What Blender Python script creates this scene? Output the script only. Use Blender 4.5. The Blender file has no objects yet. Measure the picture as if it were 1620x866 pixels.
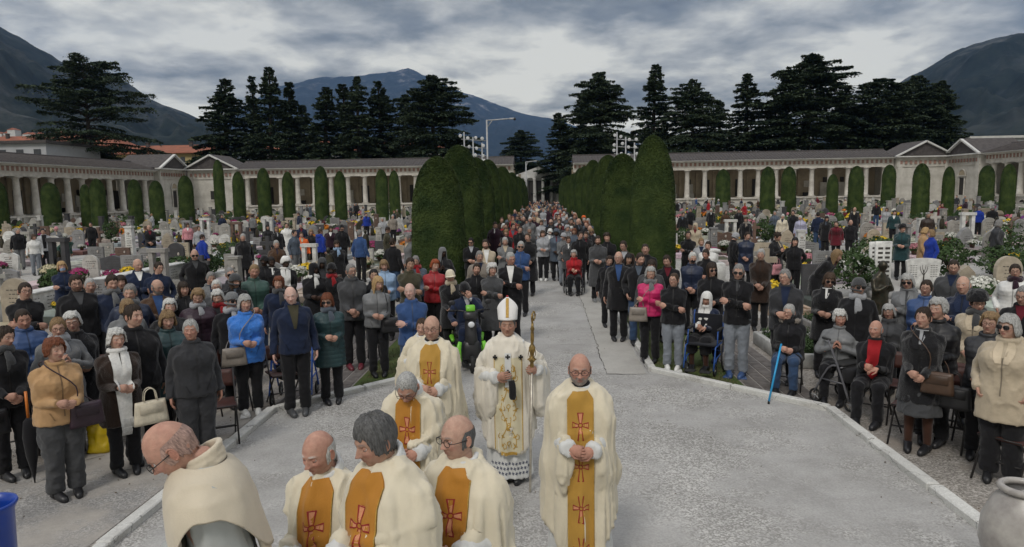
import bpy, math, random
import numpy as np
from mathutils import Vector, Matrix, noise
from mathutils.bvhtree import BVHTree
R = math.radians
PI = math.pi
SC = bpy.context.scene
COL = SC.collection
rnd = random.Random(11)

# ---------------------------------------------------------------- camera
F_PX = 1080.0
CAM_H = 2.95
def _cam_axes(c=303.0, roll=0.95, vp=862.0):
    p = math.atan((433-c)/F_PX)
    psi = math.atan((vp-810)/F_PX*math.cos(p))
    f = np.array([-math.sin(psi)*math.cos(p), math.cos(psi)*math.cos(p), -math.sin(p)])
    r = np.array([math.cos(psi), math.sin(psi), 0.0])
    u = np.cross(r, f)
    a = R(roll)
    return f, r*math.cos(a)-u*math.sin(a), u*math.cos(a)+r*math.sin(a)
CF, CR, CU = _cam_axes()
cam_data = bpy.data.cameras.new('camera')
cam_data.lens = 24.0
cam_data.sensor_width = 36.0
cam_data.clip_end = 30000
cam_data.clip_start = 0.1
cam = bpy.data.objects.new('camera', cam_data)
COL.objects.link(cam)
cam.matrix_world = Matrix(((CR[0], CU[0], -CF[0], 0), (CR[1], CU[1], -CF[1], 0), (CR[2], CU[2], -CF[2], CAM_H), (0, 0, 0, 1)))
SC.camera = cam
def ray(px, py):
    return CF + CR*(px-810)/F_PX - CU*(py-433)/F_PX
def at(px, py, z=0.0):
    """photo pixel -> world point on the horizontal plane z"""
    d = ray(px, py); t = (z-CAM_H)/d[2]
    return d[0]*t, d[1]*t
def atY(px, py, Y):
    d = ray(px, py); t = Y/d[1]
    return d[0]*t, CAM_H+d[2]*t
def proj(x, y, z):
    q = np.array([x, y, z-CAM_H]); w = q@CF
    if w < 0.1: return (-9999, -9999)
    return 810+F_PX*(q@CR)/w, 433-F_PX*(q@CU)/w

# ---------------------------------------------------------------- view
SC.view_settings.view_transform = 'Standard'
SC.view_settings.look = 'None'
SC.view_settings.exposure = -0.12
SC.view_settings.gamma = 1.0
try:
    SC.cycles.volume_bounces = 0
    SC.cycles.max_bounces = 5
    SC.cycles.diffuse_bounces = 2
    SC.cycles.glossy_bounces = 2
    SC.cycles.transparent_max_bounces = 6
except Exception: pass

# ---------------------------------------------------------------- world: heavy broken overcast over a Nishita sky
SUN_EL, SUN_AZ = R(48), R(200)     # soft light, high, from behind the camera
W = bpy.data.worlds.new('World'); SC.world = W
W.use_nodes = True
nt = W.node_tree; nt.nodes.clear()
def wn(t, **k):
    n = nt.nodes.new(t)
    for a, b in k.items(): setattr(n, a, b)
    return n
L = nt.links.new
out = wn('ShaderNodeOutputWorld'); bg = wn('ShaderNodeBackground')
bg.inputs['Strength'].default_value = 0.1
L(bg.outputs[0], out.inputs['Surface'])
sky = wn('ShaderNodeTexSky'); sky.sky_type = 'NISHITA'; sky.sun_disc = False
sky.sun_elevation = SUN_EL; sky.sun_rotation = SUN_AZ
tc = wn('ShaderNodeTexCoord'); sep = wn('ShaderNodeSeparateXYZ')
L(tc.outputs['Generated'], sep.inputs[0])
def wm(op, a, b=None, c=None):
    n = wn('ShaderNodeMath', operation=op)
    for i, v in enumerate((a, b, c)):
        if v is None: continue
        if hasattr(v, 'links'): L(v, n.inputs[i])
        else: n.inputs[i].default_value = v
    return n.outputs[0]
zc = wm('MAXIMUM', sep.outputs[2], 0.0)
den = wm('ADD', zc, 0.19)
cx = wm('DIVIDE', sep.outputs[0], den); cy = wm('DIVIDE', sep.outputs[1], den)
comb = wn('ShaderNodeCombineXYZ'); L(cx, comb.inputs[0]); L(cy, comb.inputs[1]); comb.inputs[2].default_value = 3.7
def wnoise(scale, detail, rough, dist=0.0, vec=None, off=(0, 0, 0)):
    mp = wn('ShaderNodeMapping'); mp.inputs['Location'].default_value = off
    L(vec or comb.outputs[0], mp.inputs[0])
    n = wn('ShaderNodeTexNoise'); n.inputs['Scale'].default_value = scale; n.inputs['Detail'].default_value = detail
    n.inputs['Roughness'].default_value = rough; n.inputs['Distortion'].default_value = dist
    L(mp.outputs[0], n.inputs['Vector']); return n.outputs['Fac']
n1 = wnoise(0.95, 5, 0.5, 0.3, off=(4.4, 5.9, 1)); n2 = wnoise(2.9, 8, 0.52, 0.25, off=(5, 1, 2)); n3 = wnoise(8.0, 5, 0.6, off=(1, 7, 4))
mix0 = wm('ADD', wm('ADD', wm('MULTIPLY', n1, 0.50), wm('MULTIPLY', n2, 0.40)), wm('MULTIPLY', n3, 0.10))
# thinner cloud low over the valley, a heavy sheet higher up
lowb = wn('ShaderNodeMapRange'); L(sep.outputs[2], lowb.inputs[0]); lowb.inputs[1].default_value = .10; lowb.inputs[2].default_value = .36; lowb.inputs[3].default_value = .045; lowb.inputs[4].default_value = -.055
mix = wm('ADD', mix0, lowb.outputs[0])
rampw = wn('ShaderNodeValToRGB'); L(mix, rampw.inputs[0])
el = rampw.color_ramp.elements
el[0].position = 0.40; el[0].color = (0.14, 0.152, 0.175, 1)
el[1].position = 0.58; el[1].color = (0.88, 0.90, 0.93, 1)
e = el.new(0.455); e.color = (0.24, 0.258, 0.285, 1)
e = el.new(0.51); e.color = (0.47, 0.49, 0.53, 1)
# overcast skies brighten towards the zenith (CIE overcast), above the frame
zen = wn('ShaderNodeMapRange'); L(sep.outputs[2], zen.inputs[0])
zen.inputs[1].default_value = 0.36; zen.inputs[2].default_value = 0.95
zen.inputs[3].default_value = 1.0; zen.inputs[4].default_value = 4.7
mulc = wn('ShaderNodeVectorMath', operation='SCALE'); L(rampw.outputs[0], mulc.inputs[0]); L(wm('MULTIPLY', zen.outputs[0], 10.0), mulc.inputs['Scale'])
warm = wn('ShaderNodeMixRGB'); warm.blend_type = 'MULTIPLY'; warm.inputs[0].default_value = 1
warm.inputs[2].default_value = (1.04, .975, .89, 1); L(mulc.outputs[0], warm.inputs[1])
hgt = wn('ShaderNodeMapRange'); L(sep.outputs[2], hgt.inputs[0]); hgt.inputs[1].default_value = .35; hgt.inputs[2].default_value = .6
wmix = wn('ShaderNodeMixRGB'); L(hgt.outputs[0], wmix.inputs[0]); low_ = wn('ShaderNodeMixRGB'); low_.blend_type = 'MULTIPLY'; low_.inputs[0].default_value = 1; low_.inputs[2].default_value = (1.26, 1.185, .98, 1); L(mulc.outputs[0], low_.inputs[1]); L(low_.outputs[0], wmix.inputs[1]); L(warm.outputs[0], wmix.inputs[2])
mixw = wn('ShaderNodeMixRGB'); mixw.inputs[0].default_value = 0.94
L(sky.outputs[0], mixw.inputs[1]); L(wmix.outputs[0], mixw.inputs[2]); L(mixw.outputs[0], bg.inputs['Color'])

# ---------------------------------------------------------------- sun through cloud
sd = bpy.data.lights.new('sun', 'SUN'); sd.energy = 1.5; sd.angle = R(14); sd.color = (1.0, 0.95, 0.88)
sun = bpy.data.objects.new('sun', sd); COL.objects.link(sun)
_dir = Vector((math.sin(SUN_AZ)*math.cos(SUN_EL), math.cos(SUN_AZ)*math.cos(SUN_EL), math.sin(SUN_EL)))
sun.rotation_euler = _dir.to_track_quat('Z', 'Y').to_euler()

# ---------------------------------------------------------------- materials
MATS = {}
def mat(name, color=(0.5, 0.5, 0.5), rough=0.7, metal=0.0, noise_scale=0, var=0.0, color2=None, bump=0.0, bump_scale=None,
        objcol=False, attr=None, spec=0.5, sheen=0.0, detail=5, alpha=None, transm=0.0, kind='noise', coord='Object', emis=0, stretch=None, ramp=None):
    if name in MATS: return MATS[name]
    m = bpy.data.materials.new(name); m.use_nodes = True
    t = m.node_tree; b = t.nodes['Principled BSDF']; l = t.links.new
    b.inputs['Roughness'].default_value = rough; b.inputs['Metallic'].default_value = metal
    b.inputs['Specular IOR Level'].default_value = spec
    if sheen: b.inputs['Sheen Weight'].default_value = sheen
    if transm: b.inputs['Transmission Weight'].default_value = transm
    src = None
    if objcol:
        oi = t.nodes.new('ShaderNodeObjectInfo'); src = oi.outputs['Color']
    if attr:
        a = t.nodes.new('ShaderNodeAttribute'); a.attribute_name = attr
        if src is None: src = a.outputs['Color']
        else:
            mx = t.nodes.new('ShaderNodeMixRGB'); mx.blend_type = 'MULTIPLY'; mx.inputs[0].default_value = 1
            l(src, mx.inputs[1]); l(a.outputs['Color'], mx.inputs[2]); src = mx.outputs[0]
    tcn = None
    def coords():
        c = t.nodes.new('ShaderNodeTexCoord'); o = c.outputs[coord]
        if coord == 'World':
            pass
        if stretch:
            mp = t.nodes.new('ShaderNodeMapping'); mp.inputs['Scale'].default_value = stretch; l(o, mp.inputs[0]); o = mp.outputs[0]
        return o
    if noise_scale:
        n = t.nodes.new('ShaderNodeTexNoise'); n.inputs['Scale'].default_value = noise_scale; n.inputs['Detail'].default_value = detail
        n.inputs['Roughness'].default_value = 0.62
        l(coords(), n.inputs['Vector'])
        if color2 is not None:
            mx = t.nodes.new('ShaderNodeMixRGB'); r_ = t.nodes.new('ShaderNodeMapRange')
            r_.inputs[1].default_value = 0.36; r_.inputs[2].default_value = 0.64; l(n.outputs['Fac'], r_.inputs[0]); l(r_.outputs[0], mx.inputs[0])
            if src is not None: l(src, mx.inputs[1])
            else: mx.inputs[1].default_value = (*color, 1)
            mx.inputs[2].default_value = (*color2, 1); src = mx.outputs[0]
        elif var:
            hs = t.nodes.new('ShaderNodeHueSaturation'); r_ = t.nodes.new('ShaderNodeMapRange')
            r_.inputs[1].default_value = 0.3; r_.inputs[2].default_value = 0.7; r_.inputs[3].default_value = 1-var; r_.inputs[4].default_value = 1+var
            l(n.outputs['Fac'], r_.inputs[0]); l(r_.outputs[0], hs.inputs['Value'])
            if src is not None: l(src, hs.inputs['Color'])
            else: hs.inputs['Color'].default_value = (*color, 1)
            src = hs.outputs[0]
    if src is not None: l(src, b.inputs['Base Color'])
    else: b.inputs['Base Color'].default_value = (*color, 1)
    if emis: b.inputs['Emission Color'].default_value = (*color, 1); b.inputs['Emission Strength'].default_value = emis
    if bump:
        n = t.nodes.new('ShaderNodeTexNoise'); n.inputs['Scale'].default_value = bump_scale or 40; n.inputs['Detail'].default_value = 4
        l(coords(), n.inputs['Vector'])
        bp = t.nodes.new('ShaderNodeBump'); bp.inputs['Strength'].default_value = min(1.0, bump); bp.inputs['Distance'].default_value = 0.01
        l(n.outputs['Fac'], bp.inputs['Height']); l(bp.outputs[0], b.inputs['Normal'])
    MATS[name] = m
    return m

# ---------------------------------------------------------------- mesh helpers
class MB:
    """collects polygons; build() links them as ONE mesh object"""
    def __init__(s): s.v = []; s.f = []; s.m = []; s.n = 0; s.tint = None; s.t = []
    def add(s, verts, faces, mi=0, M=None, tint=(1, 1, 1)):
        verts = np.asarray(verts, float).reshape(-1, 3)
        if M is not None:
            A = np.array(M); verts = verts@A[:3, :3].T + A[:3, 3]
        s.v.append(verts); o = s.n
        s.f.extend([tuple(i+o for i in f) for f in faces])
        s.m.extend([mi]*len(faces) if isinstance(mi, int) else list(mi))
        if isinstance(tint, np.ndarray): s.t.append(tint)
        else: s.t.append(np.tile(np.array(tint, float), (len(verts), 1)))
        s.n += len(verts)
        return s
    def merge(s, o, M=None):
        V = o.verts()
        return s.add(V, o.f, o.m, M, np.vstack(o.t) if o.t else (1, 1, 1))
    def verts(s): return np.vstack(s.v) if s.v else np.zeros((0, 3))
    def box(s, c, size, mi=0, rz=0, rx=0, ry=0, taper=1.0, bev=0.0, tint=(1, 1, 1)):
        x, y, z = [k/2 for k in size]
        if bev:
            b = min(bev, x*.45, y*.45, z*.45); v = []; 
            prof = [(-z, x-b, y-b), (-z+b, x, y), (z-b, x, y), (z, x-b, y-b)]
            for zz, xx, yy in prof:
                k = 1 if zz < 0 else taper
                bb = b
                v += [(-xx*k, -(yy-bb)*k, zz), (-(xx-bb)*k, -yy*k, zz), ((xx-bb)*k, -yy*k, zz), (xx*k, -(yy-bb)*k, zz), (xx*k, (yy-bb)*k, zz), ((xx-bb)*k, yy*k, zz), (-(xx-bb)*k, yy*k, zz), (-xx*k, (yy-bb)*k, zz)]
            f = [tuple(range(7, -1, -1)), tuple(range(24, 32))]
            for r_ in range(3):
                for i in range(8): f.append((r_*8+i, r_*8+(i+1) % 8, r_*8+8+(i+1) % 8, r_*8+8+i))
        else:
            v = [(-x, -y, -z), (x, -y, -z), (x, y, -z), (-x, y, -z), (-x*taper, -y*taper, z), (x*taper, -y*taper, z), (x*taper, y*taper, z), (-x*taper, y*taper, z)]
            f = [(3, 2, 1, 0), (4, 5, 6, 7), (0, 1, 5, 4), (1, 2, 6, 5), (2, 3, 7, 6), (3, 0, 4, 7)]
        M = Matrix.Translation(c) @ Matrix.Rotation(rz, 4, 'Z') @ Matrix.Rotation(ry, 4, 'Y') @ Matrix.Rotation(rx, 4, 'X')
        return s.add(v, f, mi, M, tint)
    def rings(s, R_, mi=0, close=True, cap=True, tint=(1, 1, 1)):
        """R_: array (k, n, 3)"""
        R_ = np.asarray(R_, float); k, n = R_.shape[:2]; f = []
        for i in range(k-1):
            for j in range(n if close else n-1):
                a = i*n+j; b = i*n+(j+1) % n
                f.append((a, b, b+n, a+n))
        if cap and close:
            f.append(tuple(range(n-1, -1, -1))); f.append(tuple((k-1)*n+j for j in range(n)))
        return s.add(R_.reshape(-1, 3), f, mi, None, tint)
    def tube(s, pts, rad, n=8, mi=0, sub=0, mod=None, flat=None, up=None, tint=(1, 1, 1), cap=True):
        pts = np.asarray(pts, float); m = len(pts)
        rad = np.asarray([rad]*m if np.isscalar(rad) else rad, float)
        if rad.ndim == 1: rad = np.stack([rad, rad], 1)
        if sub and m > 2:
            P, Q = [], []
            for i in range(m-1):
                p0 = pts[max(i-1, 0)]; p1 = pts[i]; p2 = pts[i+1]; p3 = pts[min(i+2, m-1)]
                for k in range(sub):
                    t = k/sub
                    P.append(.5*((2*p1)+(-p0+p2)*t+(2*p0-5*p1+4*p2-p3)*t*t+(-p0+3*p1-3*p2+p3)*t**3))
                    Q.append(rad[i]*(1-t)+rad[i+1]*t)
            P.append(pts[-1]); Q.append(rad[-1]); pts = np.array(P); rad = np.array(Q)
        elif sub:
            P, Q = [], []
            for k in range(sub+1):
                t = k/sub; P.append(pts[0]*(1-t)+pts[1]*t); Q.append(rad[0]*(1-t)+rad[1]*t)
            pts = np.array(P); rad = np.array(Q)
        k = len(pts); T = np.gradient(pts, axis=0); T /= np.linalg.norm(T, axis=1)[:, None]+1e-9
        u = np.array(up if up is not None else ((0, 0, 1) if abs(T[0][2]) < .9 else (0, 1, 0)), float)
        arc = np.concatenate([[0], np.cumsum(np.linalg.norm(np.diff(pts, axis=0), axis=1))])
        a = np.linspace(0, 2*PI, n, endpoint=False); RR = []
        for i in range(k):
            u = u-T[i]*(u@T[i]); u /= np.linalg.norm(u)+1e-9; w = np.cross(T[i], u)
            q = 1.0 if mod is None else mod(arc[i], a)
            c, sn = np.cos(a)*rad[i][0]*q, np.sin(a)*rad[i][1]*q
            RR.append(pts[i]+np.outer(c, w)+np.outer(sn, u))
        return s.rings(RR, mi, cap=cap, tint=tint)
    def ell(s, c, r, n=12, m=8, mi=0, M=None, tint=(1, 1, 1)):
        c = np.array(c); r = np.array([r]*3 if np.isscalar(r) else r, float)
        RR = []
        for i in range(m+1):
            ph = -PI/2+PI*(i+.0)/m; ph = max(min(ph, PI/2-.02), -PI/2+.02)
            a = np.linspace(0, 2*PI, n, endpoint=False)
            RR.append(np.stack([np.cos(a)*math.cos(ph), np.sin(a)*math.cos(ph), np.full(n, math.sin(ph))], 1))
        RR = np.array(RR)*r
        if M is not None: RR = RR@np.array(M)[:3, :3].T
        return s.rings(RR+c, mi, tint=tint)
    def lathe(s, prof, c=(0, 0, 0), n=16, mi=0, tint=(1, 1, 1)):
        a = np.linspace(0, 2*PI, n, endpoint=False)
        RR = [np.stack([np.cos(a)*max(r, 1e-4), np.sin(a)*max(r, 1e-4), np.full(n, z)], 1)+np.array(c) for r, z in prof]
        return s.rings(RR, mi, tint=tint)
    def mesh(s, name, mats, smooth=True):
        me = bpy.data.meshes.new(name); V = s.verts()
        me.from_pydata(V.tolist(), [], s.f)
        for mm in (mats if isinstance(mats, (list, tuple)) else [mats]): me.materials.append(mm)
        if any(s.m): me.polygons.foreach_set('material_index', s.m)
        if smooth: me.polygons.foreach_set('use_smooth', [True]*len(me.polygons))
        T = np.vstack(s.t)
        if len(T) and (np.abs(T-1).max() > 1e-3):
            at_ = me.color_attributes.new('tint', 'FLOAT_COLOR', 'POINT')
            at_.data.foreach_set('color', np.hstack([T, np.ones((len(T), 1))]).ravel())
        me.update(); return me
    def build(s, name, mats, parent=None, smooth=True, loc=None, rz=None, color=None):
        return link(name, s.mesh(name, mats, smooth), parent, loc, rz, color)

def link(name, me, parent=None, loc=None, rz=None, color=None):
    o = bpy.data.objects.new(name, me); COL.objects.link(o)
    if parent: o.parent = parent
    if loc is not None: o.location = loc
    if rz is not None: o.rotation_euler.z = rz
    if color is not None: o.color = (*color[:3], 1)
    return o
def tag(o, label=None, cat=None, group=None, kind=None):
    if label: o['label'] = label
    if cat: o['category'] = cat
    if group: o['group'] = group
    if kind: o['kind'] = kind
    return o
def empty(name, loc=(0, 0, 0), rz=0, sc=1.0):
    o = bpy.data.objects.new(name, None); COL.objects.link(o)
    o.location = loc; o.rotation_euler.z = rz; o.scale = (sc, sc, sc); o.empty_display_size = .2
    return o
def structure(name, mb, m, smooth=False):
    o = mb.build(name, m, smooth=smooth); o['kind'] = 'structure'; return o

def remesh(mb, voxel=.016, smooth=3):
    """union of overlapping lofts -> (V, F) one continuous surface"""
    me = bpy.data.meshes.new('tmp'); me.from_pydata(mb.verts().tolist(), [], mb.f)
    o = bpy.data.objects.new('tmp', me); COL.objects.link(o)
    m = o.modifiers.new('r', 'REMESH'); m.mode = 'VOXEL'; m.voxel_size = voxel; m.adaptivity = 0
    if smooth:
        k = o.modifiers.new('s', 'SMOOTH'); k.iterations = smooth; k.factor = .5
    dg = bpy.context.evaluated_depsgraph_get(); dg.update()
    ev = o.evaluated_get(dg); e = ev.to_mesh()
    V = np.empty(len(e.vertices)*3); e.vertices.foreach_get('co', V); V = V.reshape(-1, 3)
    F = [tuple(p.vertices) for p in e.polygons]
    ev.to_mesh_clear(); bpy.data.objects.remove(o); bpy.data.meshes.remove(me)
    return V, F
def vnormals(V, F):
    Q = np.array([f if len(f) == 4 else (*f, f[-1]) for f in F if len(f) <= 4]); N = np.zeros_like(V)
    n = np.cross(V[Q[:, 2]]-V[Q[:, 0]], V[Q[:, 3]]-V[Q[:, 1]])
    for k in range(4): np.add.at(N, Q[:, k], n)
    return N/(np.linalg.norm(N, axis=1)[:, None]+1e-12)
def _lat(ix, iy, iz, seed):
    h = (ix*374761393 + iy*668265263 + iz*2147483647 + seed*1274126177) & 0xffffffff
    h = ((h ^ (h >> 13))*1274126177) & 0xffffffff
    return ((h ^ (h >> 16)) & 0xffff)/32768.0-1
def vnoise(P, seed=0):
    """vectorised value noise, P (n,3)"""
    I = np.floor(P).astype(np.int64); f = P-I; f = f*f*(3-2*f); r = 0
    for dx in (0, 1):
        for dy in (0, 1):
            for dz in (0, 1):
                w = (f[:, 0] if dx else 1-f[:, 0])*(f[:, 1] if dy else 1-f[:, 1])*(f[:, 2] if dz else 1-f[:, 2])
                r = r+w*_lat(I[:, 0]+dx, I[:, 1]+dy, I[:, 2]+dz, seed)
    return r
def fbm(P, seed=0, oct=4, gain=.5):
    a = 1; r = 0; P = np.array(P, float)
    for k in range(oct): r = r+a*vnoise(P, seed+k); P = P*2.03+7.1; a *= gain
    return r
# ================================================================ THE SETTING: ground
def ground_mat(name, base, speck, patch, sc=90, big=.6, patchcol=None, bump=.5, crack=None, lo=.5, hi=.6):
    m = bpy.data.materials.new(name); m.use_nodes = True; t = m.node_tree; l = t.links.new
    b = t.nodes['Principled BSDF']; b.inputs['Roughness'].default_value = .9; b.inputs['Specular IOR Level'].default_value = .25
    c = t.nodes.new('ShaderNodeTexCoord'); o = c.outputs['Object']
    def nz(s, d=4, r=.6):
        n = t.nodes.new('ShaderNodeTexNoise'); n.inputs['Scale'].default_value = s; n.inputs['Detail'].default_value = d; n.inputs['Roughness'].default_value = r
        l(o, n.inputs['Vector']); return n.outputs['Fac']
    def mr(f, a, b_, c_=0, d_=1):
        r = t.nodes.new('ShaderNodeMapRange'); l(f, r.inputs[0])
        for i, v in enumerate((a, b_, c_, d_)): r.inputs[i+1].default_value = v
        return r.outputs[0]
    def mx(f, a, b_, mode='MIX'):
        n = t.nodes.new('ShaderNodeMixRGB'); n.blend_type = mode
        for i, v in enumerate((f, a, b_)):
            if hasattr(v, 'links'): l(v, n.inputs[i])
            else: n.inputs[i].default_value = v if i == 0 else (*v, 1)
        return n.outputs[0]
    vo = t.nodes.new('ShaderNodeTexVoronoi'); vo.inputs['Scale'].default_value = sc; l(o, vo.inputs['Vector'])
    sp = t.nodes.new('ShaderNodeSeparateColor'); l(vo.outputs['Color'], sp.inputs[0])
    col = mx(mr(sp.outputs[0], .25, .95), base, speck)
    pf = mr(nz(big, 9, .68), lo, hi)
    col = mx(pf, col, mx(mr(nz(sc*.7, 3), .3, .7), patch, patchcol or patch))
    col = mx(mr(nz(1.1, 9, .72), .36, .68, .0, .55), col, tuple(k*.6 for k in base))
    col = mx(mr(nz(.23, 4, .6), .35, .7, 0.0, .3), col, tuple(k*1.25 for k in patch))
    if crack:
        v2 = t.nodes.new('ShaderNodeTexVoronoi'); v2.feature = 'DISTANCE_TO_EDGE'; v2.inputs['Scale'].default_value = crack
        dn = t.nodes.new('ShaderNodeTexNoise'); dn.inputs['Scale'].default_value = 2.5; dn.inputs['Detail'].default_value = 6; l(o, dn.inputs['Vector'])
        va = t.nodes.new('ShaderNodeVectorMath'); va.operation = 'MULTIPLY_ADD'; l(dn.outputs['Color'], va.inputs[0]); va.inputs[1].default_value = (.5, .5, .5); l(o, va.inputs[2]); l(va.outputs[0], v2.inputs['Vector'])
        col = mx(mr(v2.outputs['Distance'], .0, .006, .75, 0), col, (.06, .055, .05))
    l(col, b.inputs['Base Color'])
    bp = t.nodes.new('ShaderNodeBump'); bp.inputs['Strength'].default_value = bump; bp.inputs['Distance'].default_value = .012
    l(sp.outputs[1], bp.inputs['Height']); l(bp.outputs[0], b.inputs['Normal'])
    MATS[name] = m; return m
m_path = ground_mat('worn_aggregate', (.235, .228, .212), (.60, .59, .565), (.47, .462, .445), 66, .5, (.33, .325, .315), bump=.6, lo=.46, hi=.56)
m_apron = ground_mat('patched_concrete', (.22, .215, .21), (.46, .45, .43), (.37, .345, .31), 75, .7, (.42, .39, .35), bump=.35, lo=.42, hi=.52)
m_gravel = ground_mat('white_gravel', (.20, .185, .165), (.50, .47, .43), (.33, .29, .25), 60, .8, (.25, .22, .19), bump=.9)
m_field = ground_mat('pale_gravel', (.34, .33, .31), (.60, .59, .56), (.40, .38, .35), 40, .3, (.30, .28, .25), bump=.8)
m_slab = ground_mat('smooth_concrete', (.36, .35, .325), (.46, .45, .42), (.42, .405, .37), 120, 1.4, (.25, .24, .22), bump=.15)
m_grass = ground_mat('thin_grass', (.05, .09, .02), (.10, .13, .035), (.12, .12, .06), 70, 1.6, (.08, .08, .03), bump=1)
m_kerb = ground_mat('kerb_stone', (.56, .56, .53), (.70, .70, .67), (.62, .61, .58), 90, 1.2, (.30, .29, .27), bump=.3, crack=1.2)
m_earth = ground_mat('city_ground', (.05, .055, .035), (.10, .10, .07), (.09, .09, .06), .05, .01, (.07, .07, .05), bump=0)
m_paver = mat('paver_stone', (.155, .14, .13), .85, noise_scale=9, color2=(.085, .075, .07), bump=.5, bump_scale=60)
m_joint = mat('paver_joint', (.30, .285, .265), .9, noise_scale=60, color2=(.22, .20, .185), bump=.4, bump_scale=200)

def sheet(name, polys, z, m):
    b = MB()
    for p in polys: b.add([(x, y, z) for x, y in p], [tuple(range(len(p)))])
    return structure(name, b, m)
# one sheet out to the horizon
sheet('ground', [[(-7900, -150), (7900, -150), (7900, 10750), (-7900, 10750)]], -.012, m_earth)
sheet('cemetery_ground', [[(-75, -12), (75, -12), (75, 112), (-75, 112)]], -.004, m_field)
sheet('seating_gravel', [[(-13, -6), (13, -6), (13, 15.5), (-13, 15.5)]], .0, m_gravel)
AX = 1.75; WX = 3.75; KY = 8.92; CY = 10.95
sheet('path', [[(-WX, -4), (WX, -4), (WX, KY), (AX, CY), (AX, 150), (-AX, 150), (-AX, CY), (-WX, KY)]], .004, m_path)
# the pale patched concrete aprons between the kerb and the seats
sheet('apron', [[(-WX-.16, -3), (-WX-.16, KY+.05), (-4.35, 9.2), (-5.0, 7.75), (-6.0, 6.75), (-8.6, 5.9), (-8.6, -3)]], .005, m_apron)
sheet('slab_strip', [[(.98, 10.75), (1.62, 10.75), (1.62, 40), (.98, 40)]], .009, m_slab)
sheet('grass', [[(s*(AX+.08), CY+.06), (s*(WX-.78), KY+.98), (s*2.96, 12), (s*3.7, 16), (s*3.9, 16), (s*3.9, 108), (s*(AX+.08), 108)][::s] for s in (1, -1)], .006, m_grass)
# blades of grass on the strip
gb = MB(); gr = random.Random(5); gv = []; gf = []
for s in (-1, 1):
    for i in range(5200):
        y = 10.2+gr.random()**1.6*12; x = s*gr.uniform(1.86, 2.9)
        if y < CY+.1-(abs(x)-AX)*1.0+.1: continue
        if noise.noise(Vector((x*1.3, y*1.3, 0))) < -.12: continue
        h = gr.uniform(.02, .05); a = gr.random()*PI; w = .006; dx, dy = math.cos(a)*w, math.sin(a)*w; lx, ly = gr.uniform(-.02, .02), gr.uniform(-.02, .02)
        k = len(gv); gv += [(x-dx, y-dy, .005), (x+dx, y+dy, .005), (x+lx, y+ly, h)]; gf.append((k, k+1, k+2))
gb.add(gv, gf); o = gb.build('grass_blades', mat('grass_blade', (.07, .085, .03), .7, noise_scale=3, color2=(.15, .12, .06)), smooth=False); tag(o, 'short patchy grass in the verges beside the path', 'grass', kind='stuff')
# kerbs: real low stones, laid one after the other, each a bit off the last
def kerb(pts, seed):
    b = MB(); r = random.Random(seed)
    for (x0, y0), (x1, y1) in zip(pts, pts[1:]):
        d = math.hypot(x1-x0, y1-y0); n = max(1, round(d/1.15)); a = math.atan2(y1-y0, x1-x0)
        for i in range(n):
            t = (i+.5)/n; x = x0+(x1-x0)*t; y = y0+(y1-y0)*t
            b.box((x+r.uniform(-.008, .008), y+r.uniform(-.008, .008), .03), (d/n-.008-r.random()*.02, .12+r.uniform(-.01, .01), .09), 0, a+r.uniform(-.008, .008), bev=.012)
    V = b.verts(); V += np.stack([vnoise(V*9, 3), vnoise(V*9, 4), vnoise(V*9, 5)], 1)*.006
    c = MB(); c.add(V, b.f); return structure('kerb', c, m_kerb)
for s in (-1, 1):
    kerb([(s*WX, -2), (s*WX, KY), (s*AX, CY), (s*AX, 60)], 3+s)
# stone sett strips
b = MB(); bj = MB(); r = random.Random(8)
for s in (-1, 1):
    x0, x1 = 2.98, 3.82
    bj.add([(s*x0, 9.9 if s < 0 else 9.75, .0055), (s*(x1+.02), 9.0, .0055), (s*(x1+.02), 26, .0055), (s*x0, 26, .0055)], [(0, 1, 2, 3) if s > 0 else (3, 2, 1, 0)])
    for rw in range(4):
        xa = x0+.01+rw*.21; y = 8.9+(x1-xa)*.95+r.random()*.05
        while y < 26:
            ln = r.uniform(.28, .5)
            b.box((s*(xa+.1), y+ln/2, .004), (.185, ln-.02, .022), 0, 0, bev=.006); y += ln
structure('paving_strip', b, m_paver); structure('paving_bed', bj, m_joint)
# the two broad steps the procession climbs (below the frame)
b = MB(); b.box((0, 1.3, .077), (7.2, 4.0, .146), bev=.01); b.box((0, .9, .227), (7.0, 4.0, .146), bev=.01)
structure('steps', b, m_kerb)
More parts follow.
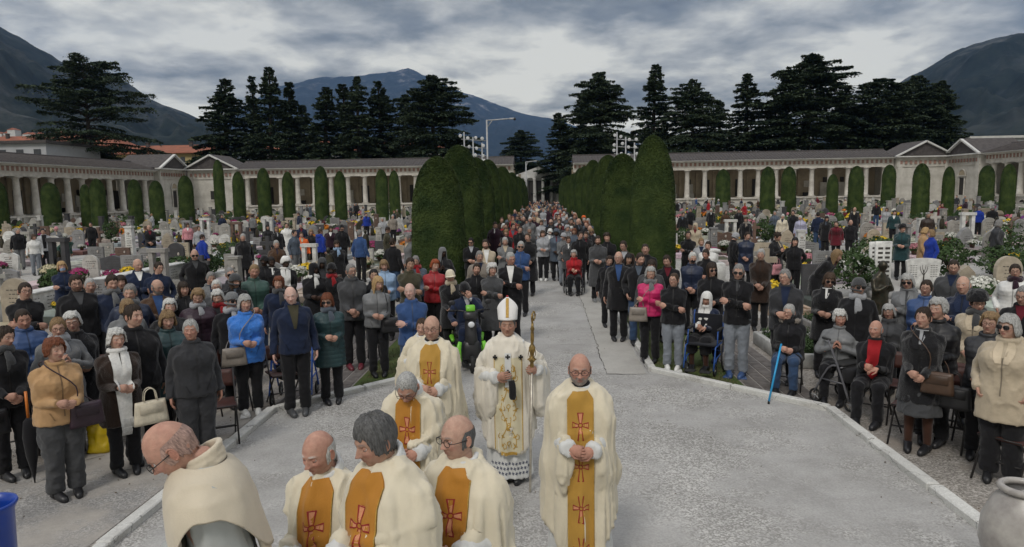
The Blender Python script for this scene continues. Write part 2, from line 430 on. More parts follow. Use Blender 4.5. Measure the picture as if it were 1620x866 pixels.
# thin dark crack where the gravel meets the apron
b = MB(); cp = [(-8.6, 5.95), (-7, 6.4), (-5.95, 6.83), (-5.0, 7.77), (-4.5, 8.7), (-4.17, 9.25)]
ps = []
for (x0, y0), (x1, y1) in zip(cp, cp[1:]):
    for k in range(8): ps.append((x0+(x1-x0)*k/8+r.uniform(-.012, .012), y0+(y1-y0)*k/8+r.uniform(-.012, .012)))
for (x0, y0), (x1, y1) in zip(ps, ps[1:]):
    w = r.uniform(.006, .016); b.add([(x0, y0, .0085), (x1, y1, .0085), (x1+w*.5, y1+w, .0085), (x0+w*.5, y0+w, .0085)], [(0, 1, 2, 3)])
def crackline(b, pts, w0, jit, seg=.12):
    ps = []
    for (x0, y0), (x1, y1) in zip(pts, pts[1:]):
        n = max(2, int(math.hypot(x1-x0, y1-y0)/seg))
        for k in range(n): ps.append((x0+(x1-x0)*k/n+r.gauss(0, jit), y0+(y1-y0)*k/n+r.gauss(0, jit)))
    for (x0, y0), (x1, y1) in zip(ps, ps[1:]):
        w = w0*r.uniform(.2, 1.5); dx, dy = x1-x0, y1-y0; l_ = math.hypot(dx, dy)+1e-6; nx, ny = -dy/l_*w, dx/l_*w
        b.add([(x0, y0, .0125), (x1, y1, .0125), (x1+nx, y1+ny, .0125), (x0+nx, y0+ny, .0125)], [(0, 1, 2, 3)])
for pts, w0, j in (([(.97, 40), (.96, 24), (.99, 16), (.97, 10.75), (1.64, 10.73)], .012, .012), ([(-1.7, 17.9), (.2, 18.0), (.95, 17.8)], .010, .015), ([(-2.3, 10.6), (-.6, 10.75), (.97, 10.72)], .006, .02), ([(.3, 12.9), (.96, 12.8)], .008, .015), ([(-3.9, 8.7), (-5.0, 7.4), (-6.5, 5.8), (-7.5, 5.2)], .006, .02), ([(-4.1, 7.3), (-4.9, 6.6), (-5.6, 5.6)], .005, .03), ([(1.66, 10.8), (1.66, 20)], .007, .006)): crackline(b, pts, w0, j)
structure('ground_crack', b, mat('crack', (.07, .065, .06), .95))
# small leaves and grit scattered on the ground
b = MB(); V = []; Fc = []
for i in range(1500):
    x = r.uniform(-9, 9); y = r.uniform(5, 14); z = .011; s_ = r.uniform(.006, .016); a = r.random()*6.3
    if abs(x) < 3.6 and r.random() < .8: continue
    k = len(V)
    for j in range(4): V.append((x+math.cos(a+j*1.57)*s_*(1 if j % 2 else .6), y+math.sin(a+j*1.57)*s_, z+(.006 if j == 1 else 0)))
    Fc.append((k, k+1, k+2, k+3))
b.add(V, Fc); o = b.build('ground_litter', mat('dead_leaf', (.13, .08, .04), .9, noise_scale=4, color2=(.05, .04, .03)), smooth=False); tag(o, 'tiny dead leaves and grit scattered over the gravel', 'leaves', kind='stuff')

# ================================================================ mountains
def mountain_mat(name, a, b_, rock, rlo, rhi):
    m = bpy.data.materials.new(name); m.use_nodes = True; t = m.node_tree; l = t.links.new
    p = t.nodes['Principled BSDF']; p.inputs['Roughness'].default_value = 1; p.inputs['Specular IOR Level'].default_value = .1
    o = t.nodes.new('ShaderNodeTexCoord').outputs['Object']
    def nz(s, d, r=.6):
        n = t.nodes.new('ShaderNodeTexNoise'); n.inputs['Scale'].default_value = s; n.inputs['Detail'].default_value = d; n.inputs['Roughness'].default_value = r; l(o, n.inputs['Vector']); return n.outputs['Fac']
    def mr(f, lo, hi):
        r = t.nodes.new('ShaderNodeMapRange'); l(f, r.inputs[0]); r.inputs[1].default_value = lo; r.inputs[2].default_value = hi; return r.outputs[0]
    m1 = t.nodes.new('ShaderNodeMixRGB'); l(mr(nz(.02, 10, .7), .35, .65), m1.inputs[0]); m1.inputs[1].default_value = (*a, 1); m1.inputs[2].default_value = (*b_, 1)
    at_ = t.nodes.new('ShaderNodeAttribute'); at_.attribute_name = 'tint'
    ad = t.nodes.new('ShaderNodeMath'); ad.operation = 'MULTIPLY'; l(at_.outputs['Fac'], ad.inputs[0]); l(mr(nz(.006, 8, .75), rlo, rhi), ad.inputs[1])
    m2 = t.nodes.new('ShaderNodeMixRGB'); l(ad.outputs[0], m2.inputs[0]); l(m1.outputs[0], m2.inputs[1]); m2.inputs[2].default_value = (*rock, 1)
    l(m2.outputs[0], p.inputs['Base Color']); MATS[name] = m; return m
def mountain(name, sky_px, rr, rb, seed, m, na=420, nr=90, rockf=None, x0=-400, x1=2020):
    """height field: sky_px = skyline as photo pixels; the ridge stands at distance rr, its foot at rb, back slope behind"""
    pxs = np.array([p[0] for p in sky_px], float); pys = np.array([p[1] for p in sky_px], float)
    b = MB(); RR = []; T = []
    U = np.linspace(pxs[0], pxs[-1], na)
    PY = np.interp(U, pxs, pys)
    G = np.zeros((na, nr, 3)); K = np.zeros((na, nr))
    for i, (u, v) in enumerate(zip(U, PY)):
        d = ray(u, v); hd = math.hypot(d[0], d[1]); dx, dy = d[0]/hd, d[1]/hd; hz = CAM_H+d[2]/hd*rr
        for j in range(nr):
            q = j/(nr-1)
            if q < .8:
                s = q/.8; r_ = rb+(rr-rb)*s; h = max(hz, 0)*(s**1.15)
            else:
                s = (q-.8)/.2; r_ = rr+(rr-rb)*s*.22; h = max(hz, 0)*(1-s*.97)
            G[i, j] = (dx*r_, dy*r_, h); K[i, j] = (1-abs(s-.5)*2 if q < .8 else 0)
    P = G.reshape(-1, 3); sc = 9.0/rr
    Q = P*np.array([sc, sc, sc*.4]); n = fbm(Q, seed, 5, .55); rid = 1-np.abs(fbm(Q*1.6, seed+9, 4, .55))
    env = K.reshape(-1); hz = P[:, 2].copy()
    P[:, 2] += env*(n*.12+(rid-.6)*.22)*rr*.16
    # a little roughness on the skyline itself (tree tops and crags)
    P[:, 2] += np.clip(hz/rr*8, 0, 1)*fbm(P*np.array([60/rr]*3), seed+3, 3)*rr*.0016
    P[:, 2] = np.where(hz <= 0, -5, P[:, 2])
    t = np.clip(rockf(P, n) if rockf else np.zeros(len(P)), 0, 1)
    b.rings(P.reshape(na, nr, 3), close=False, cap=False, tint=np.stack([t, t, t], 1))
    o = b.build(name, m, smooth=True); o['kind'] = 'structure'; return o
mm1 = mountain_mat('forest_slope', (.008, .014, .014), (.026, .034, .030), (.22, .22, .215), .49, .64)
mm2 = mountain_mat('far_slope', (.010, .017, .018), (.028, .035, .032), (.34, .32, .31), .54, .66)
mountain('mountain', [(-900, -260), (-300, -90), (-100, -5), (0, 42), (45, 66), (95, 97), (150, 106), (190, 122), (235, 155), (300, 182), (330, 196), (400, 226), (480, 262), (560, 300)], 3200, 650, 4, mm1, rockf=lambda P, n: .25+.0*n)
mountain('mountain', [(250, 260), (330, 200), (400, 158), (440, 137), (500, 124), (560, 120), (610, 115), (645, 109), (680, 121), (720, 141), (770, 160), (820, 178), (870, 187), (900, 196), (960, 215), (1040, 236), (1120, 262), (1220, 295)], 9500, 5200, 21, mm2, rockf=lambda P, n: np.clip((P[:, 2]-950)/900, 0, .9)+np.exp(-((P[:, 0]+950)**2/420**2+(P[:, 2]-1230)**2/220**2))*1.3)
mountain('mountain', [(1180, 290), (1260, 262), (1330, 212), (1400, 142), (1440, 121), (1478, 101), (1515, 78), (1560, 64), (1620, 52), (1750, 20), (2000, -80), (2500, -200)], 3400, 900, 33, mm1, rockf=lambda P, n: np.clip((P[:, 2]-330)/600, 0, 1)+.1)
# ================================================================ colonnades
m_stone = mat('pale_stone', (.60, .575, .52), .85, noise_scale=1.2, color2=(.42, .395, .35), bump=.25, bump_scale=12)
m_wall = mat('ochre_plaster', (.42, .35, .25), .9, noise_scale=.8, color2=(.30, .25, .18))
m_roofd = mat('grey_tile_roof', (.085, .075, .072), .9, noise_scale=2.5, color2=(.05, .045, .045), bump=.6, bump_scale=8)
m_metope = mat('red_metope', (.33, .19, .15), .9, noise_scale=1.5, color2=(.24, .16, .13))
m_dark = mat('dark_opening', (.02, .018, .016), .6)
m_white = mat('white_paint', (.62, .62, .60), .7, noise_scale=1, color2=(.5, .5, .48))
PZ, CH = 1.45, 4.2       # podium height, column height
def colonnade(label, origin, ang, length, sp=2.62, rev=1, depth=6.0, pz=PZ):
    """front face runs along +x local from 0 to length; inside faces -y local"""
    root = empty('colonnade', (origin[0], origin[1], 0), ang); tag(root, label, 'colonnade')
    b = MB(); b.box((length/2, depth/2, pz/2), (length, depth, pz)); b.box((length/2, -.12, pz-.09), (length, .3, .18))
    n = int(length/sp)
    for i in range(n+1):
        x = min(i*sp+sp/2, length-.4); b.box((x, -.06, pz/2-.1), (.34, .2, pz-.22))
    b.build('podium', m_stone, root, smooth=False)
    # lunette niches along the podium
    for i in range(n):
        b = MB(); x = i*sp+sp; a = np.linspace(0, PI, 9); p = [(x+math.cos(q)*.62, -.075, .30+math.sin(q)*.6) for q in a]
        b.add(p+[(x-.62, -.075, .05), (x+.62, -.075, .05)], [tuple(range(8, -1, -1))+(10, 9)])
        b.tube([(x+math.cos(q)*.66, -.09, .30+math.sin(q)*.64) for q in a], .05, 6, 1)
        b.build('niche', [m_dark, m_stone], root, smooth=False)
    b = MB(); b.box((length/2, depth-.15, pz+CH/2+.1), (length, .3, CH+1)); b.build('wall', m_wall, root, smooth=False)
    # monuments, plaques and doors against the inner wall
    b = MB(); q = random.Random(int(length*10)+int(origin[0]))
    for i in range(n):
        x = i*sp+sp
        b.box((x+sp/2, depth-.42, pz+CH/2), (.45, .25, CH), 0)
        k = q.random()
        if k < .35: b.box((x, depth-.4, pz+1.5), (1.2, .2, 2.6), 1)
        elif k < .7: b.box((x, depth-.4, pz+1.2), (1.3, .3, 1.9), 2); b.box((x, depth-.6, pz+.35), (1.5, .5, .7), 2); b.box((x, depth-.56, pz+2.5), (.5, .3, .8), 1)
        else: b.box((x, depth-.38, pz+1.9), (1.0, .16, 1.0), 2); b.box((x, depth-.5, pz+.3), (1.2, .5, .6), 1)
    b.build('wall_monument', [m_wall, m_dark, m_stone], root, smooth=False)
    for i in range(n+1):
        x = i*sp+sp/2
        if x > length-.3: break
        c = MB(); c.box((x, .45, pz+.06), (.92, .92, .12), bev=.02)
        c.lathe([(.44, pz+.12), (.43, pz+.2), (.38, pz+.24), (.37, pz+CH*.35), (.31, pz+CH-.34), (.34, pz+CH-.3), (.34, pz+CH-.26), (.44, pz+CH-.14)], (x, .45, 0), 14)
        c.box((x, .45, pz+CH-.065), (.95, .95, .13)); c.build('column', m_stone, root)
    z = pz+CH
    b = MB(); b.box((length/2, .45, z+.225), (length, .78, .45), 0); b.box((length/2, .43, z+.475), (length, .9, .05), 0)
    b.box((length/2, .45, z+.80), (length, .74, .6), 0)
    k = 0; x = .3
    while x < length-.2:
        b.box((x, .075, z+.80), (.34, .05, .5), 1); x += .66
    b.box((length/2, .25, z+1.19), (length, 1.25, .18), 0); b.box((length/2, .1, z+1.33), (length, 1.6, .1), 2)
    b.build('entablature', [m_stone, m_metope, m_white], root, smooth=False)
    b = MB(); zr = z+1.385; yr = depth*.55
    b.add([(0, -.75, zr), (length, -.75, zr), (length, yr, zr+1.25), (0, yr, zr+1.25), (0, depth+.6, zr), (length, depth+.6, zr)], [(0, 1, 2, 3), (3, 2, 5, 4), (0, 3, 4), (1, 5, 2), (0, 4, 5, 1)])
    b.tube([(0, yr, zr+1.27), (length, yr, zr+1.27)], .12, 6)
    nn = int(length/.45)
    for i in range(nn):   # tile courses
        x = (i+.5)*.45; b.tube([(x, -.74, zr+.03), (x, yr-.05, zr+1.24)], .045, 4)
    b.build('roof', m_roofd, root, smooth=False)
    b = MB(); b.box((length/2, depth/2, z+.9), (length, depth-.5, .1)); b.build('ceiling', m_wall, root, smooth=False)
    return root
def pavilion(label, origin, ang, w, depth=6.5, door=True, h=None):
    root = empty('pavilion', (origin[0], origin[1], 0), ang); tag(root, label, 'pavilion')
    z = PZ+CH+1.3
    b = MB(); b.box((w/2, depth/2, z/2), (w, depth, z))
    b.box((w/2, -.06, .7), (w+.1, .16, 1.4)); b.box((w/2, -.05, z-1.35), (w+.06, .14, .12)); 
    for x in (.45, w-.45): b.box((x, -.05, z/2), (.7, .12, z-.1))
    b.build('wall', mat('white_stone', (.55, .53, .48), .85, noise_scale=.9, color2=(.40, .38, .335), bump=.2, bump_scale=9), root, smooth=False)
    b = MB(); x = .6
    while x < w-.4: b.box((x, -.11, z-.75), (.34, .05, .5), 0); x += .68
    b.build('frieze', m_metope, root, smooth=False)
    d = MB(); a = np.linspace(0, PI, 11)
    if door:
        d.box((w/2, -.09, 2.6), (1.0, .06, 2.4), 0)
        d.add([(w/2+math.cos(q)*.75, -.12, 4.2+math.sin(q)*.75) for q in a], [tuple(range(10, -1, -1))], 1)
        d.tube([(w/2+math.cos(q)*.8, -.14, 4.2+math.sin(q)*.8) for q in a], .08, 6, 2); d.box((w/2, -.16, 4.08), (1.9, .2, .16), 2); d.box((w/2-.62, -.12, 2.7), (.16, .1, 2.6), 2); d.box((w/2+.62, -.12, 2.7), (.16, .1, 2.6), 2)
        d.build('door', [m_dark, m_wall, m_stone], root, smooth=False)
    else:
        d.box((w/2, -.09, 3.1), (.7, .06, 1.3), 0); d.box((w/2, -.10, 2.38), (.95, .12, .14), 2); d.box((w/2, -.10, 3.82), (.95, .12, .14), 2); d.build('window', [m_dark, m_wall, m_stone], root, smooth=False)
    b = MB(); hh = w*.27
    b.add([(-.2, -.02, z+.1), (w+.2, -.02, z+.1), (w/2, -.02, z+hh), (-.2, .5, z+.1), (w+.2, .5, z+.1), (w/2, .5, z+hh)], [(0, 1, 2), (5, 4, 3)], 1)
    b.box((w/2, -.2, z+.06), (w+.9, .9, .16), 0)
    for s in (-1, 1):
        ln = math.hypot(w/2+.45, hh+.1); an = math.atan2(hh+.1, w/2+.45)
        b.box((w/2+s*(w/4+.2), -.22, z+.14+hh/2), (ln, .95, .2), 0, 0, 0, s*an)
    b.build('pediment', [m_white, m_wall], root, smooth=False)
    b = MB(); b.add([(-.5, -.3, z+.22), (w/2, -.3, z+hh+.3), (w+.5, -.3, z+.22), (-.5, depth, z+.22), (w/2, depth, z+hh+.3), (w+.5, depth, z+.22)], [(0, 1, 4, 3), (1, 2, 5, 4), (3, 4, 5), (2, 1, 0)])
    b.build('roof', m_roofd, root, smooth=False)
    return root
BY = 104.0
colonnade('long pale stone colonnade across the back, left of the avenue', (-47.0, BY), 0, 42.5)
colonnade('long pale stone colonnade across the back, right of the avenue', (4.5, BY), 0, 47.0)
colonnade('pale stone colonnade wing along the left side of the cemetery', (-55.5, 30.0), R(90), 66, pz=1.2)
colonnade('pale stone colonnade wing along the right side of the cemetery', (59.5, 96.0), R(-90), 66)
pavilion('pedimented white pavilion with small window, left corner of back colonnade', (-54.5, BY-.6), 0, 7.6, door=False)
pavilion('pedimented white pavilion with arched door closing the left colonnade wing', (-55.0, 96.3), R(90), 7.4)
pavilion('pedimented white pavilion with arched door, right end of back colonnade', (51.6, BY-.6), 0, 7.6)
pavilion('pedimented white pavilion with arched door heading the right colonnade wing', (59.0, 103.6), R(-90), 7.4)
# far gatehouse closing the avenue
g = empty('gatehouse', (-1.0, 150, 0)); tag(g, 'distant white gatehouse with dark doorway closing the avenue', 'gatehouse')
b = MB(); b.box((0, 3, 2.9), (11, 5, 5.8)); b.box((0, .2, 5.9), (12, 1.2, .3)); b.build('wall', m_white, g, smooth=False)
b = MB(); b.add([(-6.2, 0, 6.05), (6.2, 0, 6.05), (0, 0, 8.2), (-6.2, 6, 6.05), (6.2, 6, 6.05), (0, 6, 8.2)], [(0, 1, 2), (5, 4, 3), (1, 4, 5, 2), (4, 1, 0, 3), (3, 0, 2, 5)]); b.build('roof', m_white, g, smooth=False)
for x in (-2.8, -.9, .9, 2.8):
    b = MB(); b.lathe([(.45, 0), (.4, .4), (.34, 5.3), (.5, 5.75)], (x, -.4, 0), 12); b.build('column', m_white, g)
b = MB(); b.box((0, .43, 2.6), (4.6, .12, 5.2)); b.build('doorway', m_dark, g, smooth=False)
# city roofs behind
m_red = mat('red_tiles', (.30, .10, .055), .9, noise_scale=.8, color2=(.20, .075, .045), bump=.5, bump_scale=5)
m_yel = mat('yellow_render', (.48, .38, .18), .9, noise_scale=.3, color2=(.40, .31, .15))
m_grw = mat('grey_render', (.42, .43, .45), .9, noise_scale=.3, color2=(.35, .36, .38))
m_glass = mat('window_glass', (.03, .035, .045), .2)
def house(label, px0, px1, pyr, pye, Y, wallm, roofm, depth=14, flat=False, wins=8, chim=2):
    x0, zr = atY(px0, pyr, Y); x1, _ = atY(px1, pyr, Y); _, ze = atY((px0+px1)/2, pye, Y)
    g = empty('apartment_house', ((x0+x1)/2, Y, 0)); tag(g, label, 'building'); w = x1-x0
    b = MB(); b.box((0, depth/2, ze/2), (w, depth, ze)); b.build('wall', wallm, g, smooth=False)
    b = MB()
    if flat: b.box((0, depth/2, ze+.25), (w+1, depth+1, .5))
    else:
        o = .8; b.add([(-w/2-o, -o, ze), (w/2+o, -o, ze), (w/2+o, depth+o, ze), (-w/2-o, depth+o, ze), (-w/2+4, depth/2, zr), (w/2-4, depth/2, zr)], [(0, 1, 5, 4), (1, 2, 5), (2, 3, 4, 5), (3, 0, 4), (3, 2, 1, 0)])
        b.box((0, -o, ze-.05), (w+2*o, .25, .2))
    rf = b.build('roof', roofm, g, smooth=False)
    for i in range(chim if not flat else 0):
        c = MB(); xx = -w/2+w*(i+.7)/(chim+.4); c.box((xx, depth*.4, zr-.1), (.8, .7, 1.3)); c.box((xx, depth*.4, zr+.6), (1.0, .9, .15)); c.build('chimney', m_roofd, rf, smooth=False)
    for i in range(wins):
        c = MB(); xx = -w/2+w*(i+.5)/wins; c.box((xx, -.03, ze-1.7), (1.2, .1, 1.5), 0); c.box((xx, -.06, ze-2.52), (1.5, .2, .12), 1); c.build('window', [m_glass, m_white], g, smooth=False)
    return g
house('white building with dark flat roof edge at far left', -120, 50, 0, 229, 112, m_grw, m_roofd, flat=True, wins=6)
house('long yellow building with red tiled roof left of the spreading cedar', -60, 175, 214, 233, 190, m_yel, m_red, chim=3, wins=14)
house('yellow building with red tiled roof between spreading cedar and conifers', 165, 335, 229, 243, 175, m_yel, m_red, wins=9)
house('pale building glimpsed low between the dark left conifers', 400, 700, 222, 238, 230, m_grw, m_red, wins=14, chim=3)
house('white flat roofed building rising behind the right colonnade wing', 1530, 1640, 0, 219, 150, m_grw, m_white, flat=True, wins=4)
house('white building glimpsed low behind the dark right conifers', 1100, 1300, 226, 240, 210, m_white, m_grw, wins=8)
# scattered far houses at the foot of the left mountain
q = random.Random(3)
for i in range(10):
    px = q.uniform(-20, 120); py = q.uniform(206, 216); Y = 620
    x, z = atY(px, py, Y); s = q.uniform(4, 8)
    g = empty('village_house', (x, Y, 0)); tag(g, 'tiny pale village house at the foot of the left mountain', 'house', 'village houses under the left mountain')
    b = MB(); b.box((0, 0, z/2), (s, s, z)); b.build('wall', m_white, g, smooth=False)
    b = MB(); b.add([(-s/2-.3, -s/2-.3, z), (s/2+.3, -s/2-.3, z), (s/2+.3, s/2+.3, z), (-s/2-.3, s/2+.3, z), (0, -s/4, z+2), (0, s/4, z+2)], [(0, 1, 4), (1, 2, 5, 4), (2, 3, 5), (3, 0, 4, 5)]); b.build('roof', m_red, g, smooth=False)
# small corner turret roofs (white pyramid) by the right and left corners
for lab, x in (('small white pyramid skylight behind the right corner pediments', 58.5), ('small white pyramid skylight behind the left corner pediments', -54.5)):
    g = empty('skylight', (x, 109.5, 0)); tag(g, lab, 'skylight'); b = MB(); z = PZ+CH+1.6
    b.box((0, 0, z/2), (4.6, 4.6, z)); b.build('base', m_roofd, g, smooth=False); b = MB(); b.add([(-2.6, -2.6, z), (2.6, -2.6, z), (2.6, 2.6, z), (-2.6, 2.6, z), (0, 0, z+2.2)], [(0, 1, 4), (1, 2, 4), (2, 3, 4), (3, 0, 4)]); b.build('glazing', mat('white_metal', (.62, .64, .67), .4, noise_scale=2, color2=(.5, .52, .55)), g, smooth=False)
# ---------------------------------------------------------------- lamp posts and floodlight masts
m_galv = mat('galvanised_steel', (.42, .43, .44), .5, .3, noise_scale=6, color2=(.33, .34, .35))
m_lens = mat('lamp_glass', (.7, .72, .74), .25)
m_black = mat('black_metal', (.02, .02, .022), .5)
def lamp(label, px, pyt, px2, Y, cam_=True):
    x, z = atY(px, pyt, Y); x2, _ = atY(px2, pyt, Y); g = empty('street_lamp', (x, Y, 0)); tag(g, label, 'street lamp'); d = x2-x
    b = MB(); b.tube([(0, 0, 0), (0, 0, z)], [.1, .075], 10); b.lathe([(.18, 0), (.18, .3), (.1, .35)], (0, 0, 0), 10); b.build('pole', m_galv, g)
    b = MB(); b.tube([(0, 0, z-.05), (d, 0, z+.08)], .055, 8); b.tube([(0, 0, z-.7), (d*.22, 0, z-.02)], .035, 6); b.build('arm', m_galv, g)
    b = MB(); b.box((d-.1, 0, z+.06), (.5, .26, .14), bev=.04); b.build('lamp_head', m_galv, g); b = MB(); b.ell((d+.12, -.05, z+.02), .13, 10, 6); b.build('camera_dome', m_black, g)
lamp('tall grey lamp post with arm pointing right above the left hedge row', 770, 190, 812, 62)
lamp('smaller distant grey lamp post with arm above the end of the left hedge', 832, 256, 849, 100)
def mast(label, px, pyt, Y, seed):
    x, z = atY(px, pyt, Y); g = empty('floodlight_mast', (x, Y, 0)); tag(g, label, 'floodlight mast'); q = random.Random(seed)
    b = MB()
    for dx, h in ((-.9, z), (.0, z-.5), (.9, z-1.1)): b.tube([(dx, 0, 0), (dx, 0, h)], .07, 8)
    for k in range(4): b.tube([(-1.2, 0, z-.7-k*.75), (1.3, 0, z-.9-k*.75)], .04, 6)
    b.build('pole', m_galv, g)
    for k in range(4):
        for j in range(4):
            c = MB(); dx = -1.2+j*.75+q.uniform(-.1, .1); zz = z-.5-k*.75-j*.1+q.uniform(-.2, .2); a = q.uniform(-.7, .7)
            Mx = Matrix.Translation((dx, -.15, zz)) @ Matrix.Rotation(a, 4, 'Z') @ Matrix.Rotation(R(110), 4, 'X')
            t_ = MB(); t_.lathe([(.04, -.15), (.10, -.09), (.17, .03), (.18, .06), (.13, .07)], n=12); c.merge(t_, Mx); c.build('floodlight', m_lens, g)
mast('mast of round white floodlights above the left hedge row', 748, 209, 70, 1)
mast('mast of round white floodlights above the right hedge row', 990, 209, 72, 2)
# ================================================================ trees
m_bark = mat('bark', (.055, .042, .032), .95, noise_scale=3, color2=(.03, .024, .02), bump=.8, bump_scale=10)
def leafmat(name, a, b_, sc=2.0):
    return mat(name, a, .75, noise_scale=sc, color2=b_, detail=3, spec=.25)
m_cedar = leafmat('cedar_needles', (.018, .033, .019), (.050, .072, .038), .35)
m_cypress = leafmat('clipped_cypress', (.020, .042, .010), (.060, .090, .022), 1.3)
m_shrub = leafmat('shrub_leaves', (.03, .06, .02), (.06, .10, .035), 3)
m_autumn = leafmat('autumn_leaves', (.16, .12, .02), (.09, .09, .02), .5)
def leaves(P, N, size, seed, asp=.5, jit=.6):
    """one small kite-shaped face per point, roughly facing N"""
    g = np.random.default_rng(seed); n = len(P)
    D = N+g.normal(0, jit, (n, 3)); D /= np.linalg.norm(D, axis=1)[:, None]+1e-9
    U = np.cross(D, g.normal(0, 1, (n, 3))); U /= np.linalg.norm(U, axis=1)[:, None]+1e-9; Vv = np.cross(D, U)
    s = size*g.uniform(.6, 1.35, (n, 1))
    V = np.empty((n, 4, 3)); V[:, 0] = P-U*s; V[:, 1] = P+Vv*s*asp; V[:, 2] = P+U*s; V[:, 3] = P-Vv*s*asp
    return V.reshape(-1, 3), [(4*i, 4*i+1, 4*i+2, 4*i+3) for i in range(n)]
def cedar_mesh(seed, H=28, spread=7.5, shape='cone', density=1.0, gaps=.15):
    q = random.Random(seed); g = np.random.default_rng(seed)
    tb = MB(); lean = (q.uniform(-.6, .6), q.uniform(-.6, .6))
    tr = [(lean[0]*(k/6)**2, lean[1]*(k/6)**2, H*k/6*.98) for k in range(7)]
    tb.tube(tr, [H*.021*(1-k/6.6)+.04 for k in range(7)], 9, sub=3)
    P = []; N = []; z = H*.14; 
    while z < H*.985:
        t = z/H
        if shape == 'cone': rad = spread*((1-t)**.72)*1.02+.25
        elif shape == 'dome': rad = spread*math.sqrt(max(.02, 1-(t*1.02)**2.6))*.95
        elif shape == 'flat': rad = spread*(.55+.45*math.sin(PI*min(1, t*1.05)))*(1 if t < .9 else .85)
        elif shape == 'slim': rad = spread*(1-t)**.9*.9+.5
        nb = q.choice((4, 5, 5, 6)) if t < .85 else 4
        a0 = q.random()*6.28
        for k in range(nb):
            if q.random() < gaps: continue
            a = a0+k*6.28/nb+q.uniform(-.35, .35); L_ = rad*q.uniform(.55, 1.18); rise = (.22 if t > .6 else .02)+q.uniform(-.08, .12)
            if shape == 'flat': rise += .12
            n = 7; pts = []
            for i in range(n):
                s = i/(n-1); rr = L_*s; pts.append((lean[0]*t*t+math.cos(a)*rr, lean[1]*t*t+math.sin(a)*rr, z+L_*(rise*s-.20*s*s)))
            tb.tube(pts, [max(.02, .013*L_*(1.25-i/(n-1))) for i in range(n)], 5)
            # foliage pads along the limb: flat, layered, drooping at the tips
            m = int(L_*72*density*(0.8+.5*t))+12
            s = g.uniform(.16, 1.03, m)**.8; w = (.10+.20*np.sin(np.clip(s, 0, 1)*PI*.85+.25))*L_
            off = g.normal(0, .5, m)*w; cl = fbm(np.stack([s*L_*.9, off*.9, np.full(m, seed+z)], 1), 3, 2)
            ok = cl > -.38; s, off = s[ok], off[ok]; m = len(s)
            x = math.cos(a)*L_*s-math.sin(a)*off; y = math.sin(a)*L_*s+math.cos(a)*off
            zz = z+L_*(rise*s-.20*s*s)-np.abs(off)*.18-g.exponential(.13, m)*(1.1)+.12
            P.append(np.stack([x+lean[0]*t*t, y+lean[1]*t*t, zz], 1))
            N.append(np.tile([0, 0, 1.0], (m, 1)))
        z += H*q.uniform(.015, .028)*(1 if t < .8 else .8)
    P = np.vstack(P); N = np.vstack(N)
    V, F_ = leaves(P, N, .25, seed, .45, .6)
    cb = MB(); cb.add(V, F_)
    return tb.mesh('trunk', m_bark), cb.mesh('crown', m_cedar, smooth=False)
CED = {k: cedar_mesh(*v) for k, v in dict(a=(1, 28, 7.6, 'cone', 1.25, .12), b=(2, 28, 6.4, 'cone', 1.2, .16), c=(3, 28, 4.6, 'slim', 1.1, .15), d=(4, 28, 9.0, 'dome', 1.5, .08), e=(5, 28, 11, 'flat', 1.0, .30), f=(6, 28, 8.2, 'dome', 1.2, .14)).items()}
def cedar(kind, px, pyt, Y, label, wpx=None, rz=0, cat='cedar'):
    x, z = atY(px, pyt, Y); g = empty('cedar_tree', (x, Y, 0), rz); tag(g, label, cat)
    s = z/28; spread = dict(a=7.6, b=6.4, c=4.6, d=9.0, e=11, f=8.2)[kind]
    sx = s if wpx is None else (wpx/2/F_PX*Y)/spread
    g.scale = (sx, sx, s); link('trunk', CED[kind][0], g); link('crown', CED[kind][1], g)
cedar('e', 130, 98, 128, 'wide flat-topped cedar with open layered limbs at far left', 205, .6)
TL = [('a', 350, 124, 142, 150, 'broad dark conifer, leftmost of the left group'), ('c', 397, 118, 150, 70, 'thin topped conifer behind the tall pointed one, left group'), ('b', 421, 106, 138, 110, 'tallest pointed conifer in the left group'), ('c', 455, 126, 146, 85, 'narrow spire conifer, third top of the left group'),
      ('b', 508, 137, 140, 118, 'conifer with short pointed top in middle of left group'), ('c', 545, 130, 148, 85, 'slim conifer just left of a twin top, left group'), ('b', 563, 119, 138, 105, 'tall conifer right of the slim one, left group'), ('a', 600, 128, 144, 120, 'dark conifer with open top left of the broad domed one'), ('d', 682, 118, 136, 150, 'broad domed cedar, rightmost of the left group'), ('b', 640, 150, 152, 110, 'shorter conifer half hidden left of the broad domed cedar'), ('b', 480, 165, 154, 100, 'low conifer filling the gap in the left group')]
TR = [('b', 890, 178, 150, 100, 'low dark conifer just right of the avenue end'), ('d', 950, 113, 138, 125, 'dark conifer with two rounded tops right of the avenue'), ('b', 1032, 102, 144, 110, 'open topped cedar with sky behind, second on the right'), ('d', 1098, 124, 138, 115, 'dense dark cedar right of the open topped one'),
      ('b', 1182, 117, 142, 120, 'cedar with flat feathery top, fourth on the right'), ('d', 1280, 84, 136, 185, 'tallest and broadest cedar of the right group'), ('c', 1335, 132, 148, 95, 'narrow conifer between the tallest cedar and a flat-topped one'), ('f', 1395, 120, 138, 150, 'wide flat-topped dark cedar, right group'), ('d', 1452, 118, 144, 130, 'dark cedar against the right mountain slope'), ('b', 1500, 126, 140, 110, 'conifer at the right end of the right group'), ('b', 1140, 160, 155, 110, 'lower conifer in a gap of the right group'), ('a', 1228, 150, 156, 110, 'lower conifer left of the tallest right cedar'), ('b', 915, 150, 150, 90, 'conifer left behind the twin rounded tops')]
for k, px, py, Y, w, lab in TL+TR: cedar(k, px, py, Y, lab, w*1.12, px*.37)
cedar('d', 823, 205, 190, 'lone rounded conifer seen above the avenue', 92, 1.0)
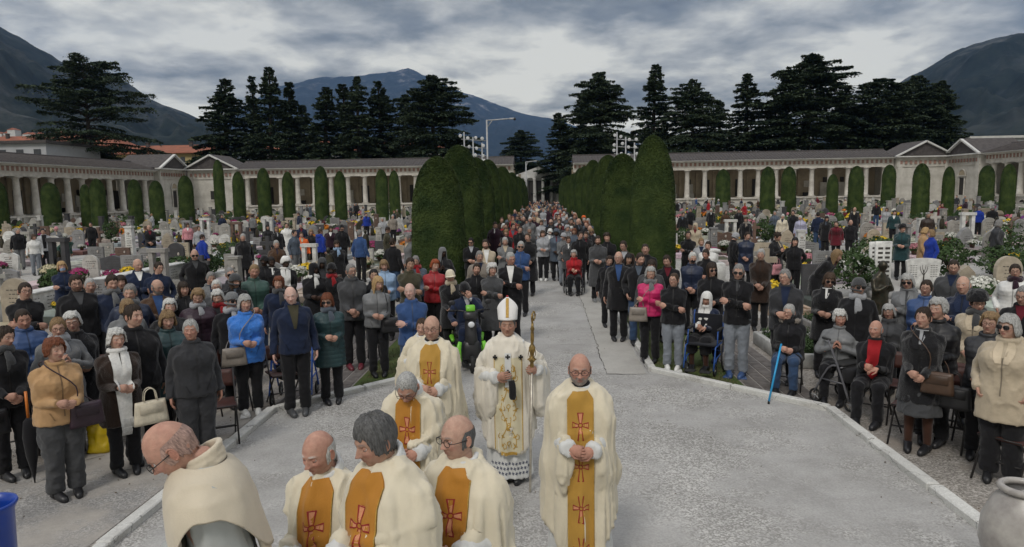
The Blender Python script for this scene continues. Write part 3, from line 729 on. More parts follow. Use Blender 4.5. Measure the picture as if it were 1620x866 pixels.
# olive-yellow tree low behind the far left cedar
def leafy(name, label, x, y, r, h, m, seed, n=2600, size=.16, trunk=.12):
    g = empty(name, (x, y, 0)); tag(g, label, name.replace('_', ' ')); q = np.random.default_rng(seed)
    P = q.normal(0, 1, (n, 3)); P /= np.linalg.norm(P, axis=1)[:, None]; rr = q.uniform(.55, 1, (n, 1))**.5
    k = 1+.28*fbm(P*1.7+seed, seed, 3)[:, None]; N = P.copy(); P = P*rr*k*np.array([r, r, h*.42])+np.array([0, 0, h*.58])
    ok = fbm(P*(1.6/r), seed+5, 2) > -.35; V, F_ = leaves(P[ok], N[ok], size, seed, .6, .7); b = MB(); b.add(V, F_); b.build('crown', m, g, smooth=False)
    b = MB(); b.tube([(0, 0, 0), (0.02, 0, h*.3), (0, .03, h*.7)], [trunk, trunk*.7, trunk*.3], 7)
    for a in range(5): b.tube([(0, 0, h*.3), (math.cos(a*1.26)*r*.6, math.sin(a*1.26)*r*.6, h*.72)], [trunk*.45, trunk*.12], 5)
    b.build('trunk', m_bark, g); return g
leafy('autumn_tree', 'olive yellow tree low behind the far left cedar', *atY(92, 240, 150)[:1], 150, 5.5, 11.5, m_autumn, 3, 2600, .32, .3)
# ---------------------------------------------------------------- clipped cypresses
def cyp_mesh(seed, n=9000, size=.035, H=4.4, r=.8, power=2.4, top=.5):
    g = np.random.default_rng(seed); t = g.uniform(0, 1, n)**.9; a = g.uniform(0, 2*PI, n)
    def rad(t): # waist near the ground, widest at .45, domed top
        base = r*(.93+.07*np.sin(np.clip(t/.5, 0, 1)*PI*.9))
        cap = np.sqrt(np.clip(1-np.clip((t-(1-top))/top, 0, 1)**power, 0, 1)); return base*cap
    tt = np.concatenate([t, 1-top*g.uniform(0, 1, n//4)**2*.5]); aa = np.concatenate([a, g.uniform(0, 2*PI, n//4)])
    rr = rad(tt); P = np.stack([np.cos(aa)*rr, np.sin(aa)*rr, tt*H], 1)
    d = 1+.022*fbm(P*np.array([1.6, 1.6, .9])+seed, seed, 3)+.012*fbm(P*7, seed+2, 2); P[:, 0] *= d; P[:, 1] *= d
    nz = np.clip((tt-(1-top))/top, 0, 1); N = np.stack([np.cos(aa)*(1-nz*.7), np.sin(aa)*(1-nz*.7), nz*1.2+.25], 1)
    V, F_ = leaves(P, N, size, seed, .45, .45); b = MB(); b.add(V, F_)
    # the dark inner body of close-packed twigs, uneven like the clipped face
    zs = np.concatenate([np.linspace(.02, 1-top, 26), 1-top*np.cos(np.linspace(0, PI/2, 12))[1:]]); an = np.linspace(0, 2*PI, 40, endpoint=False); RR = []
    for z in zs:
        rr = rad(np.full(40, min(z, .9995)))*.965; Q = np.stack([np.cos(an)*rr, np.sin(an)*rr, np.full(40, z*H)], 1)
        d = 1+.022*fbm(Q*np.array([1.6, 1.6, .9])+seed, seed, 3); Q[:, 0] *= d; Q[:, 1] *= d; RR.append(Q)
    b.rings(RR); return b.mesh('crown', m_cypress, smooth=False)
CYP = [cyp_mesh(s, 36000, .026, 4.4, .8) for s in (1, 2, 3)]; CYF = [cyp_mesh(s, 9000, .05, 5.6, .95, top=.32) for s in (4, 5, 6)]
b = MB(); b.tube([(0, 0, 0), (0, 0, 1.2)], [.1, .08], 8); CTR = b.mesh('trunk', m_bark)
def cypress(x, y, h, w, label, me, H0, r0, group=None, rz=0, sx=None):
    g = empty('cypress_tree', (x, y, 0), rz); tag(g, label, 'cypress', group); g.scale = (w/2/r0, w/2/r0, h/H0)
    link('crown', me, g); link('trunk', CTR, g)
hq = random.Random(6)
ORD = ['first', 'second', 'third', 'fourth', 'fifth', 'sixth', 'seventh', 'eighth', 'ninth', 'tenth', 'eleventh', 'twelfth', 'thirteenth', 'fourteenth', 'fifteenth', 'sixteenth', 'seventeenth', 'eighteenth', 'nineteenth', 'twentieth']
for s, nm in ((-1, 'left'), (1, 'right')):
    for i in range(15):
        y = 19.3+i*5.9; h = hq.uniform(4.3, 4.8); w = hq.uniform(1.5, 1.72); x = s*2.98+hq.uniform(-.1, .1)
        if i == 0: h, w = (3.95, 1.56) if s < 0 else (4.42, 1.28)
        if i == 1: h, w = (4.6, 1.72) if s < 0 else (4.3, 1.7); y += -.8 if s < 0 else 1.2
        cypress(x, y, h, w, f'{ORD[i]} clipped cypress from the front in the {nm} avenue hedge', CYP[(i+(s > 0)) % 3], 4.4, .8, f'clipped cypresses along the {nm} side of the avenue', hq.random()*6)
FC = [(0, 285, 372, 36), (85, 289, 368, 32), (140, 292, 365, 19), (160, 283, 372, 27), (218, 284, 366, 25), (252, 286, 368, 26), (298, 278, 362, 27), (381, 272, 356, 22), (421, 266, 358, 24), (459, 272, 356, 22), (511, 263, 358, 25), (541, 271, 358, 22), (606, 268, 350, 23), (626, 270, 355, 20),
      (1120, 260, 322, 22), (1143, 268, 338, 26), (1213, 264, 348, 26), (1246, 264, 346, 26), (1315, 276, 350, 20), (1352, 263, 348, 26), (1404, 261, 334, 23), (1454, 259, 352, 28), (1497, 264, 352, 20), (1558, 262, 332, 25), (1591, 260, 352, 24)]
for i, (px, t, bb, w) in enumerate(FC):
    x, Y = at(px, bb, 0); h = atY(px, t, Y)[1]; side = 'left' if px < 800 else 'right'; k = i if px < 800 else i-14
    cypress(x, Y, h, w*.88/F_PX*Y, f'clipped columnar cypress among the {side} graves, {ORD[k]} counted from the left', CYF[i % 3], 5.6, .95, f'columnar cypresses among the {side} graves', i)
x, Y = at(350, 345, 0); cypress(x, Y, atY(346, 253, Y)[1], 17/F_PX*Y, 'thin pointed ragged cypress before the left pavilion', CYF[1], 5.6, .95)
# ================================================================ PEOPLE
m_skin = mat('skin', (1, 1, 1), .58, noise_scale=26, var=.17, objcol=True, attr='tint', bump=.35, bump_scale=170, spec=.32)
m_eye = mat('eye_white', (.55, .52, .50), .2)
m_iris = mat('iris', (.05, .03, .02), .15)
m_hair = mat('hair', (1, 1, 1), .6, noise_scale=120, var=.55, objcol=True, bump=.6, bump_scale=150, spec=.3, stretch=(1, 1, .25))
m_cloth = mat('woven_cloth', (1, 1, 1), .9, noise_scale=7, var=.16, objcol=True, bump=.35, bump_scale=30, spec=.15, sheen=.15)
m_wool = mat('wool_cloth', (1, 1, 1), .95, noise_scale=40, var=.12, objcol=True, bump=.9, bump_scale=120, spec=.1, sheen=.3)
m_nylon = mat('quilted_nylon', (1, 1, 1), .48, noise_scale=9, var=.14, objcol=True, bump=.25, bump_scale=25, spec=.4)
m_leather = mat('leather', (1, 1, 1), .42, noise_scale=12, var=.2, objcol=True, bump=.15, bump_scale=60)
m_lensd = mat('dark_lens', (.012, .012, .014), .12)
m_frame = mat('spectacle_frame', (.02, .018, .016), .35)
m_lensc = mat('clear_lens', (.28, .22, .19), .08, spec=.8)

def G2(x, z, cx, cz, sx, sz): return np.exp(-((x-cx)/sx)**2-((z-cz)/sz)**2)
def head_grid(nu, nv, fem=False, chub=0.0, age=.5, nose=1.0, smile=0.0, hair=(.3, .3, .3), beard=0.0, brow=True):
    """sculpted head, centre at eye height; faces -y. returns MB with tints"""
    b = MB()
    u = np.linspace(-PI, PI, nu, endpoint=False); u = u-.42*np.sin(u)          # denser at the face
    v = np.linspace(-PI/2+.03, PI/2-.03, nv); v = v-.10*np.sin(2*v)
    U, Vv = np.meshgrid(u, v); c = np.cos(Vv); low = Vv < 0
    c = np.where(low, np.abs(c)**.72, np.abs(c)**.92)
    x = .0755*c*np.sin(U); y = -.094*c*np.cos(U); z = .118*np.sin(Vv)
    y = np.where(y > 0, y*1.08, y)
    t = np.clip(-z/.118, 0, 1)
    x = x*(1-(.26+(.05 if fem else 0)-.12*chub)*t**1.4+chub*.05)
    y = np.where(y > 0, y*(1-.42*t**1.1), y*(1-.08*t))
    f = np.clip(np.cos(U), 0, 1)**.5*np.where(np.abs(U) < PI/2, 1, 0)
    # features push the surface forward (-y)
    d = np.zeros_like(x)
    zt = -.030; ridge = np.clip((.018-z)/(.018-zt), 0, 1)*np.where(z < zt, np.exp(-((z-zt)/.0065)**2), 1)
    d += ridge**1.15*.025*nose*np.exp(-(x/(.0075+.006*np.clip((.01-z)/.04, 0, 1)))**2)
    d += .010*nose*(G2(x, z, .013, -.031, .0065, .007)+G2(x, z, -.013, -.031, .0065, .007))
    for s in (-1, 1):
        d -= .013*G2(x, z, s*.031, .006, .017, .012)
        d += (.0035 if fem else .0065)*G2(x, z, s*.028, .026, .022, .008)
        d += .005*G2(x, z, s*.044, -.022, .018, .017)*(1+chub)
        d -= .004*age*G2(x, z, s*.027, -.043, .006, .014)
        d -= .004*age*G2(x, z, s*.030, -.012, .014, .005)
        d += .004*chub*G2(x, z, s*.05, -.06, .02, .03)
        d -= .003*age*(np.exp(-((np.abs(x)-.062)/.010)**2)*np.cos(z*420)**2*np.exp(-((z-.004)/.014)**2))*.5
    d -= .0016*age*np.cos(z*480+np.cos(x*30))*np.exp(-((z-.062)/.022)**2)*np.exp(-(x/.045)**2)
    mw = .021+.004*smile; zz = z-smile*.35*np.abs(x)**1.0*.35
    d += .0055*np.exp(-(x/mw)**4)*(np.exp(-((zz+.0525)/.0048)**2)+1.05*np.exp(-((zz+.065)/.006)**2))
    d -= .0055*np.exp(-(x/(mw*1.05))**4)*np.exp(-((zz+.0585)/.0022)**2)
    d -= .004*np.exp(-(x/.02)**2)*np.exp(-((z+.077)/.006)**2)
    d += .009*G2(x, z, 0, -.095, .020, .016)
    d += (.004*beard)*G2(x, z, 0, -.085, .045, .035)
    y = y-d*f
    # tints
    T = np.ones((*x.shape, 3)); 
    lips = np.exp(-(x/mw)**4)*(np.exp(-((zz+.0530)/.0045)**2)+np.exp(-((zz+.064)/.0055)**2))*f
    T *= 1-np.clip(lips, 0, 1)[..., None]*np.array([.22, .48, .45])*(1.2 if fem else .75)
    chk = (G2(x, z, .042, -.025, .02, .018)+G2(x, z, -.042, -.025, .02, .018)+.8*G2(x, z, 0, -.032, .013, .012))*f
    T *= 1-np.clip(chk, 0, 1)[..., None]*np.array([.02, .20, .18])
    if brow:
        br = (np.exp(-((np.abs(x)-.030)/.017)**4)*np.exp(-((z-.0265-.12*(.03-np.abs(np.abs(x)-.03)))/.0045)**2))*f
        T = T*(1-.8*br[..., None])+.8*br[..., None]*np.array(hair)*1.2
    if beard:
        bm = np.clip(((z < -.032)*1.0)*np.exp(-np.clip(-z-.055, -1, 0)**2*4)*(1-.9*np.clip(lips, 0, 1)), 0, 1)*np.clip((np.cos(U)+.15)*3, 0, 1)
        bm = bm*np.where((z > -.045) & (np.abs(x) < .014), .5, 1)*np.where((z > -.05) & (np.abs(x) > .028) & (np.abs(x) < .055), .25, 1)
        T = T*(1-beard*bm[..., None])+beard*bm[..., None]*np.array(hair)*1.15
    T *= 1-.10*np.clip(fbm(np.stack([x.ravel()*60, y.ravel()*60, z.ravel()*60], 1), 3, 3), -1, 1).reshape(x.shape)[..., None]*np.array([.5, 1, 1])
    eyes = (G2(x, z, .031, .004, .018, .010)+G2(x, z, -.031, .004, .018, .010))*f
    T *= 1-np.clip(eyes, 0, 1)[..., None]*np.array([.22, .28, .25])
    P = np.stack([x, y, z], -1)
    b.rings(P, tint=T.reshape(-1, 3)); 
    if nu >= 30:
        for s in (-1, 1):
            b.ell((s*.031, -.0715, .0045), (.0125, .0125, .0115), 12, 8, 1)
            b.ell((s*.031+.000, -.0818, .0045), (.0052, .0032, .0055), 10, 5, 2)
            # lids
            a = np.linspace(-1.2, 1.2, 9); 
            for (z0, z1) in ((.0045, .0185), (-.0095, -.0005)):
                RR = []
                for k in range(4):
                    zz_ = z0+(z1-z0)*k/3; rr = math.sqrt(max(1e-5, .0138**2-(zz_-.0045)**2*.75))
                    RR.append(np.stack([s*.031+np.sin(a)*rr, -.0712-np.cos(a)*rr, np.full(9, zz_)], 1))
                b.rings(RR, 0, close=False, cap=False, tint=(.86, .76, .74))
    for s in (-1, 1):
        Mx = Matrix.Rotation(s*R(-18), 4, 'Z')
        b.ell((s*.0765, .008, -.006), (.007, .019, .031), 10, 8, 0, Mx, tint=(1, .86, .84))
        if nu >= 30:
            b.tube([(s*.081+s*math.sin(.3)*.0, .008+math.cos(q)*.016, -.004+math.sin(q)*.026) for q in np.linspace(-1.9, 2.2, 12)], .0042, 6, 0, tint=(1, .9, .88))
    return b

def add_hand(b, wrist, d, n, side, curl=.5, sc=1.0, lod=1, tint=(1, .93, .92)):
    """palm, four unequal bent fingers, thumb. d = finger direction, n = palm normal (towards the palm side); side: thumb lies at +w*side"""
    d = np.array(d, float); d /= np.linalg.norm(d); n = np.array(n, float); n -= d*(n@d); n /= np.linalg.norm(n); w = np.cross(d, n)*side
    W = np.array(wrist, float); s = sc
    if lod == 0:
        b.ell(W+d*.075*s, (.035*s, .035*s, .05*s), 7, 5, 0, None, tint); return
    P = [W-d*.03*s, W, W+d*.03*s, W+d*.065*s, W+d*.09*s]
    rr = [(.024, .019), (.026, .018), (.036, .017), (.041, .0145), (.038, .011)]
    # tube: rad[0] along w', rad[1] along up(n)
    b.tube(P, [(a*s, c*s) for a, c in rr], 10, 0, up=n, tint=tint)
    ln = (.064, .074, .069, .054); k = 7 if lod > 1 else 5
    for i in range(4):
        off = (.0275-.0185*i)*s; base = W+d*(.082-.004*abs(i-1.3))*s+w*off; cu = curl*(1+.12*i); L_ = ln[i]*s
        p = [base-d*.012*s, base]; ang = 0
        for q, fr in enumerate((.46, .31, .23)):
            ang += cu*(.75, .9, .7)[q]; dd = d*math.cos(ang)+n*math.sin(ang); p.append(p[-1]+dd*L_*fr)
        b.tube(p, [.0088*s, .0092*s, .0084*s, .0075*s, .0058*s], k, 0, up=n, tint=tint)
    tb = W+d*.022*s+w*.028*s; td = d*.62+w*.62+n*.30; td /= np.linalg.norm(td); td2 = d*.92+w*(.25-.5*curl)+n*(.3+.3*curl); td2 /= np.linalg.norm(td2)
    b.tube([tb-td*.012*s, tb, tb+td*.034*s, tb+td*.034*s+td2*.032*s, tb+td*.034*s+td2*.052*s], [.013*s, .0125*s, .0105*s, .0095*s, .007*s], k, 0, up=n, tint=tint)

def ik(sh, wr, l1, l2, pole):
    sh, wr, pole = map(lambda q: np.array(q, float), (sh, wr, pole)); v = wr-sh; D = np.linalg.norm(v)
    if D > (l1+l2)*.995: wr = sh+v/D*(l1+l2)*.995; v = wr-sh; D = np.linalg.norm(v)
    a = (l1*l1-l2*l2+D*D)/(2*D); h = math.sqrt(max(l1*l1-a*a, 0)); u = v/D; p = pole-u*(pole@u); p /= np.linalg.norm(p)+1e-9
    return sh+u*a+p*h, wr
ARMS = dict(   # wrist target (x for the left arm, mirrored), pole, finger dir, palm normal, curl
    clasp=dict(w=(.075, -.235, .985), p=(.18, .9, -.6), d=(-.75, -.45, -.45), n=(-.5, .75, -.2), c=.75),
    clasphigh=dict(w=(.085, -.25, 1.09), p=(.28, .7, -.8), d=(-.85, -.35, -.1), n=(-.3, .9, -.2), c=.7),
    sides=dict(w=(.27, -.03, .86), p=(.2, .9, 0), d=(0, -.12, -1), n=(-1, -.1, 0), c=.35),
    pockets=dict(w=(.215, -.10, .97), p=(.45, .9, 0), d=(-.3, -.4, -.9), n=(-1, .3, 0), c=.6),
    pray=dict(w=(.05, -.20, 1.19), p=(.8, .1, -.8), d=(-.25, -.30, .9), n=(-1, .0, -.1), c=.35),
    lap=dict(w=(.08, -.30, .74), p=(.25, .9, -.5), d=(-.8, -.5, -.2), n=(-.2, .4, -1), c=.6),
    back=dict(w=(.12, .17, .95), p=(.9, .6, 0), d=(-.7, .2, -.5), n=(0, -1, 0), c=.5))
def skeleton(pose, arms, lean=0.0, hunch=0.0, armL=None, armR=None):
    """armL/armR override: dict(w,p,d,n,c). Left = +x."""
    sit = pose == 'sit'; dz = -.43 if sit else 0
    S = dict(sit=sit, dz=dz, lean=lean)
    def tl(p):  # lean the torso about the hips
        x, y, z = p; z0 = .92; 
        if z <= z0: return np.array([x, y, z+dz])
        a = lean*min(1, (z-z0)/.25); h = z-z0
        return np.array([x, y-math.sin(a)*h-hunch*max(0, (z-1.25))*.9, z0+h*math.cos(a)+dz-hunch*max(0, z-1.3)*.25])
    S['tl'] = tl; S['arms'] = []
    for s, ov in ((1, armL), (-1, armR)):
        sh = tl((s*.168, .01, 1.372))
        if ov: A = ov; w = np.array(A['w'], float)
        elif arms == 'cross':
            A = dict(w=(-.115, -.215, 1.175), p=(.3, .4, -1), d=(-.9, .25, .15), n=(.1, .9, -.2), c=.5) if s > 0 else dict(w=(.10, -.255, 1.145), p=(-.3, .4, -1), d=(.85, .1, -.35), n=(-.1, .9, -.2), c=.6); w = np.array(A['w'], float); w[2] += dz
            if lean or hunch: w = tl((w[0], w[1], w[2]-dz))
        else:
            A = ARMS[arms]; w = np.array(A['w'], float)*np.array([s, 1, 1]); 
            if arms != 'lap': w = tl(w) if w[2] > .92 else w+np.array([0, 0, dz])
            if arms in ('clasp', 'clasphigh', 'lap'): w = w+np.array([0, .012*s-.01, -.012*s])
            A = dict(p=np.array(A['p'])*[s, 1, 1], d=np.array(A['d'])*[s, 1, 1], n=np.array(A['n'])*[s, 1, 1], c=A['c'])
            if s < 0 and arms in ('clasp', 'clasphigh', 'lap'): A['d'] = np.array([.9, -.3, -.1]); A['n'] = np.array([.1, .95, -.2]); A['c'] = .85
        el, w = ik(sh, w, .29, .262, A['p']); S['arms'].append((s, sh, el, w, A))
    if sit:
        S['legs'] = [(s, np.array([s*.09, 0, .92+dz]), np.array([s*.115, -.42, .50]), np.array([s*.12, -.40, .09])) for s in (1, -1)]
    else:
        S['legs'] = [(s, np.array([s*.088, 0, .90]), np.array([s*.093, -.015, .49]), np.array([s*.10, .015, .09])) for s in (1, -1)]
    S['neck'] = tl((0, .012, 1.46)); S['head'] = tl((0, -.018, 1.598)); 
    return S
TORSO = [(.86, .150, .105, 0), (.94, .172, .118, 0), (1.02, .158, .108, 0), (1.10, .148, .104, 0), (1.20, .160, .112, -.004), (1.28, .172, .118, -.006), (1.34, .172, .112, 0), (1.385, .150, .096, .006), (1.42, .108, .078, .010), (1.45, .074, .064, .012), (1.48, .058, .058, .014)]
def torso_rings(S, inf=0.0, girth=1.0, belly=0.0, bust=0.0, z0=.86, z1=1.48, n=28, flare=0.0, waist=1.0, step=.0, mod=None, top_r=None):
    zt = np.array([t[0] for t in TORSO]); zs = np.linspace(z0, z1, max(8, int((z1-z0)/(step or .035)))); a = np.linspace(0, 2*PI, n, endpoint=False); RR = []; inf = inf*.85
    for z in zs:
        rx = np.interp(z, zt, [t[1] for t in TORSO]); ry = np.interp(z, zt, [t[2] for t in TORSO]); yo = np.interp(z, zt, [t[3] for t in TORSO])
        if z < .94: rx = .172; ry = .118
        k = np.clip((1.40-z)/.1, 0, 1); g = 1+(girth-1)*(.25+.75*k)
        rx = rx*g+inf*(1 if z < 1.30 else max(.22, 1-(z-1.30)/.15*.78)); ry = ry*g+inf*(1 if z < 1.30 else max(.22, 1-(z-1.30)/.15*.78))
        fl = flare*np.clip((1.05-z)/.5, 0, 1); rx += fl; ry += fl*.8
        m = 1.0 if mod is None else mod(z)
        c, s = np.cos(a), np.sin(a); ex = .85
        X = np.sign(c)*np.abs(c)**ex*rx*m; Y = np.sign(s)*np.abs(s)**ex*ry*m
        fr = (s < 0)*(-s); Y = Y-fr*(belly*math.exp(-((z-1.08)/.12)**2)+bust*math.exp(-((z-1.27)/.07)**2)*np.abs(np.sin(a*2))**.5)+yo
        P = np.stack([X, Y, np.full(n, z)], 1)
        RR.append(np.array([S['tl'](p) for p in P]))
    return RR
def head_matrix(S, yaw=0.0, pitch=0.0, roll=0.0):
    nk = Vector(S['neck']); H = Vector(S['head'])-nk
    Rm = Matrix.Rotation(yaw, 4, 'Z') @ Matrix.Rotation(pitch, 4, 'X') @ Matrix.Rotation(roll, 4, 'Y')
    return Matrix.Translation(nk) @ Rm @ Matrix.Translation(H*1.0) @ Matrix.Scale(1.0, 4), Rm
BODYC = {}
def body_mesh(key, S, HM, face, lod, fem, bare_legs=False, girth=1.0, gloves=False):
    if key in BODYC: return BODYC[key]
    b = MB(); nu, nv = {2: (84, 64), 1: (44, 36), 0: (16, 12)}[lod]
    h = head_grid(nu, nv, fem, **face); b.merge(h, HM)
    hd = np.array(HM.translation); nk = S['neck']
    A = np.array(HM); up = A[:3, 2]; fw = -A[:3, 1]
    b.tube([nk-np.array([0, 0, .10]), nk, hd-up*.085+(-fw)*.018, hd-up*.05-fw*.02], [.065, .056, .054, .05], 12 if lod else 8, 0, sub=3)
    tn = {2: 24, 1: 18, 0: 10}[lod]
    b.rings(torso_rings(S, -.012, girth, n=tn, step=.07))
    an = {2: 12, 1: 9, 0: 6}[lod]
    for s, sh, el, w, A in S['arms']:
        b.tube([sh-np.array([s*.05, 0, .04]), sh-np.array([0, 0, .022]), el, w], [.04, .042, .034, .025], an, 0, sub=4 if lod else 1)
        if not (gloves): add_hand(b, w, A['d'], A['n'], (1 if s > 0 else -1)*A.get('ts', 1), A['c'], .97 if fem else 1.05, lod)
    for s, hip, kn, an_ in S['legs']:
        b.tube([hip, kn, an_, an_-np.array([0, 0, .05])], [.07, .044, .034, .032], an, 0, sub=(1 if S['sit'] else 4) if lod else 1)
    me = b.mesh('body', [m_skin, m_eye, m_iris]); BODYC[key] = me
    if 'tint' not in me.color_attributes:
        a_ = me.color_attributes.new('tint', 'FLOAT_COLOR', 'POINT'); a_.data.foreach_set('color', [1.0]*(4*len(me.vertices)))
    return me
GC = {}
def finish_cloth(b, voxel, smooth, name, m, folds=.006, seed=1, fscale=(7, 7, 5), base=None, keep=False):
    V, F_ = remesh(b, voxel, smooth)
    if folds:
        N = vnormals(V, F_); q = (1-np.clip(np.abs(fbm(V*np.array(fscale)+seed*3.1, seed, 3, .45)), 0, 1))**2.2; V = V+N*((q-.12)*folds)[:, None]
    c = MB(); c.add(V, F_); me = c.mesh(name, m)
    return (me, V, F_) if keep else me
def baffles(amp, pitch):
    return lambda arc, a=None: 1+amp*(abs(math.sin(PI*arc/pitch))**.6-.6)
def coat_mesh(S, key, style='jacket', length=.84, inf=.035, girth=1.0, belly=0, bust=0, flare=.0, sleeve=.052, puff=0, lod=1, collar=True, hood=False, open_=False):
    key = ('coat', key, style, length, inf, girth, belly, bust, flare, sleeve, puff, lod, collar, hood)
    if key in GC: return GC[key]
    b = MB(); vox = {2: .011, 1: .0165, 0: .035}[lod]; sit = S['sit']
    z0 = max(length, .88) if sit else length
    md = (lambda z: baffles(.05, puff)(z)) if puff else None
    b.rings(torso_rings(S, inf, girth, belly, bust, z0, 1.475, 28 if lod else 16, flare, step=.011 if puff and lod else .035, mod=md))
    ss = 14 if puff and lod else 4
    for s, sh, el, w, A in S['arms']:
        g = (1+(girth-1)*.5); tip = w+(w-el)/np.linalg.norm(w-el)*.012
        b.tube([sh-np.array([s*.085, 0, -.005]), sh+np.array([s*.0, 0, -.018]), sh*.75+el*.25, (sh+el)/2, el, (el+w)/2, tip], [(sleeve+.004)*g, (sleeve+.008)*g, (sleeve+.007)*g, (sleeve+.001)*g, (sleeve-.004)*g, (sleeve-.009)*g, sleeve*.76*g], 14 if lod else 8, 0, sub=ss if puff else 4, mod=(lambda arc, a: baffles(.09, puff)(arc)) if puff else None)
    if sit and length < .80:
        for s, hip, kn, an in S['legs']:
            e = hip+(kn-hip)*min(1, (.92-length)/.42); b.tube([hip, e], [(.125, .10), (.10, .085)], 14, 0, sub=3)
    if collar:
        nk = S['neck']; b.tube([nk+np.array([math.cos(a)*.068, -.012+math.sin(a)*.064, .018+.012*math.sin(a)]) for a in np.linspace(0, 2*PI, 13)], .023 if not hood else .034, 8, 0)
        if hood: b.ell(nk+np.array([0, .10, -.03]), (.12, .06, .085), 12, 8)
    me = finish_cloth(b, vox, 2 if puff else 3, 'jacket', None, .017 if not puff else .007, 3, (8, 8, 5), keep=True) if lod else None
    if lod == 0:
        c = MB(); c.merge(b); me = (c.mesh('jacket', None), None, None)
    me[0].materials.clear(); GC[key] = me; return me
def legs_mesh(S, key, kind='trousers', width=1.0, lod=1, girth=1.0, hem=.09, skirt_z=.5):
    key = ('legs', key, kind, width, lod, girth, hem, skirt_z)
    if key in GC: return GC[key]
    b = MB(); vox = {2: .013, 1: .018, 0: .04}[lod]
    if kind == 'trousers':
        b.rings(torso_rings(S, .008, girth, z0=.84 if not S['sit'] else .87, z1=1.02, n=20))
        for s, hip, kn, an in S['legs']:
            e = an.copy(); e[2] = hem
            b.tube([hip+np.array([-s*.0, 0, .02]), (hip+kn)/2, kn, (kn+e)/2, e], [.108*girth, .096*girth*width**.5, .076*width, .066*width, .062*width], 14 if lod else 8, 0, sub=1 if S['sit'] else 4)
            if S['sit']: b.ell(kn, .078, 12, 8)
    else:
        if S['sit']:
            b.rings(torso_rings(S, .02, girth, z0=.87, z1=1.02, n=20))
            for s, hip, kn, an in S['legs']: b.tube([hip, kn, kn+(an-kn)*(.9-skirt_z)], [.115, .10, .10], 14, 0, sub=4)
            b.box(((0, -.22, .50)), (.18, .40, .12), 0, bev=.03)
        else:
            zs = np.linspace(1.02, skirt_z, 12); a = np.linspace(0, 2*PI, 30, endpoint=False); RR = []
            for z in zs:
                k = (1.02-z)/.5; q = 1+.045*k*np.cos(a*7+1); RR.append(np.stack([np.cos(a)*(.17+.05*k)*girth*q, np.sin(a)*(.125+.06*k)*girth*q, np.full(30, z)], 1))
            b.rings(RR)
    if lod: me = finish_cloth(b, vox, 3, kind, None, .017, 5, (9, 9, 7))
    else:
        c = MB(); c.merge(b); me = c.mesh(kind, None)
    me.materials.clear(); GC[key] = me; return me
def shoe_meshes(S, key, kind='shoe', lod=1):
    key = ('shoe', key, kind, lod)
    if key in GC: return GC[key]
    out = []
    for s, hip, kn, an in S['legs']:
        b = MB(); x, y = an[0], an[1]; k = 1.0
        prof = [(.075, .030, .045, .045), (.055, .036, .058, .03), (.0, .038, .075, .0), (-.06, .043, .058, 0), (-.12, .047, .046, 0), (-.165, .042, .038, 0), (-.195, .028, .030, 0), (-.205, .012, .018, 0)]
        nn = 12 if lod else 7; a = np.linspace(0, 2*PI, nn, endpoint=False); RR = []
        tw = s*.18
        for yy, rx, hz, _ in prof:
            X = np.cos(a)*rx; Z = np.clip(np.sin(a)*hz+hz*.9, 0, 9)
            RR.append(np.stack([x+X*math.cos(tw)-yy*math.sin(tw)*-1, np.full(nn, y+.01+yy), Z], 1))
        b.rings(RR); b.tube([(x, y, .16 if kind == 'boot' else .10), (x, y-.005, .03)], [.048, .045], nn)
        if kind == 'boot': b.tube([(x, y, .26), (x, y, .1)], [.056, .048], nn)
        if kind == 'sneaker': b.box((x+s*.008, y-.055, .014), (.088, .27, .028), 1, rz=tw, bev=.012)
        me = b.mesh('shoe', None); me.materials.clear(); out.append(me)
    GC[key] = out; return out
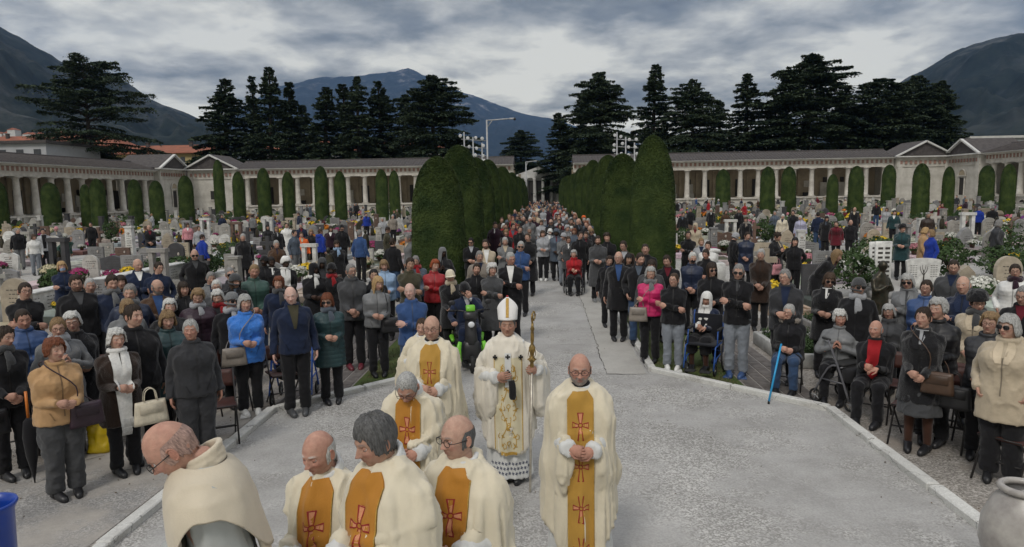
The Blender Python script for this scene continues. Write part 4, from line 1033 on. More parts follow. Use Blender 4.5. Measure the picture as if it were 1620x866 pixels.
def hair_mesh(style, lod=1, seed=0):
    key = ('hair', style, lod, seed)
    if key in GC: return GC[key]
    b = MB(); nu = {2: 96, 1: 48, 0: 18}[lod]; nv = {2: 30, 1: 18, 0: 8}[lod]
    a = np.linspace(-PI, PI, nu, endpoint=False); A = np.abs(a)
    P = dict(short=(.010, -.030, -.055, .062), crop=(.006, -.02, -.045, .066), grey=(.013, -.04, -.06, .06), parted=(.018, -.045, -.07, .05), bob=(.018, -.075, -.09, .046), curly=(.023, -.04, -.075, .058), long=(.016, -.22, -.26, .045), longloose=(.02, -.27, -.30, .05), fringe=(.0045, -.04, -.06, .0), bun=(.014, -.03, -.06, .055), fluffy=(.026, -.035, -.065, .056), afro=(.038, -.06, -.09, .052),
             beanie=(.017, .012, -.02, .030), cap=(.016, .02, 0, .036), scarfhead=(.016, -.26, -.30, .030), wrap=(.03, .0, -.05, .05), furhat=(.045, .025, .0, .035))[style]
    th, zs, zb, zf = P
    ff = np.clip((A-.55)/.75, 0, 1); ff = ff*ff*(3-2*ff); zend = zf*(1-ff)+zs*ff; bb = np.clip((A-1.7)/.8, 0, 1); zend = zend*(1-bb)+zb*bb
    if style in ('long', 'longloose', 'bob', 'scarfhead', 'curly', 'fluffy', 'afro'):
        ff = np.clip((A-(.55 if style == 'scarfhead' else .85))/.42, 0, 1); ff = ff*ff*(3-2*ff); zend = zf*(1-ff)+zs*ff; zend = zend*(1-bb)+zb*bb
    ztop = .1175; RR = []; q = np.linspace(0, 1, nv)
    cs = 38 if lod == 2 else 0
    rj = np.random.default_rng(seed+7)
    if style not in ('beanie', 'cap', 'scarfhead', 'wrap', 'furhat'): zend = zend+.006*np.sin(a*9+seed)+rj.normal(0, .004, nu)
    z_start = ztop if style != 'fringe' else .045
    for t in q:
        if style == 'fringe':
            m = np.clip((A-1.15)/.35, 0, 1); z = z_start*m+(zend-z_start*m)*t; z = np.where(A < 1.2, -.0+0*z, z)
            ztp = z
        else:
            ph = t; z = ztop+(zend-ztop)*(1-np.cos(ph*PI/2)) if True else 0
        cz = np.sqrt(np.clip(1-(np.clip(z, 0, ztop*.9995)/ztop)**2, 0, 1))**.92; cz = np.where(z <= 0, 1.0, cz)
        back = np.where(A > PI/2, 1.06, 1.0); low = np.clip(-z/.118, 0, 1)
        tap = 1-.10*low-np.where((A > 2.2) & (style not in ('long', 'longloose', 'scarfhead', 'bob')), .25*low, 0)
        if style in ('bob', 'curly'): tap = tap+.13*np.sin(np.clip(low/.8, 0, 1)*PI)
        tt = th*(1-.25*np.clip(t-.8, 0, 1)*5) if style not in ('long', 'longloose', 'scarfhead', 'bob', 'beanie', 'cap') else th
        if style in ('crop', 'fringe', 'short', 'bun', 'grey', 'parted'): tt = th*(1-.8*t**3)
        rx = (.0755*cz+tt*np.clip(cz*3, 0, 1))*tap; ry = (.094*cz*back+tt*np.clip(cz*3, 0, 1))*tap
        if style == 'fringe': rx = np.where(A < 1.2, .0*rx+.06, rx); ry = np.where(A < 1.2, .06, ry)
        x = rx*np.sin(a); y = -ry*np.cos(a); zz = z+tt*np.clip(z/.118, 0, 1)
        if style == 'scarfhead': x = x*(1+.45*np.clip(-z/.25, 0, 1)); y = y*(1+.25*np.clip(-z/.25, 0, 1))
        if style == 'cap': pass
        RR.append(np.stack([x, y, zz], 1))
    # fold the rim inward so it has an edge
    last = RR[-1].copy(); inn = last*np.array([.90, .90, 1]); inn[:, 2] += .004; RR.append(inn); in2 = inn*np.array([.93, .93, 1]); in2[:, 2] += .02; RR.append(in2)
    RR = np.array(RR); V = RR.reshape(-1, 3)
    N = V/(np.linalg.norm(V, axis=1)[:, None]+1e-9)
    if style in ('curly', 'fluffy', 'afro', 'furhat'): V = V+N*(fbm(V*38+seed, seed, 3)*.010)[:, None]
    elif style in ('short', 'grey', 'parted', 'bob', 'long', 'longloose', 'bun'):
        st = np.stack([np.arctan2(V[:, 0], -V[:, 1])*15, V[:, 2]*7, V[:, 1]*3], 1); V = V+N*(fbm(st, seed, 3)*(.0085 if lod > 1 else .0065 if lod else .003))[:, None]
    elif style in ('scarfhead', 'wrap'): V = V+N*((1-np.abs(fbm(V*np.array([14, 14, 6.])+seed, seed, 2)))*.008-.004)[:, None]
    nn = RR.shape[1]; k = RR.shape[0]; F_ = []
    for i in range(k-1):
        for j in range(nn):
            if style == 'fringe' and A[j] < 1.22: continue
            F_.append((i*nn+j, i*nn+(j+1) % nn, (i+1)*nn+(j+1) % nn, (i+1)*nn+j))
    if style != 'fringe': F_.append(tuple(range(nn-1, -1, -1)))
    b.add(V, F_)
    if style == 'bun': b.ell((0, .115, .04), (.035, .03, .032), 12, 8)
    if style == 'cap':
        b.rings([[(math.sin(t)*.085*s, -.06-math.cos(t)*.075*s, .052-.012*s) for t in np.linspace(-1.1, 1.1, 9)] for s in (.6, 1.0, 1.3)], close=False, cap=False)
        b.rings([[(math.sin(t)*.085*s, -.06-math.cos(t)*.075*s, .045-.012*s) for t in np.linspace(-1.1, 1.1, 9)] for s in (.6, 1.0, 1.3)], close=False, cap=False)
    if style == 'beanie':
        b.tube([(math.sin(t)*.092, -math.cos(t)*.113, .030-.012*abs(t)/PI*3) for t in np.linspace(0, 2*PI, 25)], .013, 6)
    me = b.mesh('hair', None); me.materials.clear(); GC[key] = me; return me
def glasses_mesh(dark, lod=1):
    key = ('gl', dark, lod)
    if key in GC: return GC[key]
    b = MB(); n = 14 if lod else 8; c = MB()
    for s in (-1, 1):
        a = np.linspace(0, 2*PI, n, endpoint=False); rx, rz = (.0285, .021) if dark else (.0245, .0175)
        ring = [(s*.0335+math.copysign(abs(math.cos(q))**.8, math.cos(q))*rx, -.1005+abs(math.cos(q)*rx+.0)*.12, .003+math.copysign(abs(math.sin(q))**.8, math.sin(q))*rz) for q in a]
        b.tube(ring+[ring[0]], .0020 if not dark else .0026, 5)
        if dark: c.add(ring+[(s*.0335, -.104, .003)], [(i, (i+1) % n, n) for i in range(n)]); c.add([(x, y+.003, z) for x, y, z in ring], [tuple(range(n))])
        b.tube([(s*.060, -.095, .006), (s*.074, -.07, .006), (s*.082, .0, .004)], .0022, 5)
    b.tube([(-.010, -.102, .005), (0, -.105, .007), (.010, -.102, .005)], .0020, 5)
    me = b.mesh('glasses', [m_frame]); lens = c.mesh('lens', [m_lensd]) if dark else None
    GC[key] = (me, lens); return GC[key]
def decal(pts, faces, tree, origin_y=-2.0, off=.004, thick=.004, mb=None, mi=0, maxd=4, direction=(0, 1, 0)):
    """lay a flat pattern (x, z points) onto a garment surface as a thin sheet with thickness"""
    out = []; ok = []
    for x, z in pts:
        loc, nor, idx, dist = tree.ray_cast(Vector((x, origin_y, z)), Vector(direction), maxd)
        ok.append(loc is not None); out.append((loc.x, loc.y-off-thick, loc.z) if loc is not None else (x, 0, z))
    F_ = [f for f in faces if all(ok[i] for i in f)]
    mb = mb or MB(); n = len(out)
    back = [(x, y+thick+off*.6, z) for x, y, z in out]
    mb.add(out+back, [f for f in F_]+[tuple(i+n for i in reversed(f)) for f in F_], mi)
    return mb
def quadgrid(x0, x1, z0, z1, nx, nz, fx=None):
    P = []; 
    for j in range(nz+1):
        z = z0+(z1-z0)*j/nz
        for i in range(nx+1):
            t = i/nx; P.append(((x0+(x1-x0)*t) if fx is None else fx(t, j/nz), z))
    return P, [(j*(nx+1)+i, j*(nx+1)+i+1, (j+1)*(nx+1)+i+1, (j+1)*(nx+1)+i) for j in range(nz) for i in range(nx)]
SKIN = dict(fair=(.47, .29, .22), ruddy=(.46, .255, .19), tan=(.40, .235, .17), dark=(.055, .030, .02), olive=(.38, .24, .17), pale=(.56, .37, .31))
HC = dict(white=(.50, .50, .48), grey=(.20, .195, .19), dgrey=(.10, .10, .10), black=(.014, .012, .012), brown=(.055, .033, .02), dbrown=(.028, .018, .012), auburn=(.14, .045, .02), red=(.25, .06, .02), blond=(.38, .25, .12), dblond=(.22, .145, .075), lgrey=(.34, .34, .33))
CC = dict(black=(.012, .012, .014), charcoal=(.035, .036, .04), dgrey=(.06, .062, .066), grey=(.16, .165, .17), lgrey=(.34, .35, .37), navy=(.014, .022, .05), blue=(.035, .075, .19), bright=(.05, .20, .62), teal=(.02, .05, .055), green=(.035, .08, .065), olive=(.06, .055, .035), brown=(.07, .038, .022), rust=(.19, .06, .02), dbrown=(.03, .018, .013), tan=(.42, .26, .13), beige=(.45, .38, .28), cream=(.62, .56, .44), white=(.70, .70, .68), red=(.30, .015, .02), magenta=(.50, .02, .12), purple=(.035, .02, .045), plum=(.03, .014, .024), jeans=(.035, .065, .13), ljeans=(.20, .22, .25), lblue=(.26, .38, .55), pink=(.55, .25, .28), orange=(.75, .14, .03), khaki=(.20, .17, .11), royal=(.015, .04, .28), taupe=(.24, .21, .18), lilac=(.36, .36, .48), burgundy=(.12, .015, .025), yellow=(.7, .5, .05), slate=(.08, .10, .13))
COATS = {  # style -> coat args, material
    'jacket': (dict(length=.84, inf=.032), m_cloth), 'anorak': (dict(length=.82, inf=.045, hood=True), m_cloth), 'puffer': (dict(length=.86, inf=.050, puff=.062), m_nylon), 'longpuffer': (dict(length=.60, inf=.048, puff=.066, flare=.02), m_nylon),
    'puffervest': (dict(length=.86, inf=.045, puff=.07), m_nylon), 'coat': (dict(length=.62, inf=.038, flare=.03), m_wool), 'longcoat': (dict(length=.42, inf=.036, flare=.04), m_wool), 'sweater': (dict(length=.90, inf=.022), m_wool), 'shirt': (dict(length=.90, inf=.018), m_cloth),
    'suit': (dict(length=.82, inf=.026), m_cloth), 'parka': (dict(length=.66, inf=.052, hood=True, flare=.015), m_cloth), 'habit': (dict(length=.14, inf=.035, flare=.11), m_cloth), 'robe': (dict(length=.12, inf=.04, flare=.10), m_cloth), 'cardigan': (dict(length=.78, inf=.034), m_wool)}
PG = {}
FACES = {}
NP = [0]
def person(x, y, face_to=None, H=1.70, label=None, g='m', pose='st', arms=None, coat='jacket', cc='black', leg='trousers', lc='black', shoe='shoe', sc='black', hair='short', hc='grey', skin='fair',
           glasses=None, girth=1.0, belly=0.0, hy=0.0, hp=-.05, hr=0.0, lean=0.0, hunch=0.0, lod=1, beard=0.0, scarf=None, shirt=None, shirtc=None, bag=None, bagc='black', armL=None, armR=None, group=None, z=0.0, yaw=None, chub=None, hat=None, hatc='black',
           mask=None, trim=None, smile=0.0, seed=None, hoodfur=None, bare=False, width=1.0, xkey=None, strap=None, longscarf=None, nose=1.0, age=None, skirt_z=.5, zip_=False, no_legs=False, nocoat=False, collar=True):
    NP[0] += 1; seed = seed if seed is not None else NP[0] % 5
    if yaw is None:
        ft = face_to or (0.0, 2.5); yaw = math.atan2(ft[0]-x, -(ft[1]-y))
    if arms is None: arms = 'lap' if pose == 'sit' else ('sides', 'clasp', 'clasphigh', 'pockets', 'back', 'cross', 'clasp', 'sides')[(NP[0]*5+NP[0]//8) % 8]
    if hy == 0 and lod: hy = (-.3, .15, 0, .3, -.15, 0, .45)[(NP[0]*3) % 7]; hr = hr or (.08, 0, -.08)[NP[0] % 3]; hp = hp if hp != -.05 else (-.05, .08, .0, .15)[NP[0] % 4]
    fem = g == 'f'; k = H/1.72
    root = empty('person', (x, y, z), yaw, k); tag(root, label, 'person', group)
    akey = (tuple(map(tuple, [armL['w']])) if armL else 0, tuple(map(tuple, [armR['w']])) if armR else 0)
    skey = (pose, arms, round(lean, 2), round(hunch, 2), akey)
    S = skeleton(pose, arms, lean, hunch, armL, armR)
    HM, _ = head_matrix(S, hy, hp, hr)
    chub = chub if chub is not None else max(0, (girth-1)*2)
    if girth > 1: girth = 1+(girth-1)*.8
    face = dict(chub=round(chub, 1), age=(.9 if hc in ('white', 'grey', 'lgrey') else .3) if age is None else age, hair=tuple(c/max(.02, s_) for c, s_ in zip(HC[hc], SKIN[skin])), beard=beard, nose=nose, smile=smile)
    bk = (skey, round(hy, 1), round(hp, 1), round(hr, 1), lod, fem, tuple(sorted((a, str(b)) for a, b in face.items())), round(girth, 2))
    sk = SKIN[skin]; j = 1+((NP[0]*37) % 11-5)*.018; sk = tuple(c*j for c in sk)
    link('body', body_mesh(bk, S, HM, face, lod, fem, girth=girth), root, color=sk)
    # legs
    if not no_legs:
        if leg == 'trousers' or leg == 'jeans':
            me = legs_mesh(S, (pose,), 'trousers', width, lod, girth)
        else: me = legs_mesh(S, (pose,), 'skirt', 1, lod, girth, skirt_z=skirt_z)
        nm = 'trousers' if leg != 'skirt' else 'skirt'
        o = link(nm, with_mat(me, m_cloth, nm), root, color=CC[lc])
        if leg == 'skirt':
            b = MB()
            for s, hip, kn, an in S['legs']: b.tube([hip, kn, an, an-np.array([0, 0, .04])], [.085, .062, .042, .04], 10, 0, sub=4)
            b.build('tights', m_cloth, root, color=(.05, .022, .014))
        for me in shoe_meshes(S, (pose,), shoe, lod): link('shoe', with_mat(me, m_leather, 'shoe', m_white), root, color=CC[sc])
    # coat
    args, cm = COATS[coat]; args = dict(args)
    if lod == 0: args['puff'] = 0
    me, V, F_ = coat_mesh(S, skey, coat, girth=round(girth, 2), belly=belly, bust=.022 if fem else 0, lod=lod, collar=collar, **{k_: v for k_, v in args.items()})
    nmc = dict(sweater='sweater', shirt='shirt', suit='suit_jacket', habit='habit', robe='robe', cardigan='cardigan').get(coat, 'coat')
    co = link(nmc, with_mat(me, cm, nmc), root, color=CC[cc] if isinstance(cc, str) else cc)
    nk = S['neck']
    def tree():
        kk = id(me)
        if kk not in PG: PG[kk] = BVHTree.FromPolygons(V.tolist(), F_)
        return PG[kk]
    if not shirt and not shirtc and not scarf and not longscarf and lod and coat in ('jacket', 'coat', 'suit', 'cardigan', 'parka', 'longcoat') and NP[0] % 2: shirt, shirtc = 'small', ('lgrey', 'white', 'slate', 'dgrey', 'beige', 'navy', 'burgundy')[NP[0] % 7]
    if V is not None and (shirt or shirtc):
        shc = shirtc or 'white'; zt = nk[2]+.015; zb = zt-(.30 if shirt != 'small' else .16)
        if shirt == 'full': zb = nk[2]-.52
        P, Q = quadgrid(0, 0, zb, zt, 6, 12, lambda t, v: (t-.5)*2*((.015+.055*v) if shirt != 'full' else (.05+.03*v)))
        mb = decal(P, Q, tree(), off=.003); 
        if mb.n: mb.build('shirt', m_cloth, root, color=CC[shc])
    if V is not None and (zip_ or coat in ('puffer', 'longpuffer', 'jacket', 'parka', 'anorak', 'coat', 'suit')) and (not shirt or shirt == 'small') and lod:
        P, Q = quadgrid(-.006, .006, max(args.get('length', .84), .9)+S['dz']+.03 if not S['sit'] else .55, nk[2]-(.15 if shirt == 'small' else .01), 1, 16); mb = decal(P, Q, tree(), off=.0015, thick=.003)
        c_ = CC[cc] if isinstance(cc, str) else cc
        if mb.n: mb.build('zip', m_nylon, root, color=tuple(v*.45 for v in c_))
        if coat in ('coat', 'suit', 'parka'):
            for s in (-1, 1):
                P, Q = quadgrid(0, 0, nk[2]-.20, nk[2]+.005, 2, 6, lambda t, v: s*(.008+(.045+.03*math.sin(v*PI))*t+.012*v)); mb = decal(P, Q, tree(), off=.002, thick=.008)
                if mb.n: mb.build('lapel', cm, root, color=tuple(v*1.25 for v in c_))
    if V is not None and lod and y < 15 and pose != 'sit' and coat in ('jacket', 'coat', 'parka', 'anorak', 'cardigan', 'suit', 'longcoat', 'puffer', 'longpuffer'):
        c_ = CC[cc] if isinstance(cc, str) else cc
        if arms not in ('pockets',):
            for s in (-1, 1):
                P_, Q_ = quadgrid(0, 0, .90, .985, 1, 4, lambda t, v: s*(.085+.035*v+.014*t)); mb = decal(P_, Q_, tree(), off=.001, thick=.005)
                if mb.n: mb.build('pocket', cm, root, color=tuple(v*.6 for v in c_))
        if coat in ('coat', 'cardigan', 'suit', 'longcoat') and not longscarf:
            for kz in range(4):
                zc = 1.26-kz*.105; a_ = np.linspace(0, 2*PI, 9)[:-1]; mb = decal([(.028+.011*math.cos(q), zc+.011*math.sin(q)) for q in a_], [tuple(range(8))], tree(), off=.003, thick=.004)
                if mb.n: mb.build('button', m_leather, root, color=tuple(v*.5+.01 for v in c_))
    # hair, hats
    hs = 'crop' if hair == 'bald' else hair
    if hair != 'bald' and hair != 'none':
        o = link('hair', with_mat(hair_mesh(hair, lod, seed), m_hair, 'hair'), root, color=HC[hc]); o.matrix_local = HM
    if hat:
        hm_ = {'veil': 'scarfhead'}.get(hat, hat)
        o = link({'veil': 'veil', 'scarfhead': 'headscarf', 'wrap': 'headscarf', 'furhat': 'fur_hat'}.get(hat, hat), with_mat(hair_mesh(hm_, lod, 1), m_wool if hat in ('beanie', 'furhat') else m_cloth, 'hat'), root, color=CC[hatc]); o.matrix_local = HM @ Matrix.Scale(1.05, 4)
    if glasses and lod:
        gm, lens = glasses_mesh(glasses == 'sun', lod); o = link('glasses', gm, root); o.matrix_local = HM
        if lens: l2 = link('lens', lens, o)
    if mask:
        b = MB(); a = np.linspace(-1.25, 1.25, 11)
        b.rings([[(math.sin(t)*.062*(1-.15*abs(v)), -.0+-math.cos(t)*(.108-.01*abs(v-.4)), -.045+v*.032) for t in a] for v in (-1, -.5, 0, .5, .95)], close=False, cap=False)
        b.rings([[(math.sin(t)*.060*(1-.15*abs(v)), -math.cos(t)*(.104-.01*abs(v-.4)), -.045+v*.032) for t in a] for v in (-1, -.5, 0, .5, .95)], close=False, cap=False)
        o = b.build('face_mask', m_cloth, root, color=CC[mask]); o.matrix_local = HM
    if scarf:
        b = MB(); r_ = .034
        b.tube([nk+np.array([math.cos(a)*.083, -.018+math.sin(a)*.078, .012+.018*math.sin(a*3)]) for a in np.linspace(0, 2*PI, 17)], [(r_, r_*1.2)]*17, 10)
        b.tube([nk+np.array([.015, -.10, .0]), nk+np.array([.03, -.15, -.09]), nk+np.array([.035, -.155, -.22])], [(.028, .02), (.045, .018), (.05, .010)], 10, sub=3)
        V2 = b.verts(); V2 = V2+np.stack([vnoise(V2*24, 1), vnoise(V2*24, 2), vnoise(V2*24, 3)], 1)*.006
        c = MB(); c.add(V2, b.f); c.build('scarf', m_wool, root, color=CC[scarf])
    if longscarf:
        b = MB(); tr = tree()
        for s in (-1, 1):
            P, Q = quadgrid(0, 0, nk[2]-.46 if S['sit'] else (.62 if s < 0 else .70), nk[2]+.01, 6, 30, lambda t, v: s*(.012+.045*v)+(t-.5)*.095)
            decal(P, Q, tr, off=.008, thick=.014, mb=b)
            for i in range(0 if S['sit'] else 9):
                x_ = s*.012+(i/8-.5)*.095; zz = .62 if s < 0 else .70; b.tube([(x_, -.20, zz+.02), (x_+.004, -.205, zz-.05), (x_-.003, -.20, zz-.10)], .0045, 5)
        b.tube([nk+np.array([math.cos(a)*.082, -.012+math.sin(a)*.078, .02]) for a in np.linspace(0, 2*PI, 13)], .030, 8)
        b.build('scarf', m_wool, root, color=CC[longscarf])
    if hoodfur:
        b = MB(); b.tube([nk+np.array([math.cos(a)*.125, .02+math.sin(a)*.10, .01]) for a in np.linspace(-.9, PI+.9, 26)], .032, 8, sub=2); V2 = b.verts(); V2 += np.random.default_rng(2).normal(0, .008, V2.shape); c = MB(); c.add(V2, b.f); c.build('fur_trim', m_wool, root, color=CC[hoodfur])
    if bag:
        # strap over the shoulder is part of the bag, the bag hangs from the person: a thing of its own carried by them
        sd = 1 if bag.endswith('L') else -1; bx = MB(); zt = S['dz']
        bg_ = empty('handbag', (x, y, z), yaw, k); tag(bg_, strap or f'{bagc} bag', 'bag'); cxx = sd*.20; zb = .90+zt; yb = -.17
        if bag.startswith('hand'): cxx = sd*.24; zb = .74+zt; yb = -.24
        if bag.startswith('tote'): cxx = sd*.27; zb = .62+zt; yb = -.05
        w_, h_ = (.17, .125) if not bag.startswith('hand') else (.19, .135)
        b = MB(); a = np.linspace(0, 2*PI, 20, endpoint=False); RR = []
        for t in np.linspace(0, 1, 8):
            e = .035*(1-.35*t)*(1 if 0 < t < 1 else .75); ww = w_*(1-.14*t); RR.append(np.stack([cxx+np.sign(np.cos(a))*np.abs(np.cos(a))**.5*ww, yb+np.sign(np.sin(a))*np.abs(np.sin(a))**.7*e*1.5, np.full(20, zb-h_+2*h_*t)], 1))
        b.rings(RR); b.build('pouch', m_leather, bg_, color=CC[bagc])
        b = MB(); b.box((cxx, yb-.048, zb+h_*.35), (w_*1.3, .012, h_*.8), bev=.004); b.build('flap', m_leather, bg_, color=tuple(v*.8 for v in CC[bagc]))
        b = MB()
        if bag.startswith('hand'):
            for yy in (-.03, .03): b.tube([(cxx-.07, yb+yy, zb+h_), (cxx-.055, yb+yy, zb+h_+.11), (cxx, yb+yy, zb+h_+.15), (cxx+.055, yb+yy, zb+h_+.11), (cxx+.07, yb+yy, zb+h_)], .006, 6, sub=3)
            b.build('handle', m_leather, bg_, color=CC[bagc])
        else:
            shd = S['tl']((-sd*.10 if bag.startswith('cross') else sd*.13, 0, 1.46)); pts = [(cxx-sd*.10, yb, zb+h_*.8), (cxx*.55-sd*.0, -.185*max(1, girth)-belly, (zb+shd[2])/2+.05) if bag.startswith('cross') else (sd*.17, -.16, 1.2+zt), (shd[0], shd[1]-.10, shd[2]+.0), (shd[0], shd[1], shd[2]+.045), (shd[0]-sd*0, shd[1]+.12, shd[2]-.04), (cxx, .14, zb+.2), (cxx+sd*.10, yb+.05, zb+h_*.8)]
            b.tube(pts, .0065, 6, sub=4); b.build('strap', m_leather, bg_, color=CC[bagc])
    return root, S
MC = {}
def with_mat(me, m, name, m2=None):
    """the same mesh data with a material slot; cached so that copies share it"""
    k = (id(me), m.name, m2.name if m2 else '')
    if k not in MC:
        q = me if not len(me.materials) and not any(kk[0] == id(me) for kk in MC) else me.copy()
        q.materials.clear(); q.materials.append(m)
        if m2: q.materials.append(m2)
        MC[k] = q
    return MC[k]
def P(px, py, H, label, **k):
    if 'Y' in k:
        Y = k.pop('Y'); x, z = atY(px, py, Y); return person(x, Y, H=z*(1 if k.get('pose') != 'sit' else 1.72/1.29), label=label, **k)
    """stand a person where the top of the head shows at a photo pixel"""
    top = H if k.get('pose') != 'sit' else H*(1.72-.43)/1.72
    x, y = at(px, py, top+k.pop('dz', 0)); return person(x, y, H=H, label=label, **k)
# ================================================================ chairs, walkers, bags
m_seat = mat('dark_chair_seat', (.07, .022, .016), .5, noise_scale=20, color2=(.045, .016, .012))
m_tube = mat('dark_tube', (.03, .028, .028), .4, .4)
m_rubber = mat('rubber', (.015, .015, .015), .8)
m_paint = mat('enamel', (1, 1, 1), .35, objcol=True, noise_scale=8, var=.1, spec=.5)
m_plast = mat('plastic', (1, 1, 1), .4, objcol=True, noise_scale=5, var=.12)
def _chair():
    f = MB()
    for s in (-1, 1):
        x = s*.20
        f.tube([(x, .26, .0), (x*.98, -.17, .84)], .011, 7)          # rear foot to ... leaning back upright
        f.tube([(x*.92, -.24, 0), (x*.92, .20, .46)], .011, 7)
    f.tube([(-.19, .15, .20), (.19, .15, .20)], .008, 6); f.tube([(-.185, -.14, .12), (.185, -.14, .12)], .008, 6); f.tube([(-.19, .2, .46), (.19, .2, .46)], .008, 6)
    # mirror so that the back is behind the sitter (+y)
    V = f.verts().copy(); V[:, 1] *= -1; V[:, 1] -= .0; g = MB(); g.add(V, [tuple(reversed(q)) for q in f.f])
    a = MB(); a.box((0, .0, .455), (.40, .40, .028), bev=.012); b = MB()
    zz = np.linspace(.62, .82, 5); b.rings([[(x*1.0, .145+.05*((z-.62)/.2)-.02*(1-(x/.2)**2)*-1+t, z) for x in np.linspace(-.2, .2, 9)]+[(x, .165+.05*((z-.62)/.2)+.02*(1-(x/.2)**2), z) for x in np.linspace(.2, -.2, 9)] for z, t in zip(zz, [0]*5)])
    return g.mesh('frame', m_tube), a.mesh('seat', m_seat), b.mesh('backrest', m_seat)
CHM = _chair()
def chair(x, y, yaw, label, group='folding chairs set out on the gravel'):
    r = empty('folding_chair', (x, y, .002), yaw); tag(r, label, 'chair', group)
    link('frame', CHM[0], r); link('seat', CHM[1], r); link('backrest', CHM[2], r); return r
def wheel(b, c, r, w=.03, ax='x', mi=0, spokes=0, b2=None):
    a = np.linspace(0, 2*PI, 21); p = [(c[0], c[1]+math.cos(q)*r, c[2]+math.sin(q)*r) for q in a]; b.tube(p, w/2, 7, mi, cap=False)
    if b2 is not None:
        b2.tube([(c[0]-w*.6, c[1], c[2]), (c[0]+w*.6, c[1], c[2])], r*.16, 8)
        for k in range(spokes or 5):
            q = k*2*PI/(spokes or 5); b2.tube([c, (c[0], c[1]+math.cos(q)*r, c[2]+math.sin(q)*r)], .006 if spokes < 8 else .0025, 4)
def rollator(x, y, yaw, label, col=(.02, .08, .30)):
    r = empty('rollator', (x, y, .002), yaw); tag(r, label, 'walker'); f = MB()
    for s in (-1, 1):
        X = s*.29
        f.tube([(X, -.30, .14), (X*.98, -.12, .55), (X*.95, .06, .90)], .014, 8, sub=3); f.tube([(X, .24, .14), (X*.98, .04, .52), (X*.96, -.10, .58)], .013, 8, sub=3)
        f.tube([(X, -.2, .36), (X, .12, .36)], .010, 6)
    f.tube([(-.25, .0, .56), (.25, .0, .56)], .011, 7); f.tube([(-.25, -.12, .55), (.25, -.12, .55)], .011, 7); f.tube([(-.25, -.02, .40), (.25, -.02, .40)], .009, 6); f.build('frame', m_paint, r, color=col)
    for s in (-1, 1):
        for yy in (-.30, .24):
            w = MB(); h = MB(); wheel(w, (s*.26, yy, .095), .082, .03, b2=h); o = w.build('wheel', m_rubber, r); h.tube([(s*.26+.025, yy, .095), (s*.26+.025, yy, .2), (s*.26, yy, .2)], .009, 5); h.build('rim', m_galv, o)
        g = MB(); g.tube([(s*.247, .05, .90), (s*.247, .17, .91)], .017, 8); g.build('handle', m_rubber, r)
        g = MB(); g.tube([(s*.247, .13, .885), (s*.247, .06, .86), (s*.25, .02, .80)], .006, 5); g.build('brake', m_galv, r)
    s_ = MB(); s_.box((0, -.03, .575), (.42, .22, .03), bev=.012); s_.build('seat', m_rubber, r)
    b = MB(); b.box((0, -.16, .44), (.36, .16, .20), taper=1.1, bev=.03); b.build('basket', m_cloth, r, color=(.02, .02, .022)); return r
def wheelchair(x, y, yaw, label, col=(.02, .08, .30)):
    r = empty('wheelchair', (x, y, .002), yaw); tag(r, label, 'wheelchair'); f = MB()
    for s in (-1, 1):
        X = s*.235
        f.tube([(X, .26, .95), (X, .20, .88), (X, .20, .42), (X, .20, .3)], .012, 8, sub=2); f.tube([(X, .2, .47), (X, -.25, .47), (X, -.30, .42), (X, -.40, .12)], .012, 8, sub=2); f.tube([(X, .2, .30), (X, -.22, .28), (X, -.25, .2)], .011, 7, sub=2)
        f.tube([(X, .2, .70), (X, -.16, .69), (X, -.18, .47)], .011, 7)
    f.tube([(-.23, .2, .3), (.23, -.05, .46)], .01, 6); f.tube([(.23, .2, .3), (-.23, -.05, .46)], .01, 6); f.build('frame', m_paint, r, color=col)
    for s in (-1, 1):
        w = MB(); h = MB(); wheel(w, (s*.29, .16, .30), .285, .028, b2=h, spokes=16); o = w.build('wheel', m_rubber, r); h2 = MB(); wheel(h, (s*.32, .16, .30), .25, .014); h.build('rim', m_galv, o)
        w = MB(); h = MB(); wheel(w, (s*.22, -.26, .09), .08, .03, b2=h); o = w.build('caster', m_rubber, r); h.build('rim', m_galv, o)
        b = MB(); b.box((s*.235, .0, .715), (.05, .28, .03), bev=.01); b.build('armrest', m_rubber, r)
        b = MB(); b.box((s*.12, -.43, .10), (.16, .15, .015), bev=.005); b.build('footrest', m_rubber, r)
        b = MB(); b.tube([(s*.235, .25, .95), (s*.235, .35, .955)], .017, 8); b.build('handle', m_rubber, r)
    b = MB(); b.box((0, -.02, .475), (.44, .42, .03), bev=.012); b.build('seat', m_cloth, r, color=(.015, .016, .02)); b = MB(); b.box((0, .205, .70), (.44, .03, .42), bev=.012); b.build('backrest', m_cloth, r, color=(.015, .016, .02)); return r
